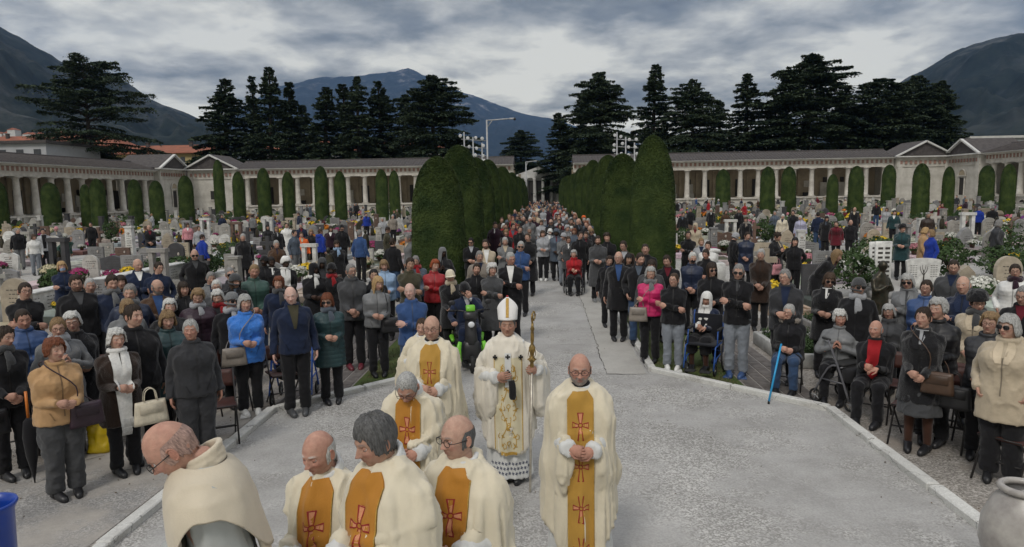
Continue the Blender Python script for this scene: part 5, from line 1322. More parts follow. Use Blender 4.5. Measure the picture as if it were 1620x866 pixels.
def scooter(x, y, yaw, label):
    r = empty('mobility_scooter', (x, y, .002), yaw); tag(r, label, 'scooter'); gcol = (.16, .50, .03)
    b = MB(); b.box((0, .05, .20), (.46, .95, .07), bev=.03); b.box((0, .40, .33), (.44, .40, .22), bev=.06); b.box((0, -.50, .36), (.34, .22, .34), taper=.8, bev=.06); b.build('body', m_plast, r, color=(.02, .02, .022))
    for s in (-1, 1):
        b = MB(); b.box((s*.235, .10, .22), (.04, .8, .09), bev=.015); b.tube([(s*.21, -.62, .20), (s*.23, -.66, .36), (s*.19, -.60, .52)], [(.045, .02), (.05, .02), (.03, .015)], 8, sub=3); b.tube([(s*.25, .22, .36), (s*.27, .40, .44), (s*.25, .58, .38)], [(.03, .02), (.05, .03), (.03, .02)], 8, sub=3); b.build('side_panel', m_plast, r, color=gcol)
        w = MB(); h = MB(); wheel(w, (s*.25, .45, .15), .115, .075, b2=h); o = w.build('wheel', m_rubber, r); h.build('rim', m_galv, o)
        b = MB(); b.tube([(0, -.42, .96), (s*.14, -.40, 1.0), (s*.27, -.30, .99)], .013, 7, sub=3); b.build('handlebar', m_black, r); b = MB(); b.tube([(s*.26, -.31, .99), (s*.34, -.25, .985)], .019, 8); b.build('handle', m_rubber, r)
        b = MB(); b.tube([(s*.2, -.42, 1.0), (s*.27, -.45, 1.12)], .006, 5); b.ell((s*.30, -.46, 1.15), (.06, .018, .042), 12, 6); b.build('mirror', m_black, r)
        b = MB(); b.box((s*.27, .22, .78), (.06, .30, .04), bev=.015); b.build('armrest', m_rubber, r)
    w = MB(); h = MB(); wheel(w, (0, -.62, .14), .11, .08, b2=h); o = w.build('wheel', m_rubber, r); h.build('rim', m_galv, o)
    b = MB(); b.tube([(0, -.52, .45), (0, -.44, .80), (0, -.42, .95)], [(.11, .09), (.09, .08), (.10, .07)], 10, sub=2); b.box((0, -.47, .93), (.22, .16, .16), rx=-.4, bev=.04); b.build('tiller', m_plast, r, color=(.03, .03, .032))
    b = MB(); b.box((0, -.50, 1.055), (.15, .05, .11), rx=-.5, bev=.018); b.build('console', m_plast, r, color=gcol)
    b = MB(); b.ell((0, -.60, .80), (.055, .03, .05), 12, 8); b.build('headlight', m_lens, r)
    b = MB(); b.box((0, .22, .52), (.46, .44, .10), bev=.04); b.build('seat', m_leather, r, color=(.02, .02, .02)); b = MB(); b.box((0, .42, .84), (.44, .09, .58), rx=-.1, bev=.035); b.build('backrest', m_leather, r, color=(.02, .02, .02)); return r
def cane(p0, p1, label, col):
    r = empty('walking_cane', (p0[0], p0[1], .008)); tag(r, label, 'cane'); d = (p1[0]-p0[0], p1[1]-p0[1], p1[2])
    b = MB(); b.tube([(0, 0, .03), d], .014, 8); b.build('shaft', m_paint, r, color=col); b = MB(); b.lathe([(.016, 0), (.014, .03), (.010, .045)], n=8); b.build('rubber_tip', m_rubber, r)
    b = MB(); b.tube([(d[0], d[1], d[2]), (d[0]-.02, d[1]+.0, d[2]+.025), (d[0]-.09, d[1]+.02, d[2]+.03)], .012, 7, sub=2); b.build('handle', m_rubber, r)
# yellow carrier bag, blue tub, stone urn
x, y = at(161, 715, 0); g = empty('plastic_bag', (x, y, .002), .3); tag(g, 'crumpled yellow plastic carrier bag standing on the gravel', 'bag')
a = np.linspace(0, 2*PI, 40, endpoint=False); RR = []
for t in np.linspace(0, 1, 16):
    w = .15*(1-.25*t)*(1 if t > .02 else .8); RR.append(np.stack([np.sign(np.cos(a))*np.abs(np.cos(a))**.7*w, np.sin(a)*w*.6*(1-.5*t), np.full(40, .34*t)], 1))
RR.append(RR[-1]*np.array([.8, .6, 1])-np.array([0, 0, .05]))
RR = np.array(RR); V = RR.reshape(-1, 3); V = V+np.stack([fbm(V*13, 1, 3), fbm(V*13, 2, 3), fbm(V*11, 3, 3)*.6*(V[:, 2] > .02)], 1)*.020
b = MB(); b.rings(V.reshape(RR.shape)); b.build('sack', mat('yellow_plastic', (.62, .44, .01), .35, noise_scale=8, color2=(.50, .36, .01), bump=.5, bump_scale=25), g)
for yy in (-.03, .035):
    b = MB(); b.tube([(-.07, yy, .32), (-.06, yy*1.5, .41), (0, yy*1.2, .45), (.05, yy*1.4, .40), (.07, yy, .31)], [(.012, .004)]*5, 6, sub=4); b.build('handle', MATS['yellow_plastic'], g)
x, y = at(-22, 800, .95); g = empty('plastic_tub', (x, y, .0), 0); tag(g, 'blue plastic tub with rolled rim at the left frame edge', 'tub')
b = MB(); b.lathe([(.10, .0), (.125, .02), (.15, .9), (.165, .93), (.175, .95), (.17, .965), (.155, .96), (.14, .9), (.12, .2), (.0, .18)], n=40); b.build('shell', mat('blue_plastic', (.01, .05, .32), .3, noise_scale=5, color2=(.008, .04, .26)), g)
x, y = at(1612, 768, .95); g = empty('stone_urn', (x+.03, y, .0)); tag(g, 'veined grey marble urn with rolled rim at the right frame edge', 'urn')
b = MB(); b.lathe([(.20, 0), (.20, .05), (.12, .10), (.09, .18), (.12, .26), (.20, .40), (.235, .55), (.225, .70), (.17, .84), (.125, .89), (.115, .905)], n=48); b.build('bowl', mat('veined_marble', (.42, .40, .37), .35, noise_scale=7, color2=(.27, .25, .235), detail=9), g)
b = MB(); a = np.linspace(0, 2*PI, 41); b.tube([(math.cos(q)*.125, math.sin(q)*.125, .93) for q in a], .024, 10, cap=False); b.lathe([(.10, .915), (.02, .905), (.0, .90)], n=24); b.build('rim', MATS['veined_marble'], g)
# ================================================================ THE CLERGY
def clothmat(name, col, rough=.8, weave=260, sheen=.2, var=.06):
    return mat(name, col, rough, noise_scale=5, color2=tuple(c*(1-var*2.2) for c in col), bump=.22, bump_scale=weave, sheen=sheen, spec=.2)
m_ivory = clothmat('ivory_vestment', (.70, .635, .49)); m_ivoryd = clothmat('ivory_lining', (.56, .47, .30)); m_bish = clothmat('white_damask', (.76, .715, .62))
m_gold = clothmat('orange_gold_band', (.47, .205, .028), .6, 180); m_gold2 = clothmat('ochre_gold_band', (.47, .265, .05), .6, 180)
m_redt = mat('red_braid', (.26, .012, .012), .7); m_pinkf = mat('pink_applique', (.62, .26, .13), .7)
m_alb = clothmat('white_linen', (.66, .67, .66), .85, 300); m_albg = clothmat('grey_linen', (.43, .45, .44), .85, 300); m_cape = clothmat('cream_wool_cape', (.60, .53, .41), .9, 160)
m_goldt = mat('gold_embroidery', (.58, .36, .07), .45, noise_scale=60, color2=(.40, .23, .04), bump=.6, bump_scale=200); m_brass = mat('worn_gilt_metal', (.45, .30, .10), .35, .85, noise_scale=18, color2=(.20, .14, .06)); m_panel = clothmat('pale_gold_panel', (.66, .60, .42), .7, 120)
m_blk = clothmat('black_cloth', (.012, .012, .014)); m_mit = clothmat('mitre_white', (.78, .77, .76), .7, 300); m_redc = clothmat('scarlet', (.35, .01, .015))
class Two:
    """front surface: the outer vestment where it is close to the bell under it, else the bell"""
    def __init__(s, a, b): s.a, s.b = a, b
    def ray_cast(s, o, d, m):
        r1 = s.a.ray_cast(o, d, m); r2 = s.b.ray_cast(o, d, m)
        if r1[0] is None: return r2
        if r2[0] is None: return r2
        return r1 if abs(r1[0].y-r2[0].y) < .05 else (r2[0]-Vector((0, .012, 0)), r2[1], r2[2], r2[3])
def chasuble(S, hem_f=.24, hem_s=.52, seed=1, drop=1.0, wide=1.0, vox=.012):
    a = np.linspace(0, 2*PI, 72, endpoint=False); c, s = np.cos(a), np.sin(a)
    hem = hem_f+(hem_s-hem_f)*np.abs(c)**2.2; RR = []
    zt = [1.50, 1.475, 1.44, 1.39, 1.32, 1.2, 1.05, .9, .7, .45, .2]; rx = [.070, .095, .145, .195, .215, .228, .236, .242, .250, .262, .275]; ry = [.070, .085, .105, .125, .150, .168, .182, .190, .200, .215, .225]
    for t in np.linspace(0, 1, 40):
        z0_ = 1.488+.022*s; z = z0_+(hem-z0_)*t; X = np.interp(-z, [-q for q in zt], rx)*wide; Y = np.interp(-z, [-q for q in zt], ry)
        k = np.clip((1.25-z)/.9, 0, 1); fr = .55+.45*np.abs(c)
        q = 1+k*fr*(.075*np.cos(a*10+seed+2*k)+.045*np.cos(a*17+seed*2.3+k)); 
        p = np.stack([c*X*q, s*Y*q+.005, z], 1); RR.append(np.array([S['tl'](v) for v in p]))
    RR.append(RR[-1]*np.array([.93, .93, 1])+np.array([0, 0, .0])); RR.append(RR[-2]*np.array([.9, .9, 1])+np.array([0, 0, .12]))
    bell = MB(); bell.rings(RR); bt = BVHTree.FromPolygons(bell.verts().tolist(), bell.f)
    b = MB(); b.merge(bell)
    for sd, sh, el, w, A in S['arms']:
        # the cloth lies over shoulder and elbow and hangs from the forearm, open at the wrist
        u = (w-el)/np.linalg.norm(w-el); C = [sh-np.array([sd*.06, 0, -.005]), sh*.8+el*.2, (sh+el)/2, el-u*.02, el+u*.10, el+u*.18, w-u*.055]
        top = [.060, .075, .078, .075, .070, .066, .060]; hang = [.10, .16, .28*drop, .50*drop, .44*drop, .34*drop, .20*drop]; thick = [.075, .085, .080, .070, .062, .056, .050]
        R_ = []; aa = np.linspace(0, 2*PI, 28, endpoint=False); prev = None
        for i, (p, t_, h_, k_) in enumerate(zip(C, top, hang, thick)):
            T = C[min(i+1, 6)]-C[max(i-1, 0)]; T[2] *= .3; T /= np.linalg.norm(T); side = np.cross(T, (0, 0, 1.0)); side /= np.linalg.norm(side)
            up = np.cross(side, T); up /= np.linalg.norm(up)
            cz = (t_-h_)/2; rz = (t_+h_)/2; wv = 1+.18*np.sin(aa*3+i*.9+seed)*(np.sin(aa) < 0)
            R_.append(p+np.outer(np.cos(aa)*k_*(1+.12*math.sin(i*2+seed)), side)+np.outer(cz+np.sin(aa)*rz*wv**.3, up))
        # smooth in-between rings
        Q = []
        for i in range(6):
            for k in range(3): t = k/3; Q.append(R_[i]*(1-t)+R_[i+1]*t)
        Q.append(R_[6]); b.rings(Q)
    me, V, F_ = finish_cloth(b, vox, 2, 'chasuble', None, .036, seed, (8, 8, 1.0), keep=True)
    N = vnormals(V, F_); q = (1-np.clip(np.abs(vnoise(V*np.array([15, 15, 1.9])+seed, seed+20))*1.6, 0, 1))**3; V = V+N*(q*.022*np.clip((1.42-V[:, 2])/.2, .15, 1))[:, None]
    c_ = MB(); c_.add(V, F_); me = c_.mesh('chasuble', None)
    return me, V, F_, bt
def cross_decal(cz, h, w, tree, root, cx=0.0, parent=None):
    """flared Latin cross: red braid outline round a paler field, ring at the crossing"""
    red = MB(); pk = MB(); up, dn = h*.45, h*.55
    for (dx, dz, L_) in ((0, 1, up), (0, -1, dn), (1, 0, w/2), (-1, 0, w/2)):
        n = 5; i0, i1 = .010, .0235
        def pt(s_, e): 
            ww = (i0+(i1-i0)*s_); t = .014+(L_-.014)*s_
            return (cx+dx*t+(dz != 0)*e*ww, cz+dz*t+(dx != 0)*e*ww)
        Pq = [pt(k/n, e) for k in range(n+1) for e in (-1, 1)]; Fq = [(2*k, 2*k+1, 2*k+3, 2*k+2) for k in range(n)]
        decal(Pq, Fq, tree, off=.005, thick=.002, mb=pk)
        for e in (-1, 1):
            A = []; 
            for k in range(n+1): q = pt(k/n, e); q2 = pt(k/n, e*.62); A += [q, q2]
            decal(A, Fq, tree, off=.0075, thick=.002, mb=red)
        q = [pt(1, -1), pt(1, 1), pt(.93, 1), pt(.93, -1)]; decal(q, [(0, 1, 2, 3)], tree, off=.0075, thick=.002, mb=red)
    a = np.linspace(0, 2*PI, 13); Pq = [(cx+math.cos(t)*r, cz+math.sin(t)*r) for t in a for r in (.011, .017)]; decal(Pq, [(2*k, 2*k+1, 2*k+3, 2*k+2) for k in range(12)], tree, off=.008, thick=.002, mb=red)
    o = pk.build('cross', m_pinkf, parent or root, smooth=False)
    red.build('outline', m_redt, o, smooth=False)
def amice(S, root, m, r=.072, hgt=.055, th=.018, name='collar', tilt=0):
    nk = S['neck']; b = MB(); a = np.linspace(0, 2*PI, 29)
    for k, (dr, dz, t_) in enumerate(((0, .045*hgt/.055, th*.8), (.004, .018, th), (.010, -.006, th*1.02))):
        b.tube([nk+np.array([math.cos(q)*(r+dr), -.014+math.sin(q)*(r+dr)*.98, dz-.016+(.016+tilt)*math.sin(q)+tilt*.5]) for q in a], t_, 8, cap=False)
    V, F_ = remesh(b, .007, 3); V = V+(fbm(V*30, 3, 2)*.003)[:, None]; c = MB(); c.add(V, F_); c.build(name, m, root)
def alb_mesh(S, m, root, name='alb', hem=.07, seed=1, cuffs=True, cuff_r=.055, fat=1.0):
    a = np.linspace(0, 2*PI, 64, endpoint=False); c, s = np.cos(a), np.sin(a); RR = []
    zt = [1.45, 1.40, 1.30, 1.05, .8, .4, .05]; rx = [.06, .11, .150, .155, .18, .215, .235] if fat == 1 else [.08, .15, .175, .165, .19, .215, .235]; ry = [.06, .08, .105, .112, .14, .165, .185]
    for z in np.linspace(1.45, hem, 34):
        k = max(0, min(1, (1.05-z)/.8)); q = 1+k*(.06*np.cos(a*12+seed)+.03*np.cos(a*19+1)); RR.append(np.array([S['tl']((x_, y_, z)) for x_, y_ in zip(c*np.interp(-z, [-v for v in zt], rx)*q, s*np.interp(-z, [-v for v in zt], ry)*q)]))
    b = MB(); b.rings(RR)
    for sd, sh, el, w, A in S['arms']:
        u = (w-el)/np.linalg.norm(w-el); b.tube([sh-np.array([sd*.08, 0, .02]), sh-np.array([0, 0, .03]), (sh+el)/2, el, (el+w)/2, w+u*.012], [.042*fat, .046*fat, .046*fat, .050*fat, .052*fat, cuff_r], 18, sub=4)
    me = finish_cloth(b, .0125, 3, name, m, .016 if fat == 1 else .030, seed, (11, 11, 1.6)); me.materials.clear(); me.materials.append(m); return link(name, me, root)
def cleric(x, y, yaw, H, label, z=0.0, arms='clasphigh', hair='fringe', hc='white', skin='ruddy', glasses=None, hy=0, hp=0, hr=0, lean=0, hunch=0, band=None, bishop=False, beard=0, armL=None, armR=None, girth=1.1, seed=1, hem_f=.24, chub=.3, crosses=(1.235, .94, .645, .35), nose=1.0, age=.8, smile=0, collar=m_alb, black_collar=False, cheeky=0, orphrey_x=0.0, hairseed=0, no_orph=False):
    root = empty('person', (x, y, z), yaw, H/1.72); tag(root, label, 'person'); k = H/1.72
    S = skeleton('st', arms, lean, hunch, armL, armR); HM, _ = head_matrix(S, hy, hp, hr)
    face = dict(chub=chub, age=age, hair=tuple(c/max(.02, s_) for c, s_ in zip(HC[hc], SKIN[skin])), beard=beard, nose=nose, smile=smile)
    NP[0] += 1
    link('body', body_mesh(('cl', NP[0]), S, HM, face, 2, False, girth=girth), root, color=SKIN[skin])
    for me in shoe_meshes(S, ('st',), 'shoe', 2): link('shoe', with_mat(me, m_leather, 'shoe', m_white), root, color=CC['black'])
    if hair != 'bald': o = link('hair', with_mat(hair_mesh(hair, 2, hairseed), m_hair, 'hair'), root, color=HC[hc]); o.matrix_local = HM
    if glasses: gm, lens = glasses_mesh(glasses == 'sun', 2); o = link('glasses', gm, root); o.matrix_local = HM; (link('lens', lens, o) if lens else 0)
    al = alb_mesh(S, m_alb, root, seed=seed)
    me, V, F_, bt = chasuble(S, hem_f=hem_f, seed=seed); me.materials.clear(); me.materials.append(m_bish if bishop else m_ivory)
    ch = link('chasuble', me, root)
    tr = Two(BVHTree.FromPolygons(V.tolist(), F_), bt)
    amice(S, root, collar, tilt=.03 if hp > .2 else 0)
    if black_collar:
        b = MB(); nk = S['neck']; a = np.linspace(0, 2*PI, 25); b.tube([nk+np.array([math.cos(q)*.062, -.018+math.sin(q)*.060, .040+.010*math.sin(q)]) for q in a], .012, 8, cap=False); b.build('clerical_collar', m_blk, root)
    if not bishop and not no_orph:
        Pq, Fq = quadgrid(0, 0, hem_f+.012, S['neck'][2]+.006, 10, 66, lambda t, v: (t-.5)*.185*(1 if v < .955 else 1-(v-.955)/.045*.42)); 
        o = decal(Pq, Fq, tr, off=.003, thick=.004).build('orphrey', band or m_gold, ch)
        ed = MB()
        for e in (-1, 1):
            Pq, Fq = quadgrid(0, 0, hem_f+.012, S['neck'][2]-.05, 1, 64, lambda t, v: e*(.0895+.005*t)); decal(Pq, Fq, tr, off=.006, thick=.003, mb=ed)
        ed.build('band_edge', m_goldt, ch)
        for cz in crosses: cross_decal(cz, .195, .115, tr, root, parent=ch)
    return root, S, HM, ch, tr, al
yw = lambda x, y, tx=0, ty=0: math.atan2(tx-x, -(ty-y))
# right priest, alone on the right
cleric(*at(917, 558, 1.76), -.03, 1.76, 'priest in dark-rimmed glasses and grey beard walking alone right of the bishop', hair='fringe', hc='grey', skin='ruddy', glasses='clear', beard=.85, seed=2, black_collar=True, hp=.02, girth=1.12, chub=.3, band=m_gold2)
# priest in glasses, behind left
cleric(*at(683, 499, 1.78), -.02, 1.78, 'tall balding priest in black glasses and cream chasuble left of the bishop', hair='fringe', hc='dbrown', skin='fair', glasses='clear', seed=5, hp=-.02, band=m_gold2, age=.3, beard=.25, girth=1.12, black_collar=True)
# bowed grey-haired priest
x, y = at(650, 580, 1.66); cleric(x, y, -.05, 1.72, 'grey-haired priest in glasses with head bowed, second row of the procession', hair='crop', hc='lgrey', skin='ruddy', glasses='clear', hp=.62, hunch=.12, seed=3, arms='clasphigh')
# bald priest with white fringe, left of the dark-haired one
x, y = at(513, 674, 1.72); cleric(x, y, -.18, 1.72, 'bald old priest with white side hair left of the dark-haired priest', hair='fringe', hc='white', skin='ruddy', hp=.22, hy=-.22, seed=6, age=1.0, nose=1.15)
# dark-haired priest in front
x, y = at(604, 660, 1.90); cleric(x, y+.05, -.52, 1.76, 'front priest with thick dark grey hair looking down to the left', z=.153, hair='parted', hc='dgrey', skin='tan', hp=.24, hy=-.28, seed=4, age=.5, hairseed=2, chub=.5, nose=1.15, arms='clasphigh')
# balding priest in glasses right of him
x, y = at(722, 655, 1.76); cleric(x+.03, y, -.30, 1.76, 'balding priest in rimless glasses looking left, right of the dark-haired priest', hair='fringe', hc='dgrey', skin='fair', glasses='clear', hp=.05, hy=-.50, seed=7, age=.4)
# ---- the bishop
x, y = at(803, 494, 1.75); bx_, by_ = x, y
root, S, HM, ch, tr, al = cleric(x, y, .02, 1.75, 'smiling bishop in tall white mitre holding a gilt crozier, centre of the procession', hair='crop', hc='dgrey', skin='tan', bishop=True, seed=9, smile=1.0, age=.4, hem_f=.33, arms='clasp', black_collar=False,
    armL=dict(w=(.27, -.25, 1.20), p=(.7, .3, -1), d=(-.45, -.75, .35), n=(-.8, .35, -.1), c=1.05), armR=dict(w=(-.115, -.255, 1.13), p=(-.7, .4, -.9), d=(.93, -.12, .18), n=(.1, .98, -.1), c=.3))
Pq, Fq = quadgrid(-.135, .135, .345, 1.30, 12, 50); pn = decal(Pq, Fq, tr, off=.003, thick=.004).build('front_panel', m_panel, ch)
em = MB()
def strip(path, w, mb, tree, off=.006, th=.0025):
    path = np.array(path); T = np.gradient(path, axis=0); T /= np.linalg.norm(T, axis=1)[:, None]+1e-9; Nn = np.stack([-T[:, 1], T[:, 0]], 1)
    A = []
    for i, (p, n_) in enumerate(zip(path, Nn)):
        ww = w if np.isscalar(w) else w[i]; A += [tuple(p+n_*ww), tuple(p-n_*ww)]
    decal(A, [(2*i, 2*i+1, 2*i+3, 2*i+2) for i in range(len(path)-1)], tree, off=off, thick=th, mb=mb)
for s in (-1, 1):
    t = np.linspace(0, 1, 60); z = .40+t*.84; xx = s*(.045+.028*np.sin(t*PI*5)); strip(np.stack([xx, z], 1), .0042, em, tr)
    for k in range(9):
        zc = .43+k*.095; xc = s*(.045+.028*math.sin((zc-.40)/.84*PI*5)); sg = 1 if k % 2 else -1
        q = np.linspace(0, 4.6, 16); rr = .036*(1-q/6); strip(np.stack([xc+s*sg*(rr*np.sin(q)+.010), zc+rr*np.cos(q)], 1), .0032, em, tr)
        for l in range(3):
            a = l*1.0+k; strip([(xc, zc), (xc+s*math.cos(a)*.016, zc+math.sin(a)*.020), (xc+s*math.cos(a)*.026, zc+math.sin(a)*.034)], [.002, .007, .001], em, tr)
for k in range(5):
    zc = .47+k*.18; q = np.linspace(0, 2*PI, 12); strip(np.stack([.017*np.cos(q), zc+.020*np.sin(q)], 1), .004, em, tr); strip([(0, zc-.05), (0, zc-.03), (0, zc-.02)], [.002, .006, .002], em, tr)
em.build('embroidery', m_goldt, pn)
e2 = MB()
for s in (-1, 1): strip([(s*.135, zz) for zz in np.linspace(.345, 1.30, 40)], .004, e2, tr)
strip([(xx, .36) for xx in np.linspace(-.135, .135, 20)], .016, e2, tr, .006, .004); e2.build('gold_fringe', m_goldt, pn)
# pallium: narrow white band round the shoulders with small black crosses
pb = MB(); nk = S['neck']
Pq, Fq = quadgrid(-.030, .030, 1.02, 1.345, 3, 16); decal(Pq, Fq, tr, off=.011, thick=.007, mb=pb)
pb.tube([nk+np.array([math.cos(q)*.150, -.02+math.sin(q)*.115, -.050-.050*max(0, -math.sin(q))**2+.02*abs(math.cos(q))]) for q in np.linspace(0, 2*PI, 41)], (.012), 8, cap=False)
pal = pb.build('pallium', m_alb, root)
cb = MB()
for zc, xc in ((1.315, 0), (1.17, 0), (1.30, -.125), (1.30, .125)):
    strip([(xc, zc-.022), (xc, zc), (xc, zc+.022)], [.010, .004, .010], cb, tr, .021, .003); strip([(xc-.022, zc), (xc, zc), (xc+.022, zc)], [.010, .004, .010], cb, tr, .022, .003)
cb.build('small_cross', m_blk, pal)
# dark maniple hanging from the hand
b = MB(); b.tube([(.035, -.31, 1.115), (.045, -.32, 1.05), (.045, -.315, .96), (.045, -.31, .93)], [(.030, .016), (.034, .020), (.034, .018), (.022, .012)], 10, sub=3); b.build('pouch', m_blk, root)
# black sleeve under the left arm
sd, sh, el, w, A = S['arms'][0]; u = (w-el)/np.linalg.norm(w-el); b = MB(); b.tube([w-u*.14, w-u*.02], [.045, .036], 12); b.build('sleeve', m_blk, root)
# mitre
mt = MB(); a = np.linspace(0, 2*PI, 48, endpoint=False); RR = []
for t in np.linspace(0, 1, 18):
    zz = .052+t*.225; wx = .094*(1+.10*math.sin(t*PI*.6)) if t < .45 else .1035*(1-((t-.45)/.55)**1.9)+.0; wy = .112*(1-t)**.9+.006
    lim = max(.004, wx); RR.append(np.stack([np.cos(a)*lim, np.sign(np.sin(a))*np.abs(np.sin(a))**.8*wy+.01, np.full(48, zz)], 1))
mt.rings(RR); Mm = HM @ Matrix.Rotation(R(-4), 4, 'X'); mo = mt.build('mitre', m_mit, root); mo.matrix_local = Mm
b = MB(); bt_ = BVHTree.FromPolygons(mt.verts().tolist(), mt.f)
strip([(xx, .066) for xx in np.linspace(-.088, .088, 22)], .015, b, bt_, .002, .004); strip([(0, zz) for zz in np.linspace(.08, .262, 14)], .0145, b, bt_, .002, .004)
gb_ = b.build('gold_band', m_goldt, mo)
b = MB(); b.ell((0, .01, .278), (.012, .012, .012), 8, 6); b.build('knob', m_redc, mo)
b = MB(); b.ell((0, .02, .070), (.082, .095, .04), 20, 8); b.build('skullcap', m_redc, root).matrix_local = HM
# lace at the foot of the alb
lb = MB(); at_tree = BVHTree.FromPolygons([v.co[:] for v in al.data.vertices], [tuple(p.vertices) for p in al.data.polygons])
for r_ in range(3):
    for k in range(11):
        xc = -.17+k*.034+(r_ % 2)*.017; zc = .135+r_*.05
        for j in range(4):
            q = j*PI/2+.4; strip([(xc, zc), (xc+math.cos(q)*.008, zc+math.sin(q)*.010), (xc+math.cos(q)*.014, zc+math.sin(q)*.018)], [.001, .0055, .001], lb, at_tree, .003, .001)
lb.build('lace', mat('dark_lace', (.10, .11, .16), .8), al)
# crozier, held: a thing of its own
sd, sh, el, w, A = S['arms'][0]; hx, hy_, _ = np.array(w)+np.array(A['d'])/np.linalg.norm(A['d'])*.085+np.array(A['n'])*.030
kk = 1.75/1.72; cz_ = empty('crozier', (bx_+hx*kk, by_+hy_*kk, .0), 0); tag(cz_, 'ornate gilt crozier with pale shaft held upright by the bishop', 'crozier'); cz_.rotation_euler.y = R(1.5)
b = MB(); b.lathe([(.010, 0), (.012, .02), (.012, 1.28)], n=12); b.build('shaft', mat('pale_silver', (.50, .47, .40), .35, .5, noise_scale=14, color2=(.33, .30, .25)), cz_)
b = MB(); b.lathe([(.012, 1.26), (.022, 1.28), (.016, 1.31), (.034, 1.335), (.036, 1.35), (.018, 1.37), (.020, 1.40), (.030, 1.43), (.032, 1.46), (.018, 1.485), (.013, 1.50), (.018, 1.53), (.016, 1.60), (.013, 1.62), (.021, 1.64), (.013, 1.665), (.011, 1.70)], n=20)
for k in range(6): q = k*PI/3; b.tube([(math.cos(q)*.018, math.sin(q)*.018, 1.36), (math.cos(q)*.034, math.sin(q)*.034, 1.40), (math.cos(q)*.020, math.sin(q)*.020, 1.48)], .0035, 5, sub=3); b.ell((math.cos(q)*.038, math.sin(q)*.038, 1.342), .007, 6, 5)
b.build('knop', m_brass, cz_)
q = np.linspace(0, 1, 40); th = PI-q*PI*2.4; rr = .050*(1-q*.72); P3 = [(rr_*math.cos(t_)+.030, 0, 1.755+rr_*math.sin(t_)) for rr_, t_ in zip(rr, th)]
b = MB(); b.tube([(0, 0, 1.69), (-.012, 0, 1.72)]+P3, [.010]*2+list(.0095-.005*q), 8)
for k in range(3, 30, 4): p = P3[k]; dx, dz = p[0]-.03, p[2]-1.755; n_ = math.hypot(dx, dz); b.ell((p[0]+dx/n_*.012, 0, p[2]+dz/n_*.012), (.007, .006, .007), 6, 5)
b.build('crook', m_brass, cz_).rotation_euler.z = R(70)
# ---- the bowed bald deacon at the front, in a grey alb with a cream shoulder cape
x, y = at(290, 690, 1.95); fx, fy = x+.13, y+.05
root = empty('person', (fx, fy, .302), R(-66), 1.80/1.72); tag(root, 'bald man in glasses bowing left, grey alb under a cream shoulder cape', 'person')
S = skeleton('st', 'clasp', .12, .0); HM, _ = head_matrix(S, 0, .70)
link('body', body_mesh(('dea', 1), S, HM, dict(chub=.2, age=.8, hair=(.3, .3, .3), beard=0, nose=1.1), 2, False, girth=1.1), root, color=SKIN['ruddy'])
gm, _l = glasses_mesh(False, 2); link('glasses', gm, root).matrix_local = HM
o = link('hair', with_mat(hair_mesh('fringe', 2, 4), m_hair, 'hair'), root, color=tuple(.55*a+.45*b for a, b in zip(SKIN['ruddy'], HC['grey']))); o.matrix_local = HM @ Matrix.Scale(.985, 4)
for me in shoe_meshes(S, ('st',), 'shoe', 2): link('shoe', with_mat(me, m_leather, 'shoe', m_white), root, color=CC['black'])
alb_mesh(S, m_albg, root, seed=4, cuff_r=.066, fat=1.42); amice(S, root, m_cape, r=.066, hgt=.060, th=.018, tilt=.018)
a = np.linspace(0, 2*PI, 64, endpoint=False); c, s = np.cos(a), np.sin(a); RR = []; hem = 1.325-.34*np.clip(-s, 0, 1)**3-.26*np.clip(s, 0, 1)**3
for t in np.linspace(0, 1, 22):
    z = 1.47+(hem-1.47)*t; X = np.interp(-z, [-1.48, -1.44, -1.38, -1.3, -1.1, -.8], [.075, .165, .250, .290, .305, .31]); Y = np.interp(-z, [-1.48, -1.44, -1.38, -1.3, -1.1, -.8], [.08, .12, .150, .168, .18, .18])
    q = 1+.02*np.cos(a*8)*t; RR.append(np.array([S['tl'](v) for v in np.stack([c*X*q, s*Y*q, z], 1)]))
for f in (.90, .80): RR.append(RR[21]*np.array([1, 1, 1])+(np.array([S['tl']((0, 0, 1.2))]*64)-RR[21])*(1-f)*.9+np.array([0, 0, .01 if f > .95 else .05]))
RR = np.array(RR); V = RR.reshape(-1, 3); q = (1-np.clip(np.abs(fbm(V*np.array([9, 9, 3]), 4, 2)), 0, 1))**2; V[:, 2] += q*.004; V[:, :2] *= (1.03+.05*(q-.3))[:, None]; b = MB(); b.rings(V.reshape(RR.shape), cap=False); b.build('cape', m_cape, root)
b = MB(); tr2 = None
for sgn in (1, -1):   # scapular hanging front and back
    pts = [S['tl']((0, sgn*(.155+.03*k/10), 1.15-k*.085)) for k in range(12)]; b.tube(pts, [(.105, .022)]*12, 16, up=(0, 1, 0), sub=2)
V, F_ = remesh(b, .012, 2); b = MB(); b.add(V, F_); b.build('scapular', m_cape, root)
# altar boy half hidden
x, y = at(662, 513, 1.5); cleric(x-.06, y+.55, .0, 1.46, 'brown-haired altar boy in white half hidden behind the tall balding priest', hair='short', hc='brown', skin='fair', age=0, chub=.4, arms='pray', no_orph=True)
# ================================================================ THE CROWD, read off the photograph
SPOT = []          # where people stand, so that graves keep clear
_person = person
def person(x, y, *a, **k):
    SPOT.append((x, y)); return _person(x, y, *a, **k)
f = dict(g='f'); sitk = dict(pose='sit', arms='lap')
def seat_for(px, py, H, label):
    top = H*(1.72-.43)/1.72; x, y = at(px, py, top); chair(x, y, yw(x, y, 0, 2.5), label)
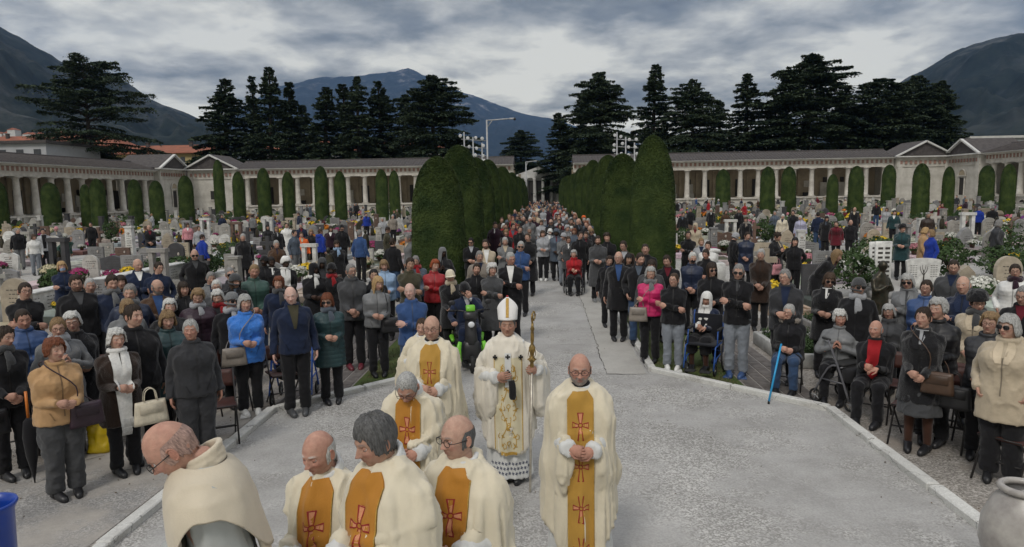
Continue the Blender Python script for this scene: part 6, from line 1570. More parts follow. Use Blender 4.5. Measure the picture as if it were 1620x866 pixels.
# ---- left front block
LF = dict(lod=2)
P(0, 517, 1.64, 'woman in black coat and patterned scarf, hands clasped, at the left edge', **f, **LF, coat='jacket', cc='black', hair='short', hc='dbrown', scarf='dgrey', arms='clasp', bag='handR', bagc='black', strap='small black handbag held by the woman at the left edge')
P(83, 537, 1.60, 'woman with short auburn hair in a tan jacket and dark trousers', **f, **LF, coat='jacket', cc='tan', hair='fluffy', hc='auburn', lc='dgrey', girth=1.22, arms='clasphigh', bag='crossL', bagc='plum', strap='dark crossbody bag worn by the woman in the tan jacket', hy=.3, width=1.25, age=.8)
x, y = at(88, 745, 0); u_ = empty('folded_umbrella', (x+.02, y-.33, .01)); tag(u_, 'folded black umbrella with orange handle held by the woman in tan', 'umbrella')
b = MB(); b.lathe([(.006, 0), (.012, .06), (.055, .30), (.07, .50), (.05, .66), (.02, .70)], n=14); b.build('canopy', m_cloth, u_, color=CC['black']); b = MB(); b.tube([(0, 0, .68), (0, 0, .98)], .014, 8); b.build('handle', m_plast, u_, color=(.55, .16, .02))
P(35, 487, 1.72, 'bald man in a bright blue padded jacket with folded arms', **LF, coat='puffer', cc='blue', hair='crop', hc='dbrown', arms='cross', skin='ruddy', age=.6)
P(36, 448, 1.76, 'dark-haired man in glasses and black jacket behind the blue padded jacket', lod=1, coat='jacket', cc='black', hair='short', hc='dbrown', glasses='clear', arms='cross')
P(90, 502, 1.64, 'woman in glasses and long grey coat with a hand at her scarf', **f, **LF, coat='longcoat', cc='grey', hair='short', hc='dblond', glasses='clear', scarf='lgrey', arms='pray')
P(116, 494, 1.64, 'white-haired old woman in glasses and black coat left of the white scarf', **f, **LF, coat='coat', cc='black', hair='curly', hc='white', glasses='clear', arms='clasphigh')
P(182, 521, 1.58, 'white-haired woman in black coat with a long fringed white scarf', **f, **LF, coat='coat', cc='dbrown', hair='curly', hc='white', arms='clasphigh', longscarf='white', bag='handL', bagc='cream', strap='cream leather handbag on the arm of the woman with the white scarf', hy=.15)
P(208, 483, 1.78, 'stout dark-haired man in black zipped jacket right of the white scarf', **LF, coat='jacket', cc='black', hair='short', hc='dbrown', arms='sides', girth=1.2, age=.5)
P(120, 434, 1.84, 'big bearded man in glasses and black jacket standing in the left block', lod=1, coat='jacket', cc='black', hair='short', hc='dbrown', glasses='clear', girth=1.25, beard=.6, arms='sides')
P(140, 440, 1.74, 'white-haired man peeping over the big bearded man', lod=1, coat='jacket', cc='grey', hair='crop', hc='lgrey')
P(174, 434, 1.80, 'man in dark navy sweater and grey scarf beside the big bearded man', lod=1, coat='sweater', cc='navy', hair='short', hc='dbrown', scarf='grey', girth=1.15, arms='back')
P(192, 436, 1.66, 'dark-haired woman partly hidden behind the man in navy sweater', lod=1, **f, coat='jacket', cc='black', hair='long', hc='dbrown')
P(204, 449, 1.76, 'grey-haired man in navy padded jacket with checked scarf', lod=1, coat='puffer', cc='navy', hair='short', hc='grey', scarf='grey', arms='pockets')
P(199, 474, 1.60, 'blonde woman almost hidden behind the stout dark-haired man', lod=1, **f, coat='jacket', cc='grey', hair='bob', hc='dblond')
P(246, 441, 1.74, 'balding man with grey beard and glasses in a brown coat', lod=1, coat='coat', cc='brown', hair='fringe', hc='grey', glasses='clear', beard=.9, shirt='v', shirtc='blue')
P(266, 474, 1.58, 'white-haired woman in black beside the blonde in a dark padded coat', lod=1, **f, coat='coat', cc='black', hair='curly', hc='white')
P(263, 491, 1.62, 'blonde woman with glasses in dark green padded coat', **LF, **f, coat='longpuffer', cc='teal', hair='bob', hc='dblond', arms='sides')
P(290, 446, 1.64, 'young woman with long dark hair in a black coat', lod=1, **f, coat='coat', cc='black', hair='long', hc='dbrown', arms='pockets', age=0)
P(311, 457, 1.64, 'woman with bouffant blonde hair, dark purple coat and printed scarf', lod=1, **f, coat='longpuffer', cc='plum', hair='fluffy', hc='dblond', glasses='clear', scarf='lgrey', arms='pockets', girth=1.2)
P(301, 506, 1.62, 'old grey-haired man in a charcoal jacket standing at the front', **LF, coat='jacket', cc='charcoal', hair='short', hc='lgrey', lc='charcoal', arms='sides', girth=1.22, skin='ruddy', width=1.3, age=1.0)
P(217, 409, 1.78, 'bald man in navy jacket standing in front of the low grave wall', lod=1, coat='jacket', cc='navy', hair='bald', arms='cross', girth=1.15)
P(248, 415, 1.70, 'short-haired person in glasses and navy jacket beside the bald man', lod=1, coat='jacket', cc='navy', hair='short', hc='dbrown', glasses='clear', arms='pockets')
P(307, 394, 1.80, 'bald man in sunglasses, black jacket and jeans before the grave wall', lod=1, coat='jacket', cc='black', hair='bald', glasses='sun', lc='jeans', arms='pockets')
P(98, 414, 1.64, 'blonde woman in face mask and navy jacket with folded arms', lod=1, **f, coat='jacket', cc='navy', hair='bob', hc='blond', mask='lblue', arms='cross')
P(331, 430, 1.64, 'grey-haired woman in a pale grey tweed coat, hands low', lod=1, **f, coat='coat', cc='grey', hair='short', hc='grey')
P(342, 443, 1.62, 'white-haired man with glasses behind the women in the left block', lod=1, coat='jacket', cc='dgrey', hair='short', hc='white', glasses='clear')
P(346, 458, 1.58, 'white-haired woman with a red collar under a white jacket', lod=1, **f, coat='jacket', cc='dgrey', hair='curly', hc='white', scarf='red')
P(364, 464, 1.62, 'woman in grey beret and dark glasses, black jacket', lod=1, **f, coat='jacket', cc='black', hat='beanie', hatc='grey', hair='short', hc='grey', glasses='sun', scarf='lgrey')
P(369, 434, 1.66, 'young woman in grey knitted hat with brown hair', lod=1, **f, coat='coat', cc='black', hat='beanie', hatc='dgrey', hair='long', hc='brown')
P(365, 423, 1.74, 'man in sunglasses behind the grey knitted hat', lod=1, coat='jacket', cc='charcoal', hair='crop', hc='grey', glasses='sun')
P(400, 417, 1.80, 'ruddy man in a dark green quilted jacket with crossbody strap', lod=1, coat='puffer', cc='green', hair='crop', hc='dblond', skin='ruddy', arms='clasp', lc='jeans', girth=1.1)
P(386, 467, 1.64, 'grey-haired woman in bright blue coat and black trousers, front row', **LF, **f, coat='cardigan', cc='bright', hair='bob', hc='lgrey', arms='clasphigh', shoe='sneaker', sc='white', girth=1.2, bag='crossR', bagc='taupe', strap='grey leather bag worn by the woman in the bright blue coat', age=.8)
P(461, 452, 1.76, 'bald old man in navy jacket standing behind a blue rollator', **LF, coat='jacket', cc='navy', hair='fringe', hc='lgrey', skin='pale', arms='sides', shirt='v', shirtc='olive', sc='dgrey', hp=.12, age=1.0)
x, y = at(467, 632, 0); rollator(x+.0, y+.02, R(8), 'blue-framed rollator held by the bald old man', (.03, .12, .5))
P(440, 438, 1.62, 'woman with tousled auburn hair in navy jacket, left of the old man', lod=1, **f, coat='jacket', cc='navy', hair='curly', hc='auburn', scarf='dgrey')
NUN = dict(g='f', coat='habit', hair='none', arms='clasphigh', lod=1)
P(450, 407, 1.66, 'nun in white cap and white scarf over a black habit', **NUN, cc='black', skin='dark', hat='wrap', hatc='white', longscarf='white')
P(496, 417, 1.66, 'nun in black veil with a white collar, hands folded', **NUN, cc='black', skin='dark', hat='veil', hatc='black', scarf='white')
P(508, 408, 1.64, 'nun in dark grey veil behind the one with the white collar', **NUN, cc='charcoal', skin='dark', hat='veil', hatc='dgrey')
P(524, 417, 1.64, 'woman in black hat and bright red scarf beside the nuns', lod=1, **f, coat='coat', cc='black', hat='beanie', hatc='black', hair='none', skin='dark', scarf='red')
P(429, 406, 1.64, 'dark-skinned woman in a black coat and white blouse behind the auburn hair', lod=1, **f, coat='coat', cc='black', hair='short', hc='black', skin='dark', shirt='small')
P(417, 405, 1.66, 'woman in dark beanie left of the nun in the white cap', lod=1, **f, coat='coat', cc='black', hat='beanie', hatc='black', hair='short', hc='black', skin='dark')
P(518, 464, 1.58, 'woman with auburn bob and sunglasses in dark teal padded coat', **LF, **f, coat='longpuffer', cc='teal', hair='bob', hc='auburn', glasses='sun', scarf='slate', arms='clasphigh', shoe='boot')
P(555, 417, 1.80, 'bearded man in glasses and grey anorak, hands clasped', lod=1, coat='anorak', cc='dgrey', hair='crop', hc='grey', glasses='clear', beard=.9, arms='clasp', sc='burgundy')
P(594, 437, 1.64, 'blonde woman in silver grey padded jacket and black trousers', lod=1, **f, coat='puffer', cc='grey', hair='long', hc='blond', arms='clasphigh', bag='shoulderL', bagc='black', strap='black shoulder bag of the blonde woman in the silver jacket')
P(591, 426, 1.66, 'dark-haired person hidden behind the blonde in the silver jacket', lod=1, coat='jacket', cc='black', hair='short', hc='black', skin='olive')
P(608, 411, 1.64, 'blonde woman in pale blue jacket standing by the first hedge', lod=1, **f, coat='puffer', cc='lblue', hair='bob', hc='dblond', arms='clasphigh')
P(647, 408, 1.76, 'dark-haired man in olive sweater with folded arms', lod=1, coat='sweater', cc='olive', hair='short', hc='dbrown', arms='cross', skin='olive')
P(658, 404, 1.66, 'grey-haired woman with red scarf behind the olive sweater', lod=1, **f, coat='jacket', cc='slate', hair='short', hc='grey', scarf='red')
P(650, 448, 1.70, 'bald man in blue zipped jacket and blue trousers, arms folded', lod=1, coat='jacket', cc='blue', lc='jeans', hair='fringe', hc='lgrey', arms='cross', age=.9, skin='pale')
P(686, 411, 1.66, 'woman with red hair in a dark red padded jacket', lod=1, **f, coat='puffer', cc='red', hair='curly', hc='red', arms='cross')
P(699, 392, 1.66, 'dark-skinned woman in pale headscarf before the first left cypress', lod=1, **f, coat='coat', cc='black', hat='veil', hatc='grey', hair='none', skin='dark', arms='pray')
P(713, 427, 1.60, 'old woman in cream cap and dark coat, left of the scooter', lod=1, **f, coat='coat', cc='black', hat='cap', hatc='cream', hair='short', hc='white', scarf='beige')
P(753, 417, 1.74, Y=12.7, label= 'man with dark beard in a black coat behind the scooter', lod=1, coat='suit', cc='black', hair='short', hc='dbrown', beard=.6)
P(758, 397, 1.72, 'grey-haired man in a tan jacket near the second left cypress', lod=1, coat='jacket', cc='taupe', hair='short', hc='grey', arms='sides')
P(769, 379, 1.78, 'bearded man in beige jacket over a white shirt', lod=1, coat='jacket', cc='beige', hair='short', hc='dbrown', beard=.8, shirt='v')
P(745, 376, 1.70, 'dark-haired man in black standing against the second left cypress', lod=1, coat='jacket', cc='black', hair='short', hc='black', glasses='sun')
P(778, 418, 1.62, 'woman with frizzy white hair in a long dark coat and grey tweed cardigan', lod=1, **f, coat='longcoat', cc='dgrey', hair='afro', hc='white', arms='cross')
P(807, 399, 1.80, 'white-haired man in dark suit, white shirt and tie', lod=1, coat='suit', cc='black', hair='short', hc='lgrey', glasses='clear', shirt='v', girth=1.15, skin='ruddy')
P(823, 382, 1.78, 'grey-haired man in sunglasses and blue denim jacket', lod=1, coat='jacket', cc='blue', hair='short', hc='lgrey', glasses='sun', arms='cross', lc='black')
P(799, 375, 1.72, 'grey-haired man in a grey jacket behind the white-haired suit', lod=1, coat='jacket', cc='grey', hair='short', hc='lgrey', arms='cross')
P(859, 365, 1.66, 'woman in a pale cropped jacket and black trousers in mid path', lod=1, **f, coat='jacket', cc='lgrey', hair='bob', hc='brown', arms='clasphigh', sc='white')
P(880, 363, 1.64, Y=22.4, label='person in grey-blue hooded coat right of the pale cropped jacket', lod=1, **f, coat='parka', cc='slate', hat='wrap', hatc='slate', hair='none', skin='dark')
P(892, 369, 1.64, Y=21.2, label='person in white cap, grey shawl and jeans beside the wheelchair', lod=1, **f, coat='jacket', cc='grey', lc='ljeans', hat='beanie', hatc='lgrey', hair='short', hc='brown', arms='clasphigh')
P(899, 374, 1.66, Y=20.9, label='red-cheeked woman in dark grey coat behind the wheelchair', lod=1, **f, coat='coat', cc='dgrey', hair='short', hc='brown', skin='ruddy', glasses='clear')
P(917, 367, 1.80, Y=20.7, label='dark-haired man in black jacket behind the wheelchair', lod=1, coat='jacket', cc='black', hair='short', hc='dbrown', arms='sides')
P(946, 373, 1.76, 'bearded man in a long grey overcoat on the right path edge', lod=1, coat='longcoat', cc='dgrey', hair='short', hc='dbrown', beard=.9, arms='clasphigh', sc='grey')
P(961, 369, 1.78, 'curly-haired young man in black on the right path edge', lod=1, coat='jacket', cc='black', hair='fluffy', hc='dbrown', arms='clasphigh', age=0)
P(963, 404, 1.56, 'boy in black between the curly-haired man and the bald old man', lod=1, coat='jacket', cc='black', hair='short', hc='dbrown', age=0)
P(979, 398, 1.76, 'bald old man in long black coat and blue shirt, right path edge', lod=1, coat='coat', cc='black', hair='fringe', hc='lgrey', shirt='v', shirtc='blue', glasses='clear', arms='sides', age=1.0)
P(988, 381, 1.76, 'dark-haired man in glasses against the right hedge', lod=1, coat='jacket', cc='dbrown', hair='short', hc='dbrown', glasses='clear')
P(993, 402, 1.62, 'woman with long dark hair right of the bald old man', lod=1, **f, coat='coat', cc='black', hair='long', hc='black', skin='olive')
P(1011, 399, 1.78, 'bald man with dark beard in black jacket and jeans', lod=1, coat='jacket', cc='black', hair='crop', hc='dbrown', beard=.6, lc='jeans', arms='pockets')
P(1022, 386, 1.76, 'round-faced man before the first right cypress', lod=1, coat='jacket', cc='black', hair='crop', hc='dbrown', girth=1.15)
P(1030, 411, 1.66, 'woman in sunglasses and dark hair behind the magenta jacket', lod=1, **f, coat='jacket', cc='dgrey', hair='bob', hc='dbrown', glasses='sun')
P(1029, 423, 1.64, 'white-haired woman in a magenta jacket, arms folded', lod=2, **f, coat='puffer', cc='magenta', hair='curly', hc='lgrey', glasses='clear', arms='cross', scarf='grey', bag='crossR', bagc='taupe', strap='grey crossbody bag worn by the woman in magenta')
P(1057, 403, 1.70, 'dark-haired man in black behind the boy in pale trousers', lod=1, coat='jacket', cc='black', hair='short', hc='dbrown')
P(1066, 432, 1.60, 'boy in glasses, black jacket, pale trousers and white sneakers', lod=2, coat='jacket', cc='black', lc='ljeans', hair='crop', hc='brown', glasses='clear', arms='cross', shoe='sneaker', sc='white', age=0, girth=1.1)
P(1095, 399, 1.68, 'white-haired person in black face mask and navy padded jacket', lod=1, coat='puffer', cc='navy', hair='short', hc='white', mask='black', arms='clasp')
P(1126, 416, 1.70, 'woman in sunglasses with long brown hair behind the white veil', lod=1, **f, coat='jacket', cc='black', hair='long', hc='dbrown', glasses='sun', arms='clasphigh')
P(1168, 416, 1.80, 'man in sunglasses, black blazer, grey jeans and blue sneakers', lod=2, coat='suit', cc='black', lc='ljeans', hair='crop', hc='grey', glasses='sun', arms='cross', shoe='sneaker', sc='blue')
P(1089, 366, 1.72, 'young man in a black sweater with folded arms among the right graves', lod=1, coat='sweater', cc='black', hair='short', hc='dbrown', arms='cross')
P(1110, 377, 1.60, 'fair woman half hidden behind the white cardigan', lod=1, **f, coat='jacket', cc='lgrey', hair='short', hc='dblond')
P(1120, 382, 1.66, 'woman in a white cardigan with folded arms', lod=1, **f, coat='cardigan', cc='white', hair='short', hc='dbrown', arms='cross')
P(1118, 394, 1.62, 'woman in black jumper in front of the white cardigan', lod=1, **f, coat='sweater', cc='black', hair='short', hc='dbrown', skin='ruddy')
P(1161, 368, 1.66, 'person in pale grey cap bending to the right among the graves', lod=1, coat='jacket', cc='black', hat='beanie', hatc='lgrey', hair='short', hc='grey', yaw=1.6, hp=.3)
P(1181, 367, 1.70, 'dark-haired woman in navy quilted coat facing the camera', lod=1, **f, coat='longpuffer', cc='navy', hair='short', hc='dbrown', arms='clasp')
P(1204, 394, 1.70, 'old man in dark brown overcoat with hands clasped', lod=1, coat='coat', cc='dbrown', hair='short', hc='lgrey', arms='clasp', age=1.0)
P(1228, 367, 1.74, 'woman in black wiping her face beside the pink bag', lod=1, **f, coat='coat', cc='black', hair='bun', hc='dbrown', arms='pray', hp=.3, yaw=.6, bag='handR', bagc='pink', strap='pink shopping bag carried by a woman in black')
P(1257, 376, 1.64, 'young dark-haired woman in black right of the pink bag', lod=1, **f, coat='jacket', cc='black', hair='long', hc='black', age=0)
P(1295, 385, 1.74, 'blonde woman in black bending forward over a grave', lod=1, **f, coat='coat', cc='black', hair='longloose', hc='dblond', lean=.5, hp=.35, yaw=.9, arms='clasp')
P(1245, 426, 1.74, 'grey-haired man in glasses and charcoal anorak behind the seated row', lod=1, coat='anorak', cc='charcoal', hair='short', hc='grey', glasses='clear', arms='clasphigh', shirt='v', shirtc='navy', girth=1.15)
P(1310, 431, 1.64, 'woman in sunglasses with brown bob and black coat, small white badge', lod=1, **f, coat='coat', cc='black', hair='bob', hc='brown', glasses='sun', arms='clasphigh')
P(1358, 441, 1.68, 'man in grey flat cap and dark glasses with pale scarf', lod=1, coat='jacket', cc='black', hat='beanie', hatc='dgrey', hair='short', hc='grey', glasses='sun', scarf='lgrey')
P(1438, 433, 1.66, 'grey-haired woman in sunglasses and grey hooded coat', lod=1, **f, coat='parka', cc='grey', hair='bob', hc='lgrey', glasses='sun')
P(1465, 443, 1.64, 'woman with brown hair in a blue quilted jacket', lod=1, **f, coat='puffer', cc='blue', hair='short', hc='dbrown', glasses='clear')
P(1509, 410, 1.76, 'man in glasses, grey vest and red sleeves at the grave edge', lod=1, coat='jacket', cc='dgrey', hair='crop', hc='dbrown', glasses='clear', beard=.5, scarf=None, girth=1.12)
P(1527, 437, 1.74, 'bald man in a navy coat behind the fur hat', lod=1, coat='coat', cc='navy', hair='fringe', hc='lgrey', age=1.0)
P(1463, 487, 1.62, 'dark-haired woman in black coat and grey skirt at the right front', lod=2, **f, coat='coat', cc='black', hair='short', hc='dbrown', arms='clasp', leg='skirt', lc='dgrey', bag='crossL', bagc='brown', strap='brown leather shoulder bag of the woman in the grey skirt', skirt_z=.46, hy=-.2)
P(1486, 473, 1.68, 'white-haired woman in black padded jacket right of the grey skirt', lod=2, **f, coat='puffer', cc='black', hair='fluffy', hc='lgrey', arms='clasphigh', hy=-.3)
P(1547, 462, 1.66, 'woman in black fur hat and camel coat', lod=1, **f, coat='coat', cc='beige', hat='furhat', hatc='black', hair='short', hc='dbrown', glasses='clear', scarf='dgrey', arms='clasp')
P(1566, 495, 1.60, 'old woman with curly fair hair in a dark padded jacket with black bag', lod=2, **f, coat='longpuffer', cc='charcoal', hair='curly', hc='dblond', glasses='clear', arms='clasp', bag='handR', bagc='black', strap='large black bag held by the old woman with curly fair hair')
P(1599, 499, 1.68, 'grey-haired woman in sunglasses and long beige padded parka, far right', lod=2, **f, coat='parka', cc='beige', hair='bob', hc='lgrey', glasses='sun', arms='pockets', hy=-.3, girth=1.12, width=1.25)
P(1608, 418, 1.66, 'woman in glasses and white padded jacket at the right frame edge', lod=1, **f, coat='puffer', cc='white', hair='short', hc='dbrown', glasses='clear', scarf='plum')
P(1622, 450, 1.76, 'man in black cut by the right frame edge', lod=1, coat='jacket', cc='black', hair='crop', hc='grey', glasses='clear')
# ---- seated
def S_(px, py, H, label, chl, **k):
    seat_for(px, py, H, chl); return P(px, py, H, label, **{**sitk, **k})
S_(1250, 482, 1.66, 'seated old woman in fur-trimmed black coat leaning on a blue cane', 'chair under the seated woman with the blue cane', **f, lod=2, coat='parka', cc='black', lc='jeans', hair='short', hc='lgrey', glasses='clear', arms='clasphigh', hoodfur='taupe', shoe='boot')
x, y = at(1216, 640, 0); x2, y2 = at(1236, 545, .76); cane((x, y), (x2, y2, .76), 'blue walking cane held by the seated woman in black', (.02, .30, .60))
S_(1330, 490, 1.66, 'seated white-haired woman in grey padded coat with hands at her chin', 'chair under the seated woman in the grey padded coat', **f, lod=2, coat='puffer', cc='grey', hair='fluffy', hc='white', arms='pray', skin='ruddy')
x, y = at(1322, 640, 0); rollator(x+.12, y+.05, R(30), 'grey-framed rollator in front of the seated woman in grey', (.10, .10, .11))
S_(1387, 507, 1.68, 'seated bald old man in red sweater and black jacket', 'chair under the bald man in the red sweater', lod=2, coat='jacket', cc='black', hair='fringe', hc='lgrey', shirt='full', shirtc='red', skin='ruddy', age=1.0, hy=-.2)
P(1365, 478, 1.66, 'man in glasses and rust cardigan seated in the second row', pose='sit', arms='lap', lod=1, coat='cardigan', cc='rust', hair='short', hc='grey', glasses='clear', hp=.3)
P(1408, 482, 1.64, 'grey-haired woman in dark fur collar seated behind the bald man', pose='sit', arms='lap', lod=1, **f, coat='parka', cc='dgrey', hair='bob', hc='lgrey', glasses='clear')
x, y = at(1117, 468, 1.24); wheelchair(x, y, yw(x, y, -1, 4), 'blue-framed wheelchair under the woman in the white veil'); P(1117, 462, 1.66, 'seated woman in a long white lace veil and navy coat', **{**sitk, **f}, lod=2, coat='coat', cc='navy', hat='veil', hatc='white', hair='none', leg='skirt', lc='black', skin='tan', yaw=yw(x, y, -1, 4), longscarf='white')
x, y = atY(908, 396, 19.5)[0], 19.5; wheelchair(x, y, yw(x, y), 'dark wheelchair on the path under the woman in the red shawl', (.03, .03, .035)); P(908, 396, 1.64, Y=19.5, label='white-haired woman in red shawl seated in the wheelchair on the path', **{**sitk, **f}, lod=1, coat='parka', cc='red', hair='curly', hc='lgrey', lc='black', girth=1.15)
y = 11.5; x = atY(737, 443, y)[0]; scooter(x+.02, y, yw(x, y, .2, 4), 'black mobility scooter with lime green side panels and round mirrors'); person(x, y+.06, H=1.74, z=.13, label='person in dark beanie and navy jacket hiding the face, riding the scooter', pose='sit', arms='lap', lod=1, coat='jacket', cc='navy', hat='beanie', hatc='black', hair='short', hc='dbrown', lc='navy', yaw=yw(x, y, .2, 4), hp=.35, armL=dict(w=(.05, -.23, 1.03), p=(.8, .1, -.9), d=(-.35, -.25, .85), n=(-.2, .9, 0), c=.5), armR=dict(w=(-.24, -.38, .66), p=(-.6, .6, -.4), d=(0, -.9, .1), n=(.1, 0, -1), c=.9))
# empty chairs seen between the legs of the standing rows
CH = [(20, 660), (70, 668), (131, 640), (262, 640), (205, 632), (300, 638), (365, 598), (345, 640), (236, 600), (160, 610), (448, 590), (1490, 625), (1522, 640), (1565, 655), (1596, 690), (1448, 640), (1545, 618), (1610, 640), (1430, 610)]
for i, (px, py) in enumerate(CH):
    x, y = at(px, py, .45); chair(x, y, yw(x, y, 0, 2.5)+((i*37) % 7-3)*.05, f'empty dark folding chair, {ORD[i if px < 800 else i-11]} from {"the left edge" if px < 800 else "the seated row"} on the {"left" if px < 800 else "right"} gravel' if False else [
     'dark chair behind the woman at the left edge', 'dark chair half hidden behind the tan jacket', 'dark folding chair behind the white scarf woman', 'dark folding chair behind the old man in charcoal', 'dark chair behind the stout man in black', 'dark chair just right of the old man in charcoal', 'dark folding chair left of the bright blue coat', 'dark chair behind the old man and the blue coat', 'dark chair under the blonde in green padded coat', 'dark chair beside the yellow carrier bag', 'dark chair behind the blue rollator',
     'dark chair right of the woman in grey skirt', 'dark chair behind the woman in black padded jacket', 'dark chair beside the old woman with curly fair hair', 'dark chair behind the beige parka', 'dark chair behind the woman in grey skirt', 'dark chair in front of the camel coat', 'dark chair at the right edge behind the beige parka', 'dark chair between the bald seated man and grey skirt'][i])
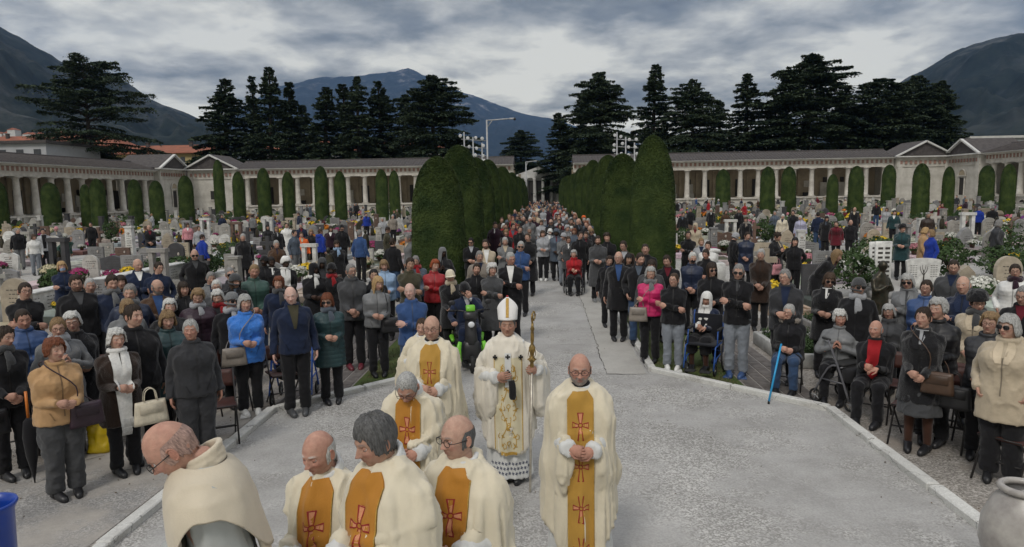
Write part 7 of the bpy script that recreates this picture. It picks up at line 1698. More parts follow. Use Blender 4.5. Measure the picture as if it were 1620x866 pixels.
# ---- among the graves, mid distance (head pixel, height, words)
MIDS = [(27, 361, 1.76, 'man in black jacket and grey trousers at far left', dict(coat='jacket', cc='black', lc='grey', hair='crop', hc='grey')), (52, 371, 1.6, 'woman in white sweater at far left', dict(g='f', coat='sweater', cc='white', lc='ljeans', hair='bob', hc='brown')), (68, 362, 1.76, 'man in black top and open white jacket at far left', dict(coat='jacket', cc='lgrey', shirt='full', shirtc='black', hair='short', hc='black')), (88, 359, 1.62, 'woman in pink cap and grey coat at far left', dict(g='f', coat='coat', cc='grey', hat='beanie', hatc='pink', hair='short', hc='grey')),
 (99, 368, 1.66, 'person in dark green jacket bending at a far left grave', dict(coat='jacket', cc='green', lean=.6, yaw=1.2, hair='short', hc='grey')), (236, 356, 1.78, 'bald man in dark jacket and jeans among the left headstones', dict(coat='jacket', cc='black', lc='jeans', hair='bald', arms='clasp')), (143, 352, 1.7, 'dark figure by the left columnar cypresses', dict(coat='jacket', cc='black', hair='short', hc='black')), (296, 353, 1.64, 'woman in pink jacket between left cypresses', dict(g='f', coat='jacket', cc='pink', hair='long', hc='brown')),
 (314, 358, 1.62, 'woman in pale jacket beside the royal blue one', dict(g='f', coat='jacket', cc='lgrey', hair='short', hc='brown')), (319, 371, 1.64, 'person in royal blue jacket seen from behind', dict(coat='jacket', cc='royal', hair='short', hc='dbrown', yaw=2.7)), (384, 370, 1.74, 'grey-haired man in black coat among the left graves', dict(coat='coat', cc='black', hair='short', hc='lgrey')), (437, 380, 1.68, 'old man in brown coat in front of magenta flowers', dict(coat='coat', cc='brown', hair='short', hc='lgrey')),
 (453, 353, 1.74, 'man in a long white robe among the left graves', dict(coat='robe', cc='white', hair='crop', hc='dbrown')), (438, 359, 1.66, 'woman in black left of the white robe', dict(g='f', coat='coat', cc='black', hair='bob', hc='dblond')), (423, 356, 1.64, 'dark-haired woman in black two left of the white robe', dict(g='f', coat='coat', cc='black', hair='long', hc='black')), (399, 340, 1.7, 'person in grey jacket with dark rucksack turned away', dict(coat='jacket', cc='grey', hair='short', hc='black', yaw=2.9)),
 (465, 364, 1.72, 'man in slate jacket right of the white robe', dict(coat='jacket', cc='slate', lc='grey', hair='short', hc='black', yaw=1.2)), (477, 367, 1.6, 'child in orange jacket holding flowers', dict(coat='jacket', cc='orange', hair='short', hc='brown')), (491, 363, 1.66, 'woman in black right of the orange jacket', dict(g='f', coat='coat', cc='black', hair='bob', hc='dblond')), (476, 353, 1.7, 'man in navy further back than the orange jacket', dict(coat='jacket', cc='navy', hair='crop', hc='grey')),
 (506, 362, 1.68, 'person in royal blue anorak turned away', dict(coat='anorak', cc='royal', hair='short', hc='brown', yaw=2.6)), (522, 358, 1.68, 'woman in plum jacket with long hair', dict(g='f', coat='jacket', cc='plum', hair='long', hc='dbrown')), (540, 356, 1.76, 'man in black beret and black jacket', dict(coat='jacket', cc='black', hat='beanie', hatc='black', hair='short', hc='grey')), (533, 380, 1.68, 'woman in long black coat with blue scarf in the left graves', dict(g='f', coat='longcoat', cc='black', scarf='lblue', hair='long', hc='dbrown')),
 (569, 364, 1.76, 'man in teal blue jacket and black trousers turned away', dict(coat='jacket', cc='blue', hair='short', hc='grey', yaw=2.9)), (579, 337, 1.7, 'person in purple jacket on the pale gravel', dict(coat='jacket', cc='royal', hair='short', hc='dbrown')), (566, 341, 1.66, 'person in olive jacket bending on the pale gravel', dict(coat='jacket', cc='olive', hair='short', hc='dbrown', lean=.4, yaw=1.4)), (605, 344, 1.7, 'grey-haired person in pale grey by the left path', dict(coat='jacket', cc='lgrey', hair='short', hc='lgrey')),
 (621, 340, 1.7, 'grey-haired person in taupe near the hedge', dict(coat='jacket', cc='taupe', hair='short', hc='lgrey')), (612, 359, 1.72, 'man in dark olive jacket near the hedge', dict(coat='jacket', cc='olive', hair='short', hc='dbrown', yaw=1.6)), (621, 377, 1.74, 'person in black jacket and jeans seen from behind by the hedge', dict(coat='jacket', cc='black', lc='jeans', hair='short', hc='dbrown', yaw=2.9)), (647, 371, 1.74, 'grey-haired man in grey jacket leaning by the hedge', dict(coat='jacket', cc='grey', hair='short', hc='grey', yaw=-.9)), (351, 340, 1.7, 'person in navy between left cypresses', dict(coat='jacket', cc='navy', hair='short', hc='black')),
 (1100, 353, 1.64, 'woman in beige headscarf and coat among the right graves', dict(g='f', coat='longcoat', cc='beige', hat='veil', hatc='beige', hair='none')), (1093, 330, 1.7, 'dark figure left of the right columnar cypress', dict(coat='jacket', cc='black', hair='short', hc='brown')), (1125, 330, 1.66, 'white-haired person in black in the right middle distance', dict(coat='coat', cc='black', hair='short', hc='white')), (1148, 333, 1.64, 'woman in brown jacket beneath the right cypress', dict(g='f', coat='jacket', cc='brown', hair='long', hc='brown')),
 (1169, 331, 1.7, 'dark-clad man right of the brown jacket', dict(coat='jacket', cc='black', hair='short', hc='black')), (1180, 344, 1.66, 'woman in dark coat with light scarf right of the shrub', dict(g='f', coat='coat', cc='black', scarf='taupe', hair='long', hc='brown')), (1238, 339, 1.66, 'white-haired woman in cream jacket among right graves', dict(g='f', coat='jacket', cc='cream', hair='short', hc='white')), (1255, 333, 1.78, 'man in black coat with dark hair between cream and lilac coats', dict(coat='coat', cc='black', hair='short', hc='black')),
 (1267, 341, 1.64, 'white-haired woman in lilac grey coat', dict(g='f', coat='coat', cc='lilac', hair='short', hc='white')), (1295, 336, 1.76, 'man in navy jacket and jeans seen from behind', dict(coat='jacket', cc='navy', lc='jeans', hair='short', hc='black', yaw=2.8)), (1307, 342, 1.66, 'dark-haired woman in black right of the man in jeans', dict(g='f', coat='coat', cc='black', hair='long', hc='black')), (1324, 348, 1.6, 'woman in burgundy coat bending among right graves', dict(g='f', coat='coat', cc='burgundy', hair='short', hc='dbrown', lean=.4)),
 (1352, 328, 1.78, 'bald man in long black coat in the right middle distance', dict(coat='longcoat', cc='black', hair='bald')), (1346, 348, 1.6, 'bald old man in black lower than the long coat', dict(coat='jacket', cc='black', hair='bald')), (1387, 320, 1.76, 'person in black top and blue jeans by the right cypress', dict(coat='jacket', cc='black', lc='jeans', hair='short', hc='brown')), (1403, 329, 1.64, 'woman in white blouse right of the blue jeans', dict(g='f', coat='jacket', cc='lgrey', hair='long', hc='brown')), (1415, 333, 1.74, 'man in dark green jacket carrying a bag', dict(coat='jacket', cc='teal', hair='short', hc='black')),
 (1428, 356, 1.72, 'woman in black fur hat and dark green coat', dict(g='f', coat='coat', cc='teal', hat='furhat', hatc='black', hair='short', hc='brown', arms='clasphigh')), (1462, 360, 1.64, 'blonde woman in camel coat hugging the one in blue', dict(g='f', coat='coat', cc='tan', hair='bob', hc='blond', yaw=1.2)), (1474, 364, 1.64, 'blonde woman in royal blue jacket seen from the side', dict(g='f', coat='jacket', cc='royal', hair='bob', hc='dblond', yaw=-1.6)), (1579, 348, 1.78, 'woman in black jacket and trousers carrying a white bag', dict(g='f', coat='puffer', cc='charcoal', hair='bob', hc='grey', yaw=1.4)),
 (1491, 322, 1.7, 'person in burgundy by the slim right cypress', dict(coat='jacket', cc='burgundy', hair='short', hc='brown')), (1549, 327, 1.7, 'person in royal blue jacket near the right wing', dict(coat='jacket', cc='royal', hair='short', hc='grey', yaw=2.5)), (1571, 326, 1.74, 'person in black jacket right of the royal blue near the right wing', dict(coat='jacket', cc='black', hair='short', hc='grey', yaw=2.5)), (1080, 336, 1.7, 'dark pair member nearest the right hedge, black jacket', dict(coat='jacket', cc='black', hair='short', hc='dbrown')), (1226, 334, 1.68, 'person in slate coat left of the cream jacket', dict(coat='coat', cc='slate', hair='short', hc='grey'))]
for px, py, H, lab, k in MIDS: P(px, py, H, lab, **{**dict(lod=1, arms='sides'), **k})
# ---- avenue, next ranks
AV = [(654, 0)]
AVN = [(838, 359, 1.7, 'woman in grey hat in the avenue crowd, left of the pale cropped jacket', dict(g='f', coat='coat', cc='dgrey', hair='short', hc='grey')), (822, 358, 1.76, 'dark-haired man in glasses at the avenue, above the denim jacket', dict(coat='jacket', cc='black', hair='short', hc='dbrown')), (801, 363, 1.66, 'fair-haired woman in black at the left avenue edge', dict(g='f', coat='coat', cc='black', hair='bob', hc='dblond')), (836, 369, 1.78, 'man in black overcoat in the avenue behind the denim jacket', dict(coat='longcoat', cc='black', hair='crop', hc='brown')),
 (869, 362, 1.6, 'person in white cap right behind the pale cropped jacket', dict(coat='jacket', cc='lgrey', hat='beanie', hatc='white', hair='short', hc='grey')), (897, 357, 1.66, 'woman in pale grey hood in the avenue', dict(g='f', coat='parka', cc='grey', hat='wrap', hatc='lgrey', hair='none')), (872, 347, 1.8, 'bald man in sunglasses and black, centre of the avenue', dict(coat='jacket', cc='black', hair='bald', glasses='sun', girth=1.2)), (856, 349, 1.64, 'woman with brown hair left of the bald man in sunglasses', dict(g='f', coat='jacket', cc='lgrey', hair='bob', hc='brown')), (818, 341, 1.76, 'man in grey-green jacket by the left hedge in the avenue', dict(coat='jacket', cc='green', hair='crop', hc='brown')), (829, 343, 1.72, 'bald man in black by the left avenue hedge', dict(coat='jacket', cc='black', hair='bald')), (801, 353, 1.7, 'young man with dark hair by the third left cypress', dict(coat='jacket', cc='dbrown', hair='short', hc='dbrown')),
 (903, 344, 1.66, 'grey-haired woman in brown jacket, avenue right', dict(g='f', coat='jacket', cc='brown', hair='short', hc='lgrey')), (896, 341, 1.66, 'white-haired woman deep in the avenue, right side', dict(g='f', coat='coat', cc='dgrey', hair='short', hc='white')), (923, 342, 1.7, 'person in orange red hood, right side of the avenue', dict(coat='anorak', cc='black', hat='wrap', hatc='orange', hair='none')), (931, 352, 1.7, 'person in grey fur hood, right side of the avenue', dict(g='f', coat='parka', cc='grey', hair='bob', hc='grey')), (936, 362, 1.64, 'fair woman in glasses left of the bearded man in grey', dict(g='f', coat='coat', cc='black', hair='bob', hc='dblond', glasses='sun')), (927, 366, 1.66, 'woman in black behind the man right of the wheelchair', dict(g='f', coat='coat', cc='black', hair='short', hc='brown')),
 (885, 325, 1.7, 'person in pale blue jacket walking in the open avenue', dict(coat='jacket', cc='slate', lc='grey', hair='short', hc='grey')), (844, 330, 1.66, 'person in magenta jacket by the left hedge', dict(coat='jacket', cc='magenta', hair='short', hc='dbrown')), (855, 328, 1.74, 'tall person in black jacket with grey back, deep in the avenue', dict(coat='jacket', cc='charcoal', hair='short', hc='dbrown')), (877, 324, 1.66, 'person in rust red coat deep in the avenue', dict(coat='coat', cc='rust', hair='short', hc='brown')), (850, 326, 1.66, 'person in cream jacket deep in the avenue', dict(coat='jacket', cc='cream', hair='short', hc='grey'))]
for px, py, H, lab, k in AVN: P(px, py, H, lab, **{**dict(lod=1, arms='clasp'), **k})
# ---- the rest of the avenue and the far graves: many, small
q = random.Random(77); NR = 0
def rand_person(x, y, where, group, far, yaw=None):
    global NR; NR += 1
    fm = q.random() < .5; co = q.choice(['black', 'black', 'black', 'charcoal', 'navy', 'navy', 'dgrey', 'dbrown', 'brown', 'grey', 'olive', 'burgundy', 'slate', 'lgrey', 'blue', 'red', 'beige', 'plum']); st = q.choice(['jacket', 'jacket', 'coat', 'puffer', 'parka'])
    hc = q.choice(['dbrown', 'brown', 'grey', 'lgrey', 'white', 'black', 'dblond', 'auburn']); hr = q.choice(['bob', 'short', 'long', 'curly'] if fm else ['short', 'short', 'crop', 'bald'])
    cw = dict(charcoal='dark grey', dgrey='grey', dbrown='dark brown', lgrey='pale grey', slate='slate blue', plum='purple').get(co, co)
    hw = dict(dbrown='dark', dblond='fair', lgrey='grey', dgrey='grey').get(hc, hc)
    lab = f'{"woman" if fm else "man"} in {cw} {"coat" if st in ("coat", "parka") else "padded jacket" if st == "puffer" else "jacket"}, {hw+"-haired" if hr != "bald" else "bald"}, {where}' if not far else f'distant {"woman" if fm else "man"} in {cw} {where}'
    person(x, y, H=q.uniform(1.56, 1.68) if fm else q.uniform(1.68, 1.84), label=lab, g='f' if fm else 'm', lod=0 if y > 33 else 1, arms=q.choice(['sides', 'clasp', 'pockets']), coat=st if y < 33 else q.choice(['jacket', 'coat']), cc=co, lc=q.choice(['black', 'black', 'jeans', 'charcoal']), hair=hr, hc=hc, skin=q.choice(['fair', 'fair', 'tan', 'olive', 'ruddy']), group=group, yaw=yaw if yaw is not None else q.uniform(-.4, .4)+math.atan2(-x, y-2.5) if yaw is None else yaw)
def free(x, y, r): return all((x-a)**2+(y-b)**2 > r*r for a, b in SPOT)
n = 0; tries = 0
while n < 62 and tries < 6000:
    tries += 1; y = q.uniform(24, 42); side = q.choice((-1, 1)); x = side*(1.9-abs(q.gauss(0, .75)))if q.random() < .8 else q.uniform(-1.9, 1.9)
    if abs(x) < .35 and y < 45 or not free(x, y, .62): continue
    rand_person(x, y, f'{"left" if x < 0 else "right"} side of the avenue, about {int(y-22)} paces back', 'people in the avenue crowd', False); n += 1
n = 0
while n < 72:
    y = 42+q.random()**1.2*55; x = q.uniform(-1.9, 1.9)
    if not free(x, y, .6): continue
    rand_person(x, y, 'in the packed far end of the avenue', 'tiny people at the far end of the avenue', True); n += 1
n = 0; tries = 0
while n < 58 and tries < 9000:   # among the far graves, mostly on the right
    tries += 1; rt = q.random() < .68; y = q.uniform(48, 97) if q.random() < .8 else q.uniform(30, 48); x = q.uniform(6, min(48, y*.66)) if rt else -q.uniform(7, min(44, y*.66))
    if q.random() < .55 and rt: x = 7+abs(q.gauss(0, 9)); y = q.uniform(62, 97)
    if not free(x, y, .7): continue
    rand_person(x, y, f'among the {"right" if rt else "left"} graves towards the colonnade', f'tiny people among the {"right" if rt else "left"} graves', True, yaw=q.uniform(-3.1, 3.1)); n += 1
# ================================================================ GRAVES AND FLOWERS
m_grave = mat('grave_stone', (1, 1, 1), .6, noise_scale=5, var=.30, objcol=True, bump=.4, bump_scale=30, detail=8)
m_ink = mat('inscription', (.05, .045, .04), .7); m_bronze = mat('bronze', (.06, .045, .03), .4, .6, noise_scale=20, color2=(.03, .035, .025)); m_photo = mat('enamel_photo', (.25, .22, .19), .3, noise_scale=14, color2=(.55, .5, .45))
gq = random.Random(9)
def headstone(kind, rough=True):
    b = MB(); ins = MB(); ex = MB()
    def prism(out, t, z0=0.18, c=(0, 0)):
        n = len(out); V = [(x, -t/2, z+z0) for x, z in out]+[(x, t/2, z+z0) for x, z in out]; b.add(V, [tuple(range(n)), tuple(range(2*n-1, n-1, -1))]+[(i, i+n, (i+1) % n+n, (i+1) % n) for i in range(n)])
    def lines(z0, z1, w, t, n):
        r = random.Random(kind*7+n)
        for k in range(n):
            z = z1-(z1-z0)*k/max(1, n-1); x = -w/2*r.uniform(.55, 1)
            while x < w/2*.85:
                l = r.uniform(.03, .085); ins.box((x+l/2, -t/2-.001, z+.18), (l*.85, .004, .018)); x += l+.012
    a = np.linspace(0, PI, 13)
    if kind == 0: h, w = .95, .62; prism([(-w/2, 0), (w/2, 0)]+[(math.cos(q)*w/2, h-.31+math.sin(q)*.31) for q in a], .12); lines(.35, .7, .42, .12, 5)
    elif kind == 1: h, w = .75, .72; prism([(-w/2, 0), (w/2, 0), (w/2, h), (-w/2, h)], .10); lines(.2, .6, .55, .10, 6)
    elif kind == 2: h, w = 1.25, .34; prism([(-w/2, 0), (w/2, 0), (w/2*.8, h), (-w/2*.8, h)], .26); lines(.4, 1.0, .2, .28, 7); b.box((0, 0, 1.46), (.34, .32, .07))
    elif kind == 3: b.box((0, 0, .32), (.62, .34, .30)); b.box((0, 0, .85), (.13, .12, .85)); b.box((0, 0, 1.02), (.50, .12, .13)); lines(.08, .2, .4, .34, 2)
    elif kind == 4:
        pts = [(-.36, 0), (.38, 0), (.34, .35), (.22, .72), (.02, .92), (-.16, .80), (-.33, .5)]; prism(pts, .26); lines(.3, .5, .3, .27, 3)
    elif kind == 5: h, w = .5, .85; prism([(-w/2, 0), (w/2, 0), (w/2, h*.8), (0, h), (-w/2, h*.8)], .16); lines(.12, .36, .6, .16, 4)
    elif kind == 6: prism([(-.40, 0), (.40, 0), (.45, .55), (.42, .62), (.22, .72), (0, .66), (-.22, .72), (-.42, .62), (-.45, .55)], .10); lines(.15, .55, .3, .11, 6)
    elif kind == 7: h, w = .60, .5; prism([(-w/2, 0), (w/2, 0), (w/2, h), (-w/2, h)], .24); ex.tube([(0, 0, .78), (0, -.01, .98), (0, .01, 1.2), (0, -.02, 1.3)], [(.10, .08), (.13, .09), (.10, .07), (.04, .04)], 8, sub=2); ex.ell((0, -.03, 1.37), (.055, .06, .07), 8, 6); lines(.15, .4, .3, .25, 3)
    elif kind == 8: prism([(-.55, 0), (.55, 0), (.55, .6), (.3, .68), (0, .6), (-.55, .6)][:4]+[(-.3, .68), (-.55, .6)], .12); lines(.2, .5, .8, .13, 4)
    elif kind == 9: # two pillars with a lintel and lantern niche
        b.box((-.2, 0, .75), (.14, .2, 1.15)); b.box((.2, 0, .75), (.14, .2, 1.15)); b.box((0, 0, 1.38), (.62, .26, .12)); b.box((0, .05, .5), (.3, .1, .6)); ex.lathe([(.05, .82), (.06, .86), (.05, 1.0), (.02, 1.05)], (0, -.03, 0), 8); lines(.1, .4, .22, .02, 4)
    b.box((0, 0, .09), (.74 if kind not in (8,) else 1.15, .34, .18), bev=.015)
    if kind in (0, 1, 2, 6, 8): ex.ell((.12 if kind != 2 else 0, -.068 if kind != 2 else -.14, .72 if kind != 2 else 1.2), (.045, .012, .06), 10, 6)
    return b, ins, ex
HS = []
for kd in range(10):
    b, i_, e_ = headstone(kd); V = b.verts(); V = V+fbm(V*6, kd, 2)[:, None]*np.array([.006, .006, .004])
    c = MB(); c.add(V, b.f); HS.append((c.mesh('headstone', m_grave, smooth=False), i_.mesh('inscription', m_ink, smooth=False) if i_.n else None, e_.mesh('ornament', m_photo if kd in (0, 1, 2, 6, 8) else m_bronze) if e_.n else None, c, i_, e_))
def plot(seed):
    b = MB(); 
    for s in (-1, 1): b.box((s*.42, -1.0, .10), (.10, 1.9, .20), bev=.012)
    b.box((0, -1.93, .10), (.94, .10, .20), bev=.012); b.box((0, -.02, .10), (.94, .10, .2), bev=.012); s_ = MB()
    if seed == 0: s_.box((0, -1.0, .17), (.78, 1.8, .06), bev=.01)
    elif seed == 1: s_.box((0, -.65, .16), (.72, 1.0, .05), bev=.01); s_.box((0, -1.5, .12), (.72, .6, .06))
    else: s_.box((0, -1.0, .12), (.74, 1.76, .08))
    return b.mesh('kerb', m_grave, smooth=False), s_.mesh('slab' if seed < 2 else 'gravel_bed', m_grave if seed < 2 else m_earthy, smooth=False), b, s_
m_earthy = mat('grave_bed', (.10, .085, .06), .95, noise_scale=12, color2=(.05, .07, .03), bump=1, bump_scale=50)
PL = [plot(k) for k in range(3)]
STONE = dict(white=(.56, .56, .54), pale=(.42, .41, .38), grey=(.22, .22, .22), dark=(.05, .05, .055), beige=(.36, .31, .24), brown=(.13, .08, .06), mottled=(.28, .27, .25))
SW = dict(white='white marble', pale='pale stone', grey='grey granite', dark='dark granite', beige='beige stone', brown='reddish brown granite', mottled='weathered mottled')
KW = ['arched headstone', 'square headstone', 'tall pillar headstone', 'stone cross', 'rough rock headstone', 'low gabled headstone', 'book-shaped headstone', 'bronze-figured block', 'wide double headstone', 'two-pillar monument']
# flowers
m_petal = mat('petals', (1, 1, 1), .7, noise_scale=12, var=.25, objcol=True); m_pot = mat('clay_pot', (.17, .075, .04), .8, noise_scale=10, color2=(.06, .05, .05))
def bouquet(n, r, hgt, size, seed, tall=False):
    g = np.random.default_rng(seed); P_ = g.normal(0, 1, (n, 3)); P_[:, 2] = np.abs(P_[:, 2])*.9+.1; P_ /= np.linalg.norm(P_, axis=1)[:, None]; N_ = P_.copy(); P_ = P_*g.uniform(.82, 1.08, (n, 1))*np.array([r, r, r*.72])+np.array([0, 0, hgt])
    V, F_ = leaves(P_, N_, size, seed, .9, .35); V2, F2 = leaves(P_*1.01, N_, size*.7, seed+1, .9, .5); b = MB(); b.add(V, F_); b.add(V2, F2)
    g2 = MB(); m = n//2; Q = g.normal(0, 1, (m, 3)); Q[:, 2] = g.uniform(-.6, .5, m); Q /= np.linalg.norm(Q, axis=1)[:, None]; V, F_ = leaves(Q*np.array([r*.95, r*.95, r*.7])+np.array([0, 0, hgt-.01]), Q, size*1.3, seed+2, .5, .7); g2.add(V, F_)
    g2.ell((0, 0, hgt+.0), (r*.72, r*.72, r*.45), 9, 6)
    p = MB(); p.lathe([(r*.40, 0), (r*.58, hgt-.02), (r*.62, hgt-.02), (r*.60, hgt), (r*.3, hgt-.01)], n=12)
    return b.mesh('blossoms', m_petal, smooth=False), g2.mesh('foliage', m_shrub, smooth=False), p.mesh('pot', m_pot), b, g2
BQ = [bouquet(150, .20, .17, .028, 1), bouquet(220, .26, .19, .028, 2), bouquet(90, .14, .15, .026, 3)]
BQF = [bouquet(34, .23, .18, .06, 4), bouquet(26, .17, .15, .055, 5)]
FCOL = [('yellow', (.72, .50, .02)), ('white', (.66, .66, .60)), ('magenta', (.34, .03, .14)), ('orange', (.62, .20, .02)), ('pink', (.55, .22, .26)), ('dark red', (.13, .012, .02)), ('cream', (.62, .56, .36)), ('purple', (.16, .04, .20))]
FW = [6.5, 6, 2.2, 1.7, 2.2, 1.2, 1.5, .8]
def ordn(n): return (ORD[n-1] if n <= 20 else f'{n}{"st" if n % 10 == 1 else "nd" if n % 10 == 2 else "rd" if n % 10 == 3 else "th"}')
def occupied(x, y): return any(abs(a-x) < .70 and -2.3 < b_-y < .45 for a, b_ in SPOT)
CYPOS = [(o.location.x, o.location.y) for o in COL.objects if o.name.startswith('cypress_tree')]
GR = []; MONP = [at(1462, 396, .9), at(1398, 385, 1.45), at(1386, 384, 1.4), at(1120, 400, .9), at(1393, 425, 1.5)]
for side in (-1, 1):
    row = 0; y = 14.6
    while y < 97:
        row += 1; col = 0; x = 5.6 if y > 16.5 else (6.0 if side < 0 else 5.4); xmax = 51
        if y < 17 and side < 0: xmax = 12
        if row == 1 and side > 0: xmax = 13
        while x < xmax:
            if 12.2 < x < 13.8 or 27 < x < 28.6 or (side < 0 and 38 < y < 41) or (side < 0 and -24 < side*x < -8 and 63 < y < 78): x += 1.35; continue
            px, py = proj(side*x, y, .6)
            if -60 < px < 1680 and gq.random() < .86 and not occupied(side*x, y) and all((side*x-a)**2+(y-.9-b_)**2 > 1.5 for a, b_ in CYPOS) and all((side*x-a)**2+(y-b_)**2 > 2.2 for a, b_ in MONP):
                col += 1; GR.append((side, row, col, side*x+gq.uniform(-.06, .06), y+gq.uniform(-.12, .12)))
            x += gq.choice((1.15, 1.25, 1.4))
        y += 2.75 if y < 60 else 3.1
GR.sort(key=lambda t: t[4]); NEAR = GR[:230]; FAR = GR[230:]; fl = []
for side, row, col, x, y in NEAR:
    kd = gq.choices(range(10), [3, 3, 1.6, 1.2, 1.6, 1.3, .9, .9, 1.2, .8])[0]; st = gq.choices(list(STONE), [2, 2, 3, 2.2, 1.8, 1.2, 3])[0]; j = gq.uniform(.85, 1.12); cst = tuple(min(.62, c*j) for c in STONE[st]); s = gq.uniform(.85, 1.12)
    g = empty('grave', (x, y, 0), gq.uniform(-.04, .04)); sd = 'left' if side < 0 else 'right'
    tag(g, f'{SW[st]} {KW[kd]}, {sd} graves, {ordn(row)} row from front, {ordn(col)} from avenue', 'grave', 'graves with headstones')
    pl = gq.choices((0, 1, 2), (2, 1, 1.4))[0]; k_ = tuple(min(.6, c*gq.uniform(.9, 1.3)) for c in (STONE['pale'] if gq.random() < .35 else cst))
    link('kerb', PL[pl][0], g, color=k_); link('slab' if pl < 2 else 'gravel_bed', PL[pl][1], g, color=k_)
    h = link('headstone', HS[kd][0], g, color=cst); h.scale = (s, s, s); h.location = (0, .05, .0)
    if HS[kd][1]:
        i_ = link('inscription', HS[kd][1], h)
        if st in ('dark', 'brown'): i_.data = HS[kd][1]
    if HS[kd][2]: link('ornament', HS[kd][2], h)
    fl.append((x, y, sd, row, col))
nf = 0
for x, y, sd, row, col in fl:
    for rep in range(gq.choices((0, 1, 2, 3), (1.6, 6, 4, .6))[0]):
        nm, c = gq.choices(FCOL, FW)[0]; j = gq.uniform(.8, 1.1); kq = gq.choice(BQ); yy = y-gq.uniform(.35, .7)-rep*.75; g = empty('flower_pot', (x+gq.uniform(-.2, .2), yy, .20), gq.random()*6, gq.uniform(.95, 1.5))
        tag(g, f'{nm} flowers in pot, {("back", "middle", "foot")[min(rep, 2)]} of {sd} grave, {ordn(row)} row, {ordn(col)} from avenue', 'flowers', 'potted flowers on the graves'); nf += 1
        link('blossoms', kq[0], g, color=tuple(v*j for v in c)); link('foliage', kq[1], g); link('pot', kq[2], g)
# everything smaller and farther: one mass of stones, one of flowers per colour
SM = {k: MB() for k in STONE}; FM = {n_: MB() for n_, c in FCOL}; GM = MB(); IM = MB()
for side, row, col, x, y in FAR:
    kd = gq.choices(range(9), [3, 3, 2.6, 1.2, 1.6, 1, .9, .9, 1.2])[0]; st = gq.choices(list(STONE), [2.4, 2.2, 2.6, 2.4, 1.8, 1.2, 2.8])[0]; s = gq.uniform(.7, 1.12)
    Mx = Matrix.Translation((x, y, 0)) @ Matrix.Rotation(gq.uniform(-.1, .1), 4, 'Z') @ Matrix.Scale(s, 4); SM[st].merge(HS[kd][3], Mx); SM[gq.choice(('pale', 'mottled', 'grey', 'white', 'beige'))].merge(PL[0][3], Mx); SM['pale'].merge(PL[0][2], Mx)
    if HS[kd][4].n and y < 60: IM.merge(HS[kd][4], Mx)
    for rep in range(gq.choices((0, 1, 2, 3, 4), (1, 4, 4, 3, 2))[0]):
        nm, c = gq.choices(FCOL, FW)[0]; kq = gq.choice(BQF); Mf = Matrix.Translation((x+gq.uniform(-.3, .3), y-gq.uniform(.3, 1.5), .2)) @ Matrix.Scale(gq.uniform(1.0, 1.7), 4); FM[nm].merge(kq[3], Mf); GM.merge(kq[4], Mf)
    if gq.random() < .45: GM.merge(BQF[0][4], Matrix.Translation((x+gq.uniform(-.6, .6), y-gq.uniform(-.3, 1.9), .1)) @ Matrix.Diagonal((1.5, 1.5, gq.uniform(1.5, 3.2), 1)))
allm = MB(); mats_ = []
for i, (k, m_) in enumerate(SM.items()):
    if not m_.n: continue
    mm = mat('far_stone_'+k, tuple(min(.6, c) for c in STONE[k]), .7, noise_scale=2, color2=tuple(c*.65 for c in STONE[k])); mats_.append(mm); allm.add(m_.verts(), m_.f, len(mats_)-1)
mats_.append(m_ink); allm.add(IM.verts(), IM.f, len(mats_)-1)
o = allm.build('distant_graves', mats_, smooth=False); tag(o, 'hundreds of small distant headstones and grave slabs before the colonnades', 'graves', kind='stuff')
allm = MB(); mats_ = []
for (k, c) in FCOL:
    if FM[k].n: mats_.append(mat('far_'+k.replace(' ', '_'), c, .8)); allm.add(FM[k].verts(), FM[k].f, len(mats_)-1)
mats_.append(m_shrub); allm.add(GM.verts(), GM.f, len(mats_)-1)
o = allm.build('distant_flowers', mats_, smooth=False); tag(o, 'countless small dots of flowers on the distant graves', 'flowers', kind='stuff')
# the low marble grave wall on the left
w = empty('grave_wall', (-13.1, 20.2, 0)); tag(w, 'long low pale marble wall with engraved panels edging the left graves', 'wall')
b = MB(); b.box((0, 0, .28), (.34, 9.6, .56), bev=.01); b.build('wall', m_grave, w, color=(.46, .46, .44)); b = MB(); b.box((0, 0, .585), (.44, 9.7, .06), bev=.012); b.build('coping', m_grave, w, color=(.56, .56, .54))
b = MB(); r = random.Random(2)
for k in range(14):
    for j in range(4):
        y0 = -4.5+k*.66
        for t in range(4): b.box((.172, y0+t*.11, .16+j*.09), (.006, r.uniform(.04, .09), .018))
b.build('inscription', m_ink, w, smooth=False)
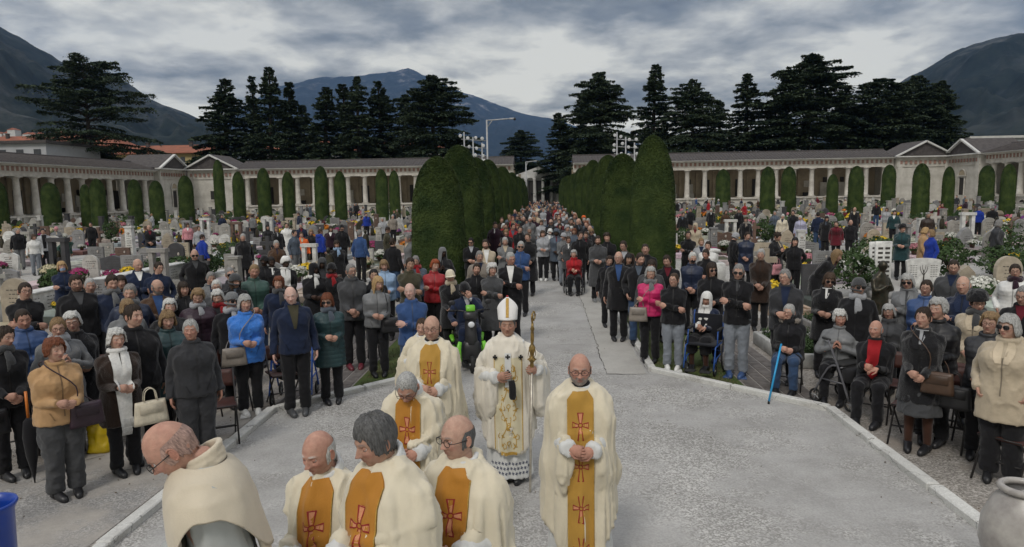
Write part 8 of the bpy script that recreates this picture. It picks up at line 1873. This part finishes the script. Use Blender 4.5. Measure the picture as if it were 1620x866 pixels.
# named monuments
def monument(px, py, z, label, fn, rz=0, sc=1.0):
    x, y = at(px, py, z); g = empty('monument', (x, y, 0), rz, sc); tag(g, label, 'monument'); fn(g); return g
def heart(g):
    b = MB(); a = np.linspace(0, 1, 17); top = [(.62*math.cos(PI*t), 1.02+.10*math.sin(PI*t)) for t in a]; out = [(-.52, .2), (.52, .2)]+top; n = len(out)
    b.add([(x, -.05, z) for x, z in out]+[(x, .05, z) for x, z in out], [tuple(range(n)), tuple(range(2*n-1, n-1, -1))]+[(i, i+n, (i+1) % n+n, (i+1) % n) for i in range(n)]); b.build('slab', m_grave, g, smooth=False, color=(.60, .60, .58))
    b = MB(); b.tube([(0, -.06, .3), (.01, -.06, .55), (-.02, -.06, .7)], [.03, .02, .012], 6)
    for s in (-1, 1): b.tube([(0, -.06, .5), (s*.1, -.06, .65), (s*.13, -.06, .82)], [.014, .01, .006], 5, sub=2); b.tube([(0, -.06, .6), (s*.05, -.06, .75), (s*.06, -.06, .88)], [.01, .008, .005], 5, sub=2)
    for s in (-1, 1):
        for k in range(6):
            for t in range(3): b.box((s*(.27+.09*t), -.055, .45+k*.08), (.06, .008, .016))
    b.build('inscription', m_ink, g, smooth=False); b = MB(); b.box((0, 0, .1), (1.3, .4, .2), bev=.02); b.build('base', m_grave, g, color=(.4, .4, .38))
monument(1462, 396, 1.1, 'white arched marble slab carved with a dark tree and names', heart, 0, .78)
def board(g):
    b = MB(); b.box((0, 0, .85), (.42, .08, 1.3), bev=.01); b.build('slab', m_grave, g, color=(.62, .62, .60)); b = MB(); b.box((0, 0, .1), (.6, .3, .2)); b.build('base', m_grave, g, color=(.3, .3, .3)); b = MB()
    for k in range(9):
        for t in range(2): b.box((-.09+.18*t, -.043, .36+k*.12), (.12, .008, .055))
    b.build('inscription', m_ink, g, smooth=False)
monument(1398, 385, 1.45, 'tall white marble board with a ladder of dark plaques', board); monument(1386, 384, 1.4, 'narrow white marble board left of the ladder one', board, .3, .95)
monument(1120, 400, .9, 'white stepped marble tomb beside the first right cypress', lambda g: (MB().box((0, 0, .3), (.9, .9, .6), bev=.02).box((0, .1, .75), (.6, .5, .3), bev=.02).build('base', m_grave, g, color=(.58, .58, .56)), MB().box((0, .1, .96), (.7, .6, .1), bev=.02).build('coping', m_grave, g, color=(.62, .62, .6))))
def angel(g):
    b = MB(); b.box((0, 0, .35), (.6, .5, .7), taper=.9, bev=.03); b.build('base', m_grave, g, color=(.30, .29, .27)); b = MB(); b.tube([(0, 0, .7), (0, -.02, 1.0), (0, 0, 1.3), (0, -.03, 1.45)], [(.19, .15), (.15, .12), (.17, .11), (.05, .05)], 14, sub=3); b.ell((0, -.05, 1.55), (.075, .085, .10), 12, 8)
    for s in (-1, 1): b.tube([(s*.15, 0, 1.33), (s*.19, -.09, 1.12), (s*.03, -.19, 1.22)], [.055, .045, .03], 8, sub=3)
    V, F_ = remesh(b, .022, 3); b = MB(); b.add(V+(fbm(V*12, 2, 2)*.006)[:, None], F_); b.build('figure', m_bronze, g)
monument(1393, 425, 1.5, 'dark bronze praying figure on a block behind the seated rows', angel, .4)
monument(133, 437, 1.0, 'small dark praying figure before pale slabs on the left wall', angel, .2, .62)
# stone-edged planters beside the paving strips
def planter(x, y, w, d, label, col, seed, plants=True, rz=0):
    g = empty('planter', (x, y, 0), rz); tag(g, label, 'planter'); b = MB()
    for s in (-1, 1): b.box((s*(w/2-.05), 0, .12), (.10, d, .24), bev=.015); b.box((0, s*(d/2-.05), .12), (w-.2, .10, .24), bev=.015)
    b.build('stone_edge', m_grave, g, color=col); b = MB(); b.box((0, 0, .08), (w-.2, d-.2, .16)); b.build('soil', m_earthy, g)
    if plants:
        r_ = np.random.default_rng(seed); n = int(2200*w*d); Q = np.stack([r_.uniform(-w/2+.12, w/2-.12, n), r_.uniform(-d/2+.12, d/2-.12, n), r_.uniform(0, 1, n)], 1); Q[:, 2] = .17+Q[:, 2]**.6*(.14+.12*fbm(Q*5, seed, 2)); V, F_ = leaves(Q, np.tile([0, 0, 1.0], (n, 1)), .028, seed, .4, 1.2); b = MB(); b.add(V, F_); b.build('plants', m_shrub, g, smooth=False)
planter(4.45, 12.0, 1.0, 1.9, 'stone-edged bed of green plants behind the man in blue sneakers', (.40, .40, .38), 1); planter(-4.5, 12.9, 1.0, 2.2, 'white stone-edged bed of plants behind the blue rollator', (.55, .55, .52), 2); planter(-4.45, 15.6, 1.1, 2.0, 'grey stone-edged grave bed left of the bearded man in grey anorak', (.30, .30, .30), 3); planter(5.9, 13.6, 1.2, 1.9, 'dark stone-edged bed with flowers left of the seated woman in black', (.20, .19, .18), 4); planter(-6.2, 15.2, 1.2, 1.9, 'pale stone-edged bed beside the nuns', (.42, .42, .40), 5)
# shrubs and little conifers between the graves
for px, py, z, r_, h, lab in ((1385, 410, .5, .75, 1.25, 'broad green juniper bush left of the tree-carved slab'), (1500, 425, .4, .5, 1.3, 'dark conical dwarf conifer right of the tree-carved slab'), (1155, 350, .5, 1.5, 1.2, 'wide clipped green bush under the right cypresses'), (1305, 378, .5, .9, 1.3, 'bushy juniper left of the burgundy coat'), (1350, 440, .5, .6, 1.2, 'leafy shrub behind the grey flat cap'), (1210, 372, .6, .5, 1.4, 'dark rounded shrub beside the man in brown overcoat'), (1575, 420, .4, .9, 1.0, 'low spreading shrub in front of the white padded jacket'), (1600, 400, .5, .7, 1.5, 'dark bush at the right frame edge'), (1455, 352, .5, .7, 1.1, 'rounded green bush at foot of the widest right cypress'),
    (270, 425, .35, 1.0, .8, 'low green hedge plant behind the grave wall'), (352, 350, .5, 1.6, 1.2, 'green bush at the foot of the thin ragged cypress'), (365, 405, .4, .9, 1.0, 'spreading green bush with yellow flowers behind the grey coat'), (175, 372, .6, .45, 1.5, 'small dark conifer among the left headstones'), (205, 350, .6, 1.0, 1.3, 'bush between the left columnar cypresses'), (90, 455, .3, .4, .8, 'grey-green tuft on the left grave wall'), (322, 425, .4, .6, .9, 'dark shrub right of the man in jeans'), (45, 350, .6, 1.2, 1.3, 'leafy bush near the left colonnade steps'), (690, 340, .5, .6, 1.2, 'small bush by the left hedge foot'), (1080, 382, .5, .5, 1.1, 'dark bush between the first right cypress and the black sweater'), (1530, 350, .5, 1.0, 1.3, 'rounded shrub near the right wing')):
    x, y = at(px, py, z)
    leafy('garden_shrub', lab, x, y, r_, h, m_shrub, int(px), 1500, .055, .04)
# candles / lanterns, watering can rack etc. are too small to show; a hand rail of the left pavilion steps is not seen
# ================================================================ the air
b = MB(); b.box((-300, 5300, 1295), (15600, 11000, 2616)); hz = b.build('haze', None, smooth=False); hz['kind'] = 'stuff'; hz['label'] = 'thin blue grey haze in the valley air'
m = bpy.data.materials.new('valley_haze'); m.use_nodes = True; m.node_tree.nodes.clear()
o_ = m.node_tree.nodes.new('ShaderNodeOutputMaterial'); v_ = m.node_tree.nodes.new('ShaderNodeVolumePrincipled')
v_.inputs['Color'].default_value = (.28, .50, .95, 1); v_.inputs['Density'].default_value = .00005; v_.inputs['Anisotropy'].default_value = .1
m.node_tree.links.new(v_.outputs[0], o_.inputs['Volume']); hz.data.materials.clear(); hz.data.materials.append(m)
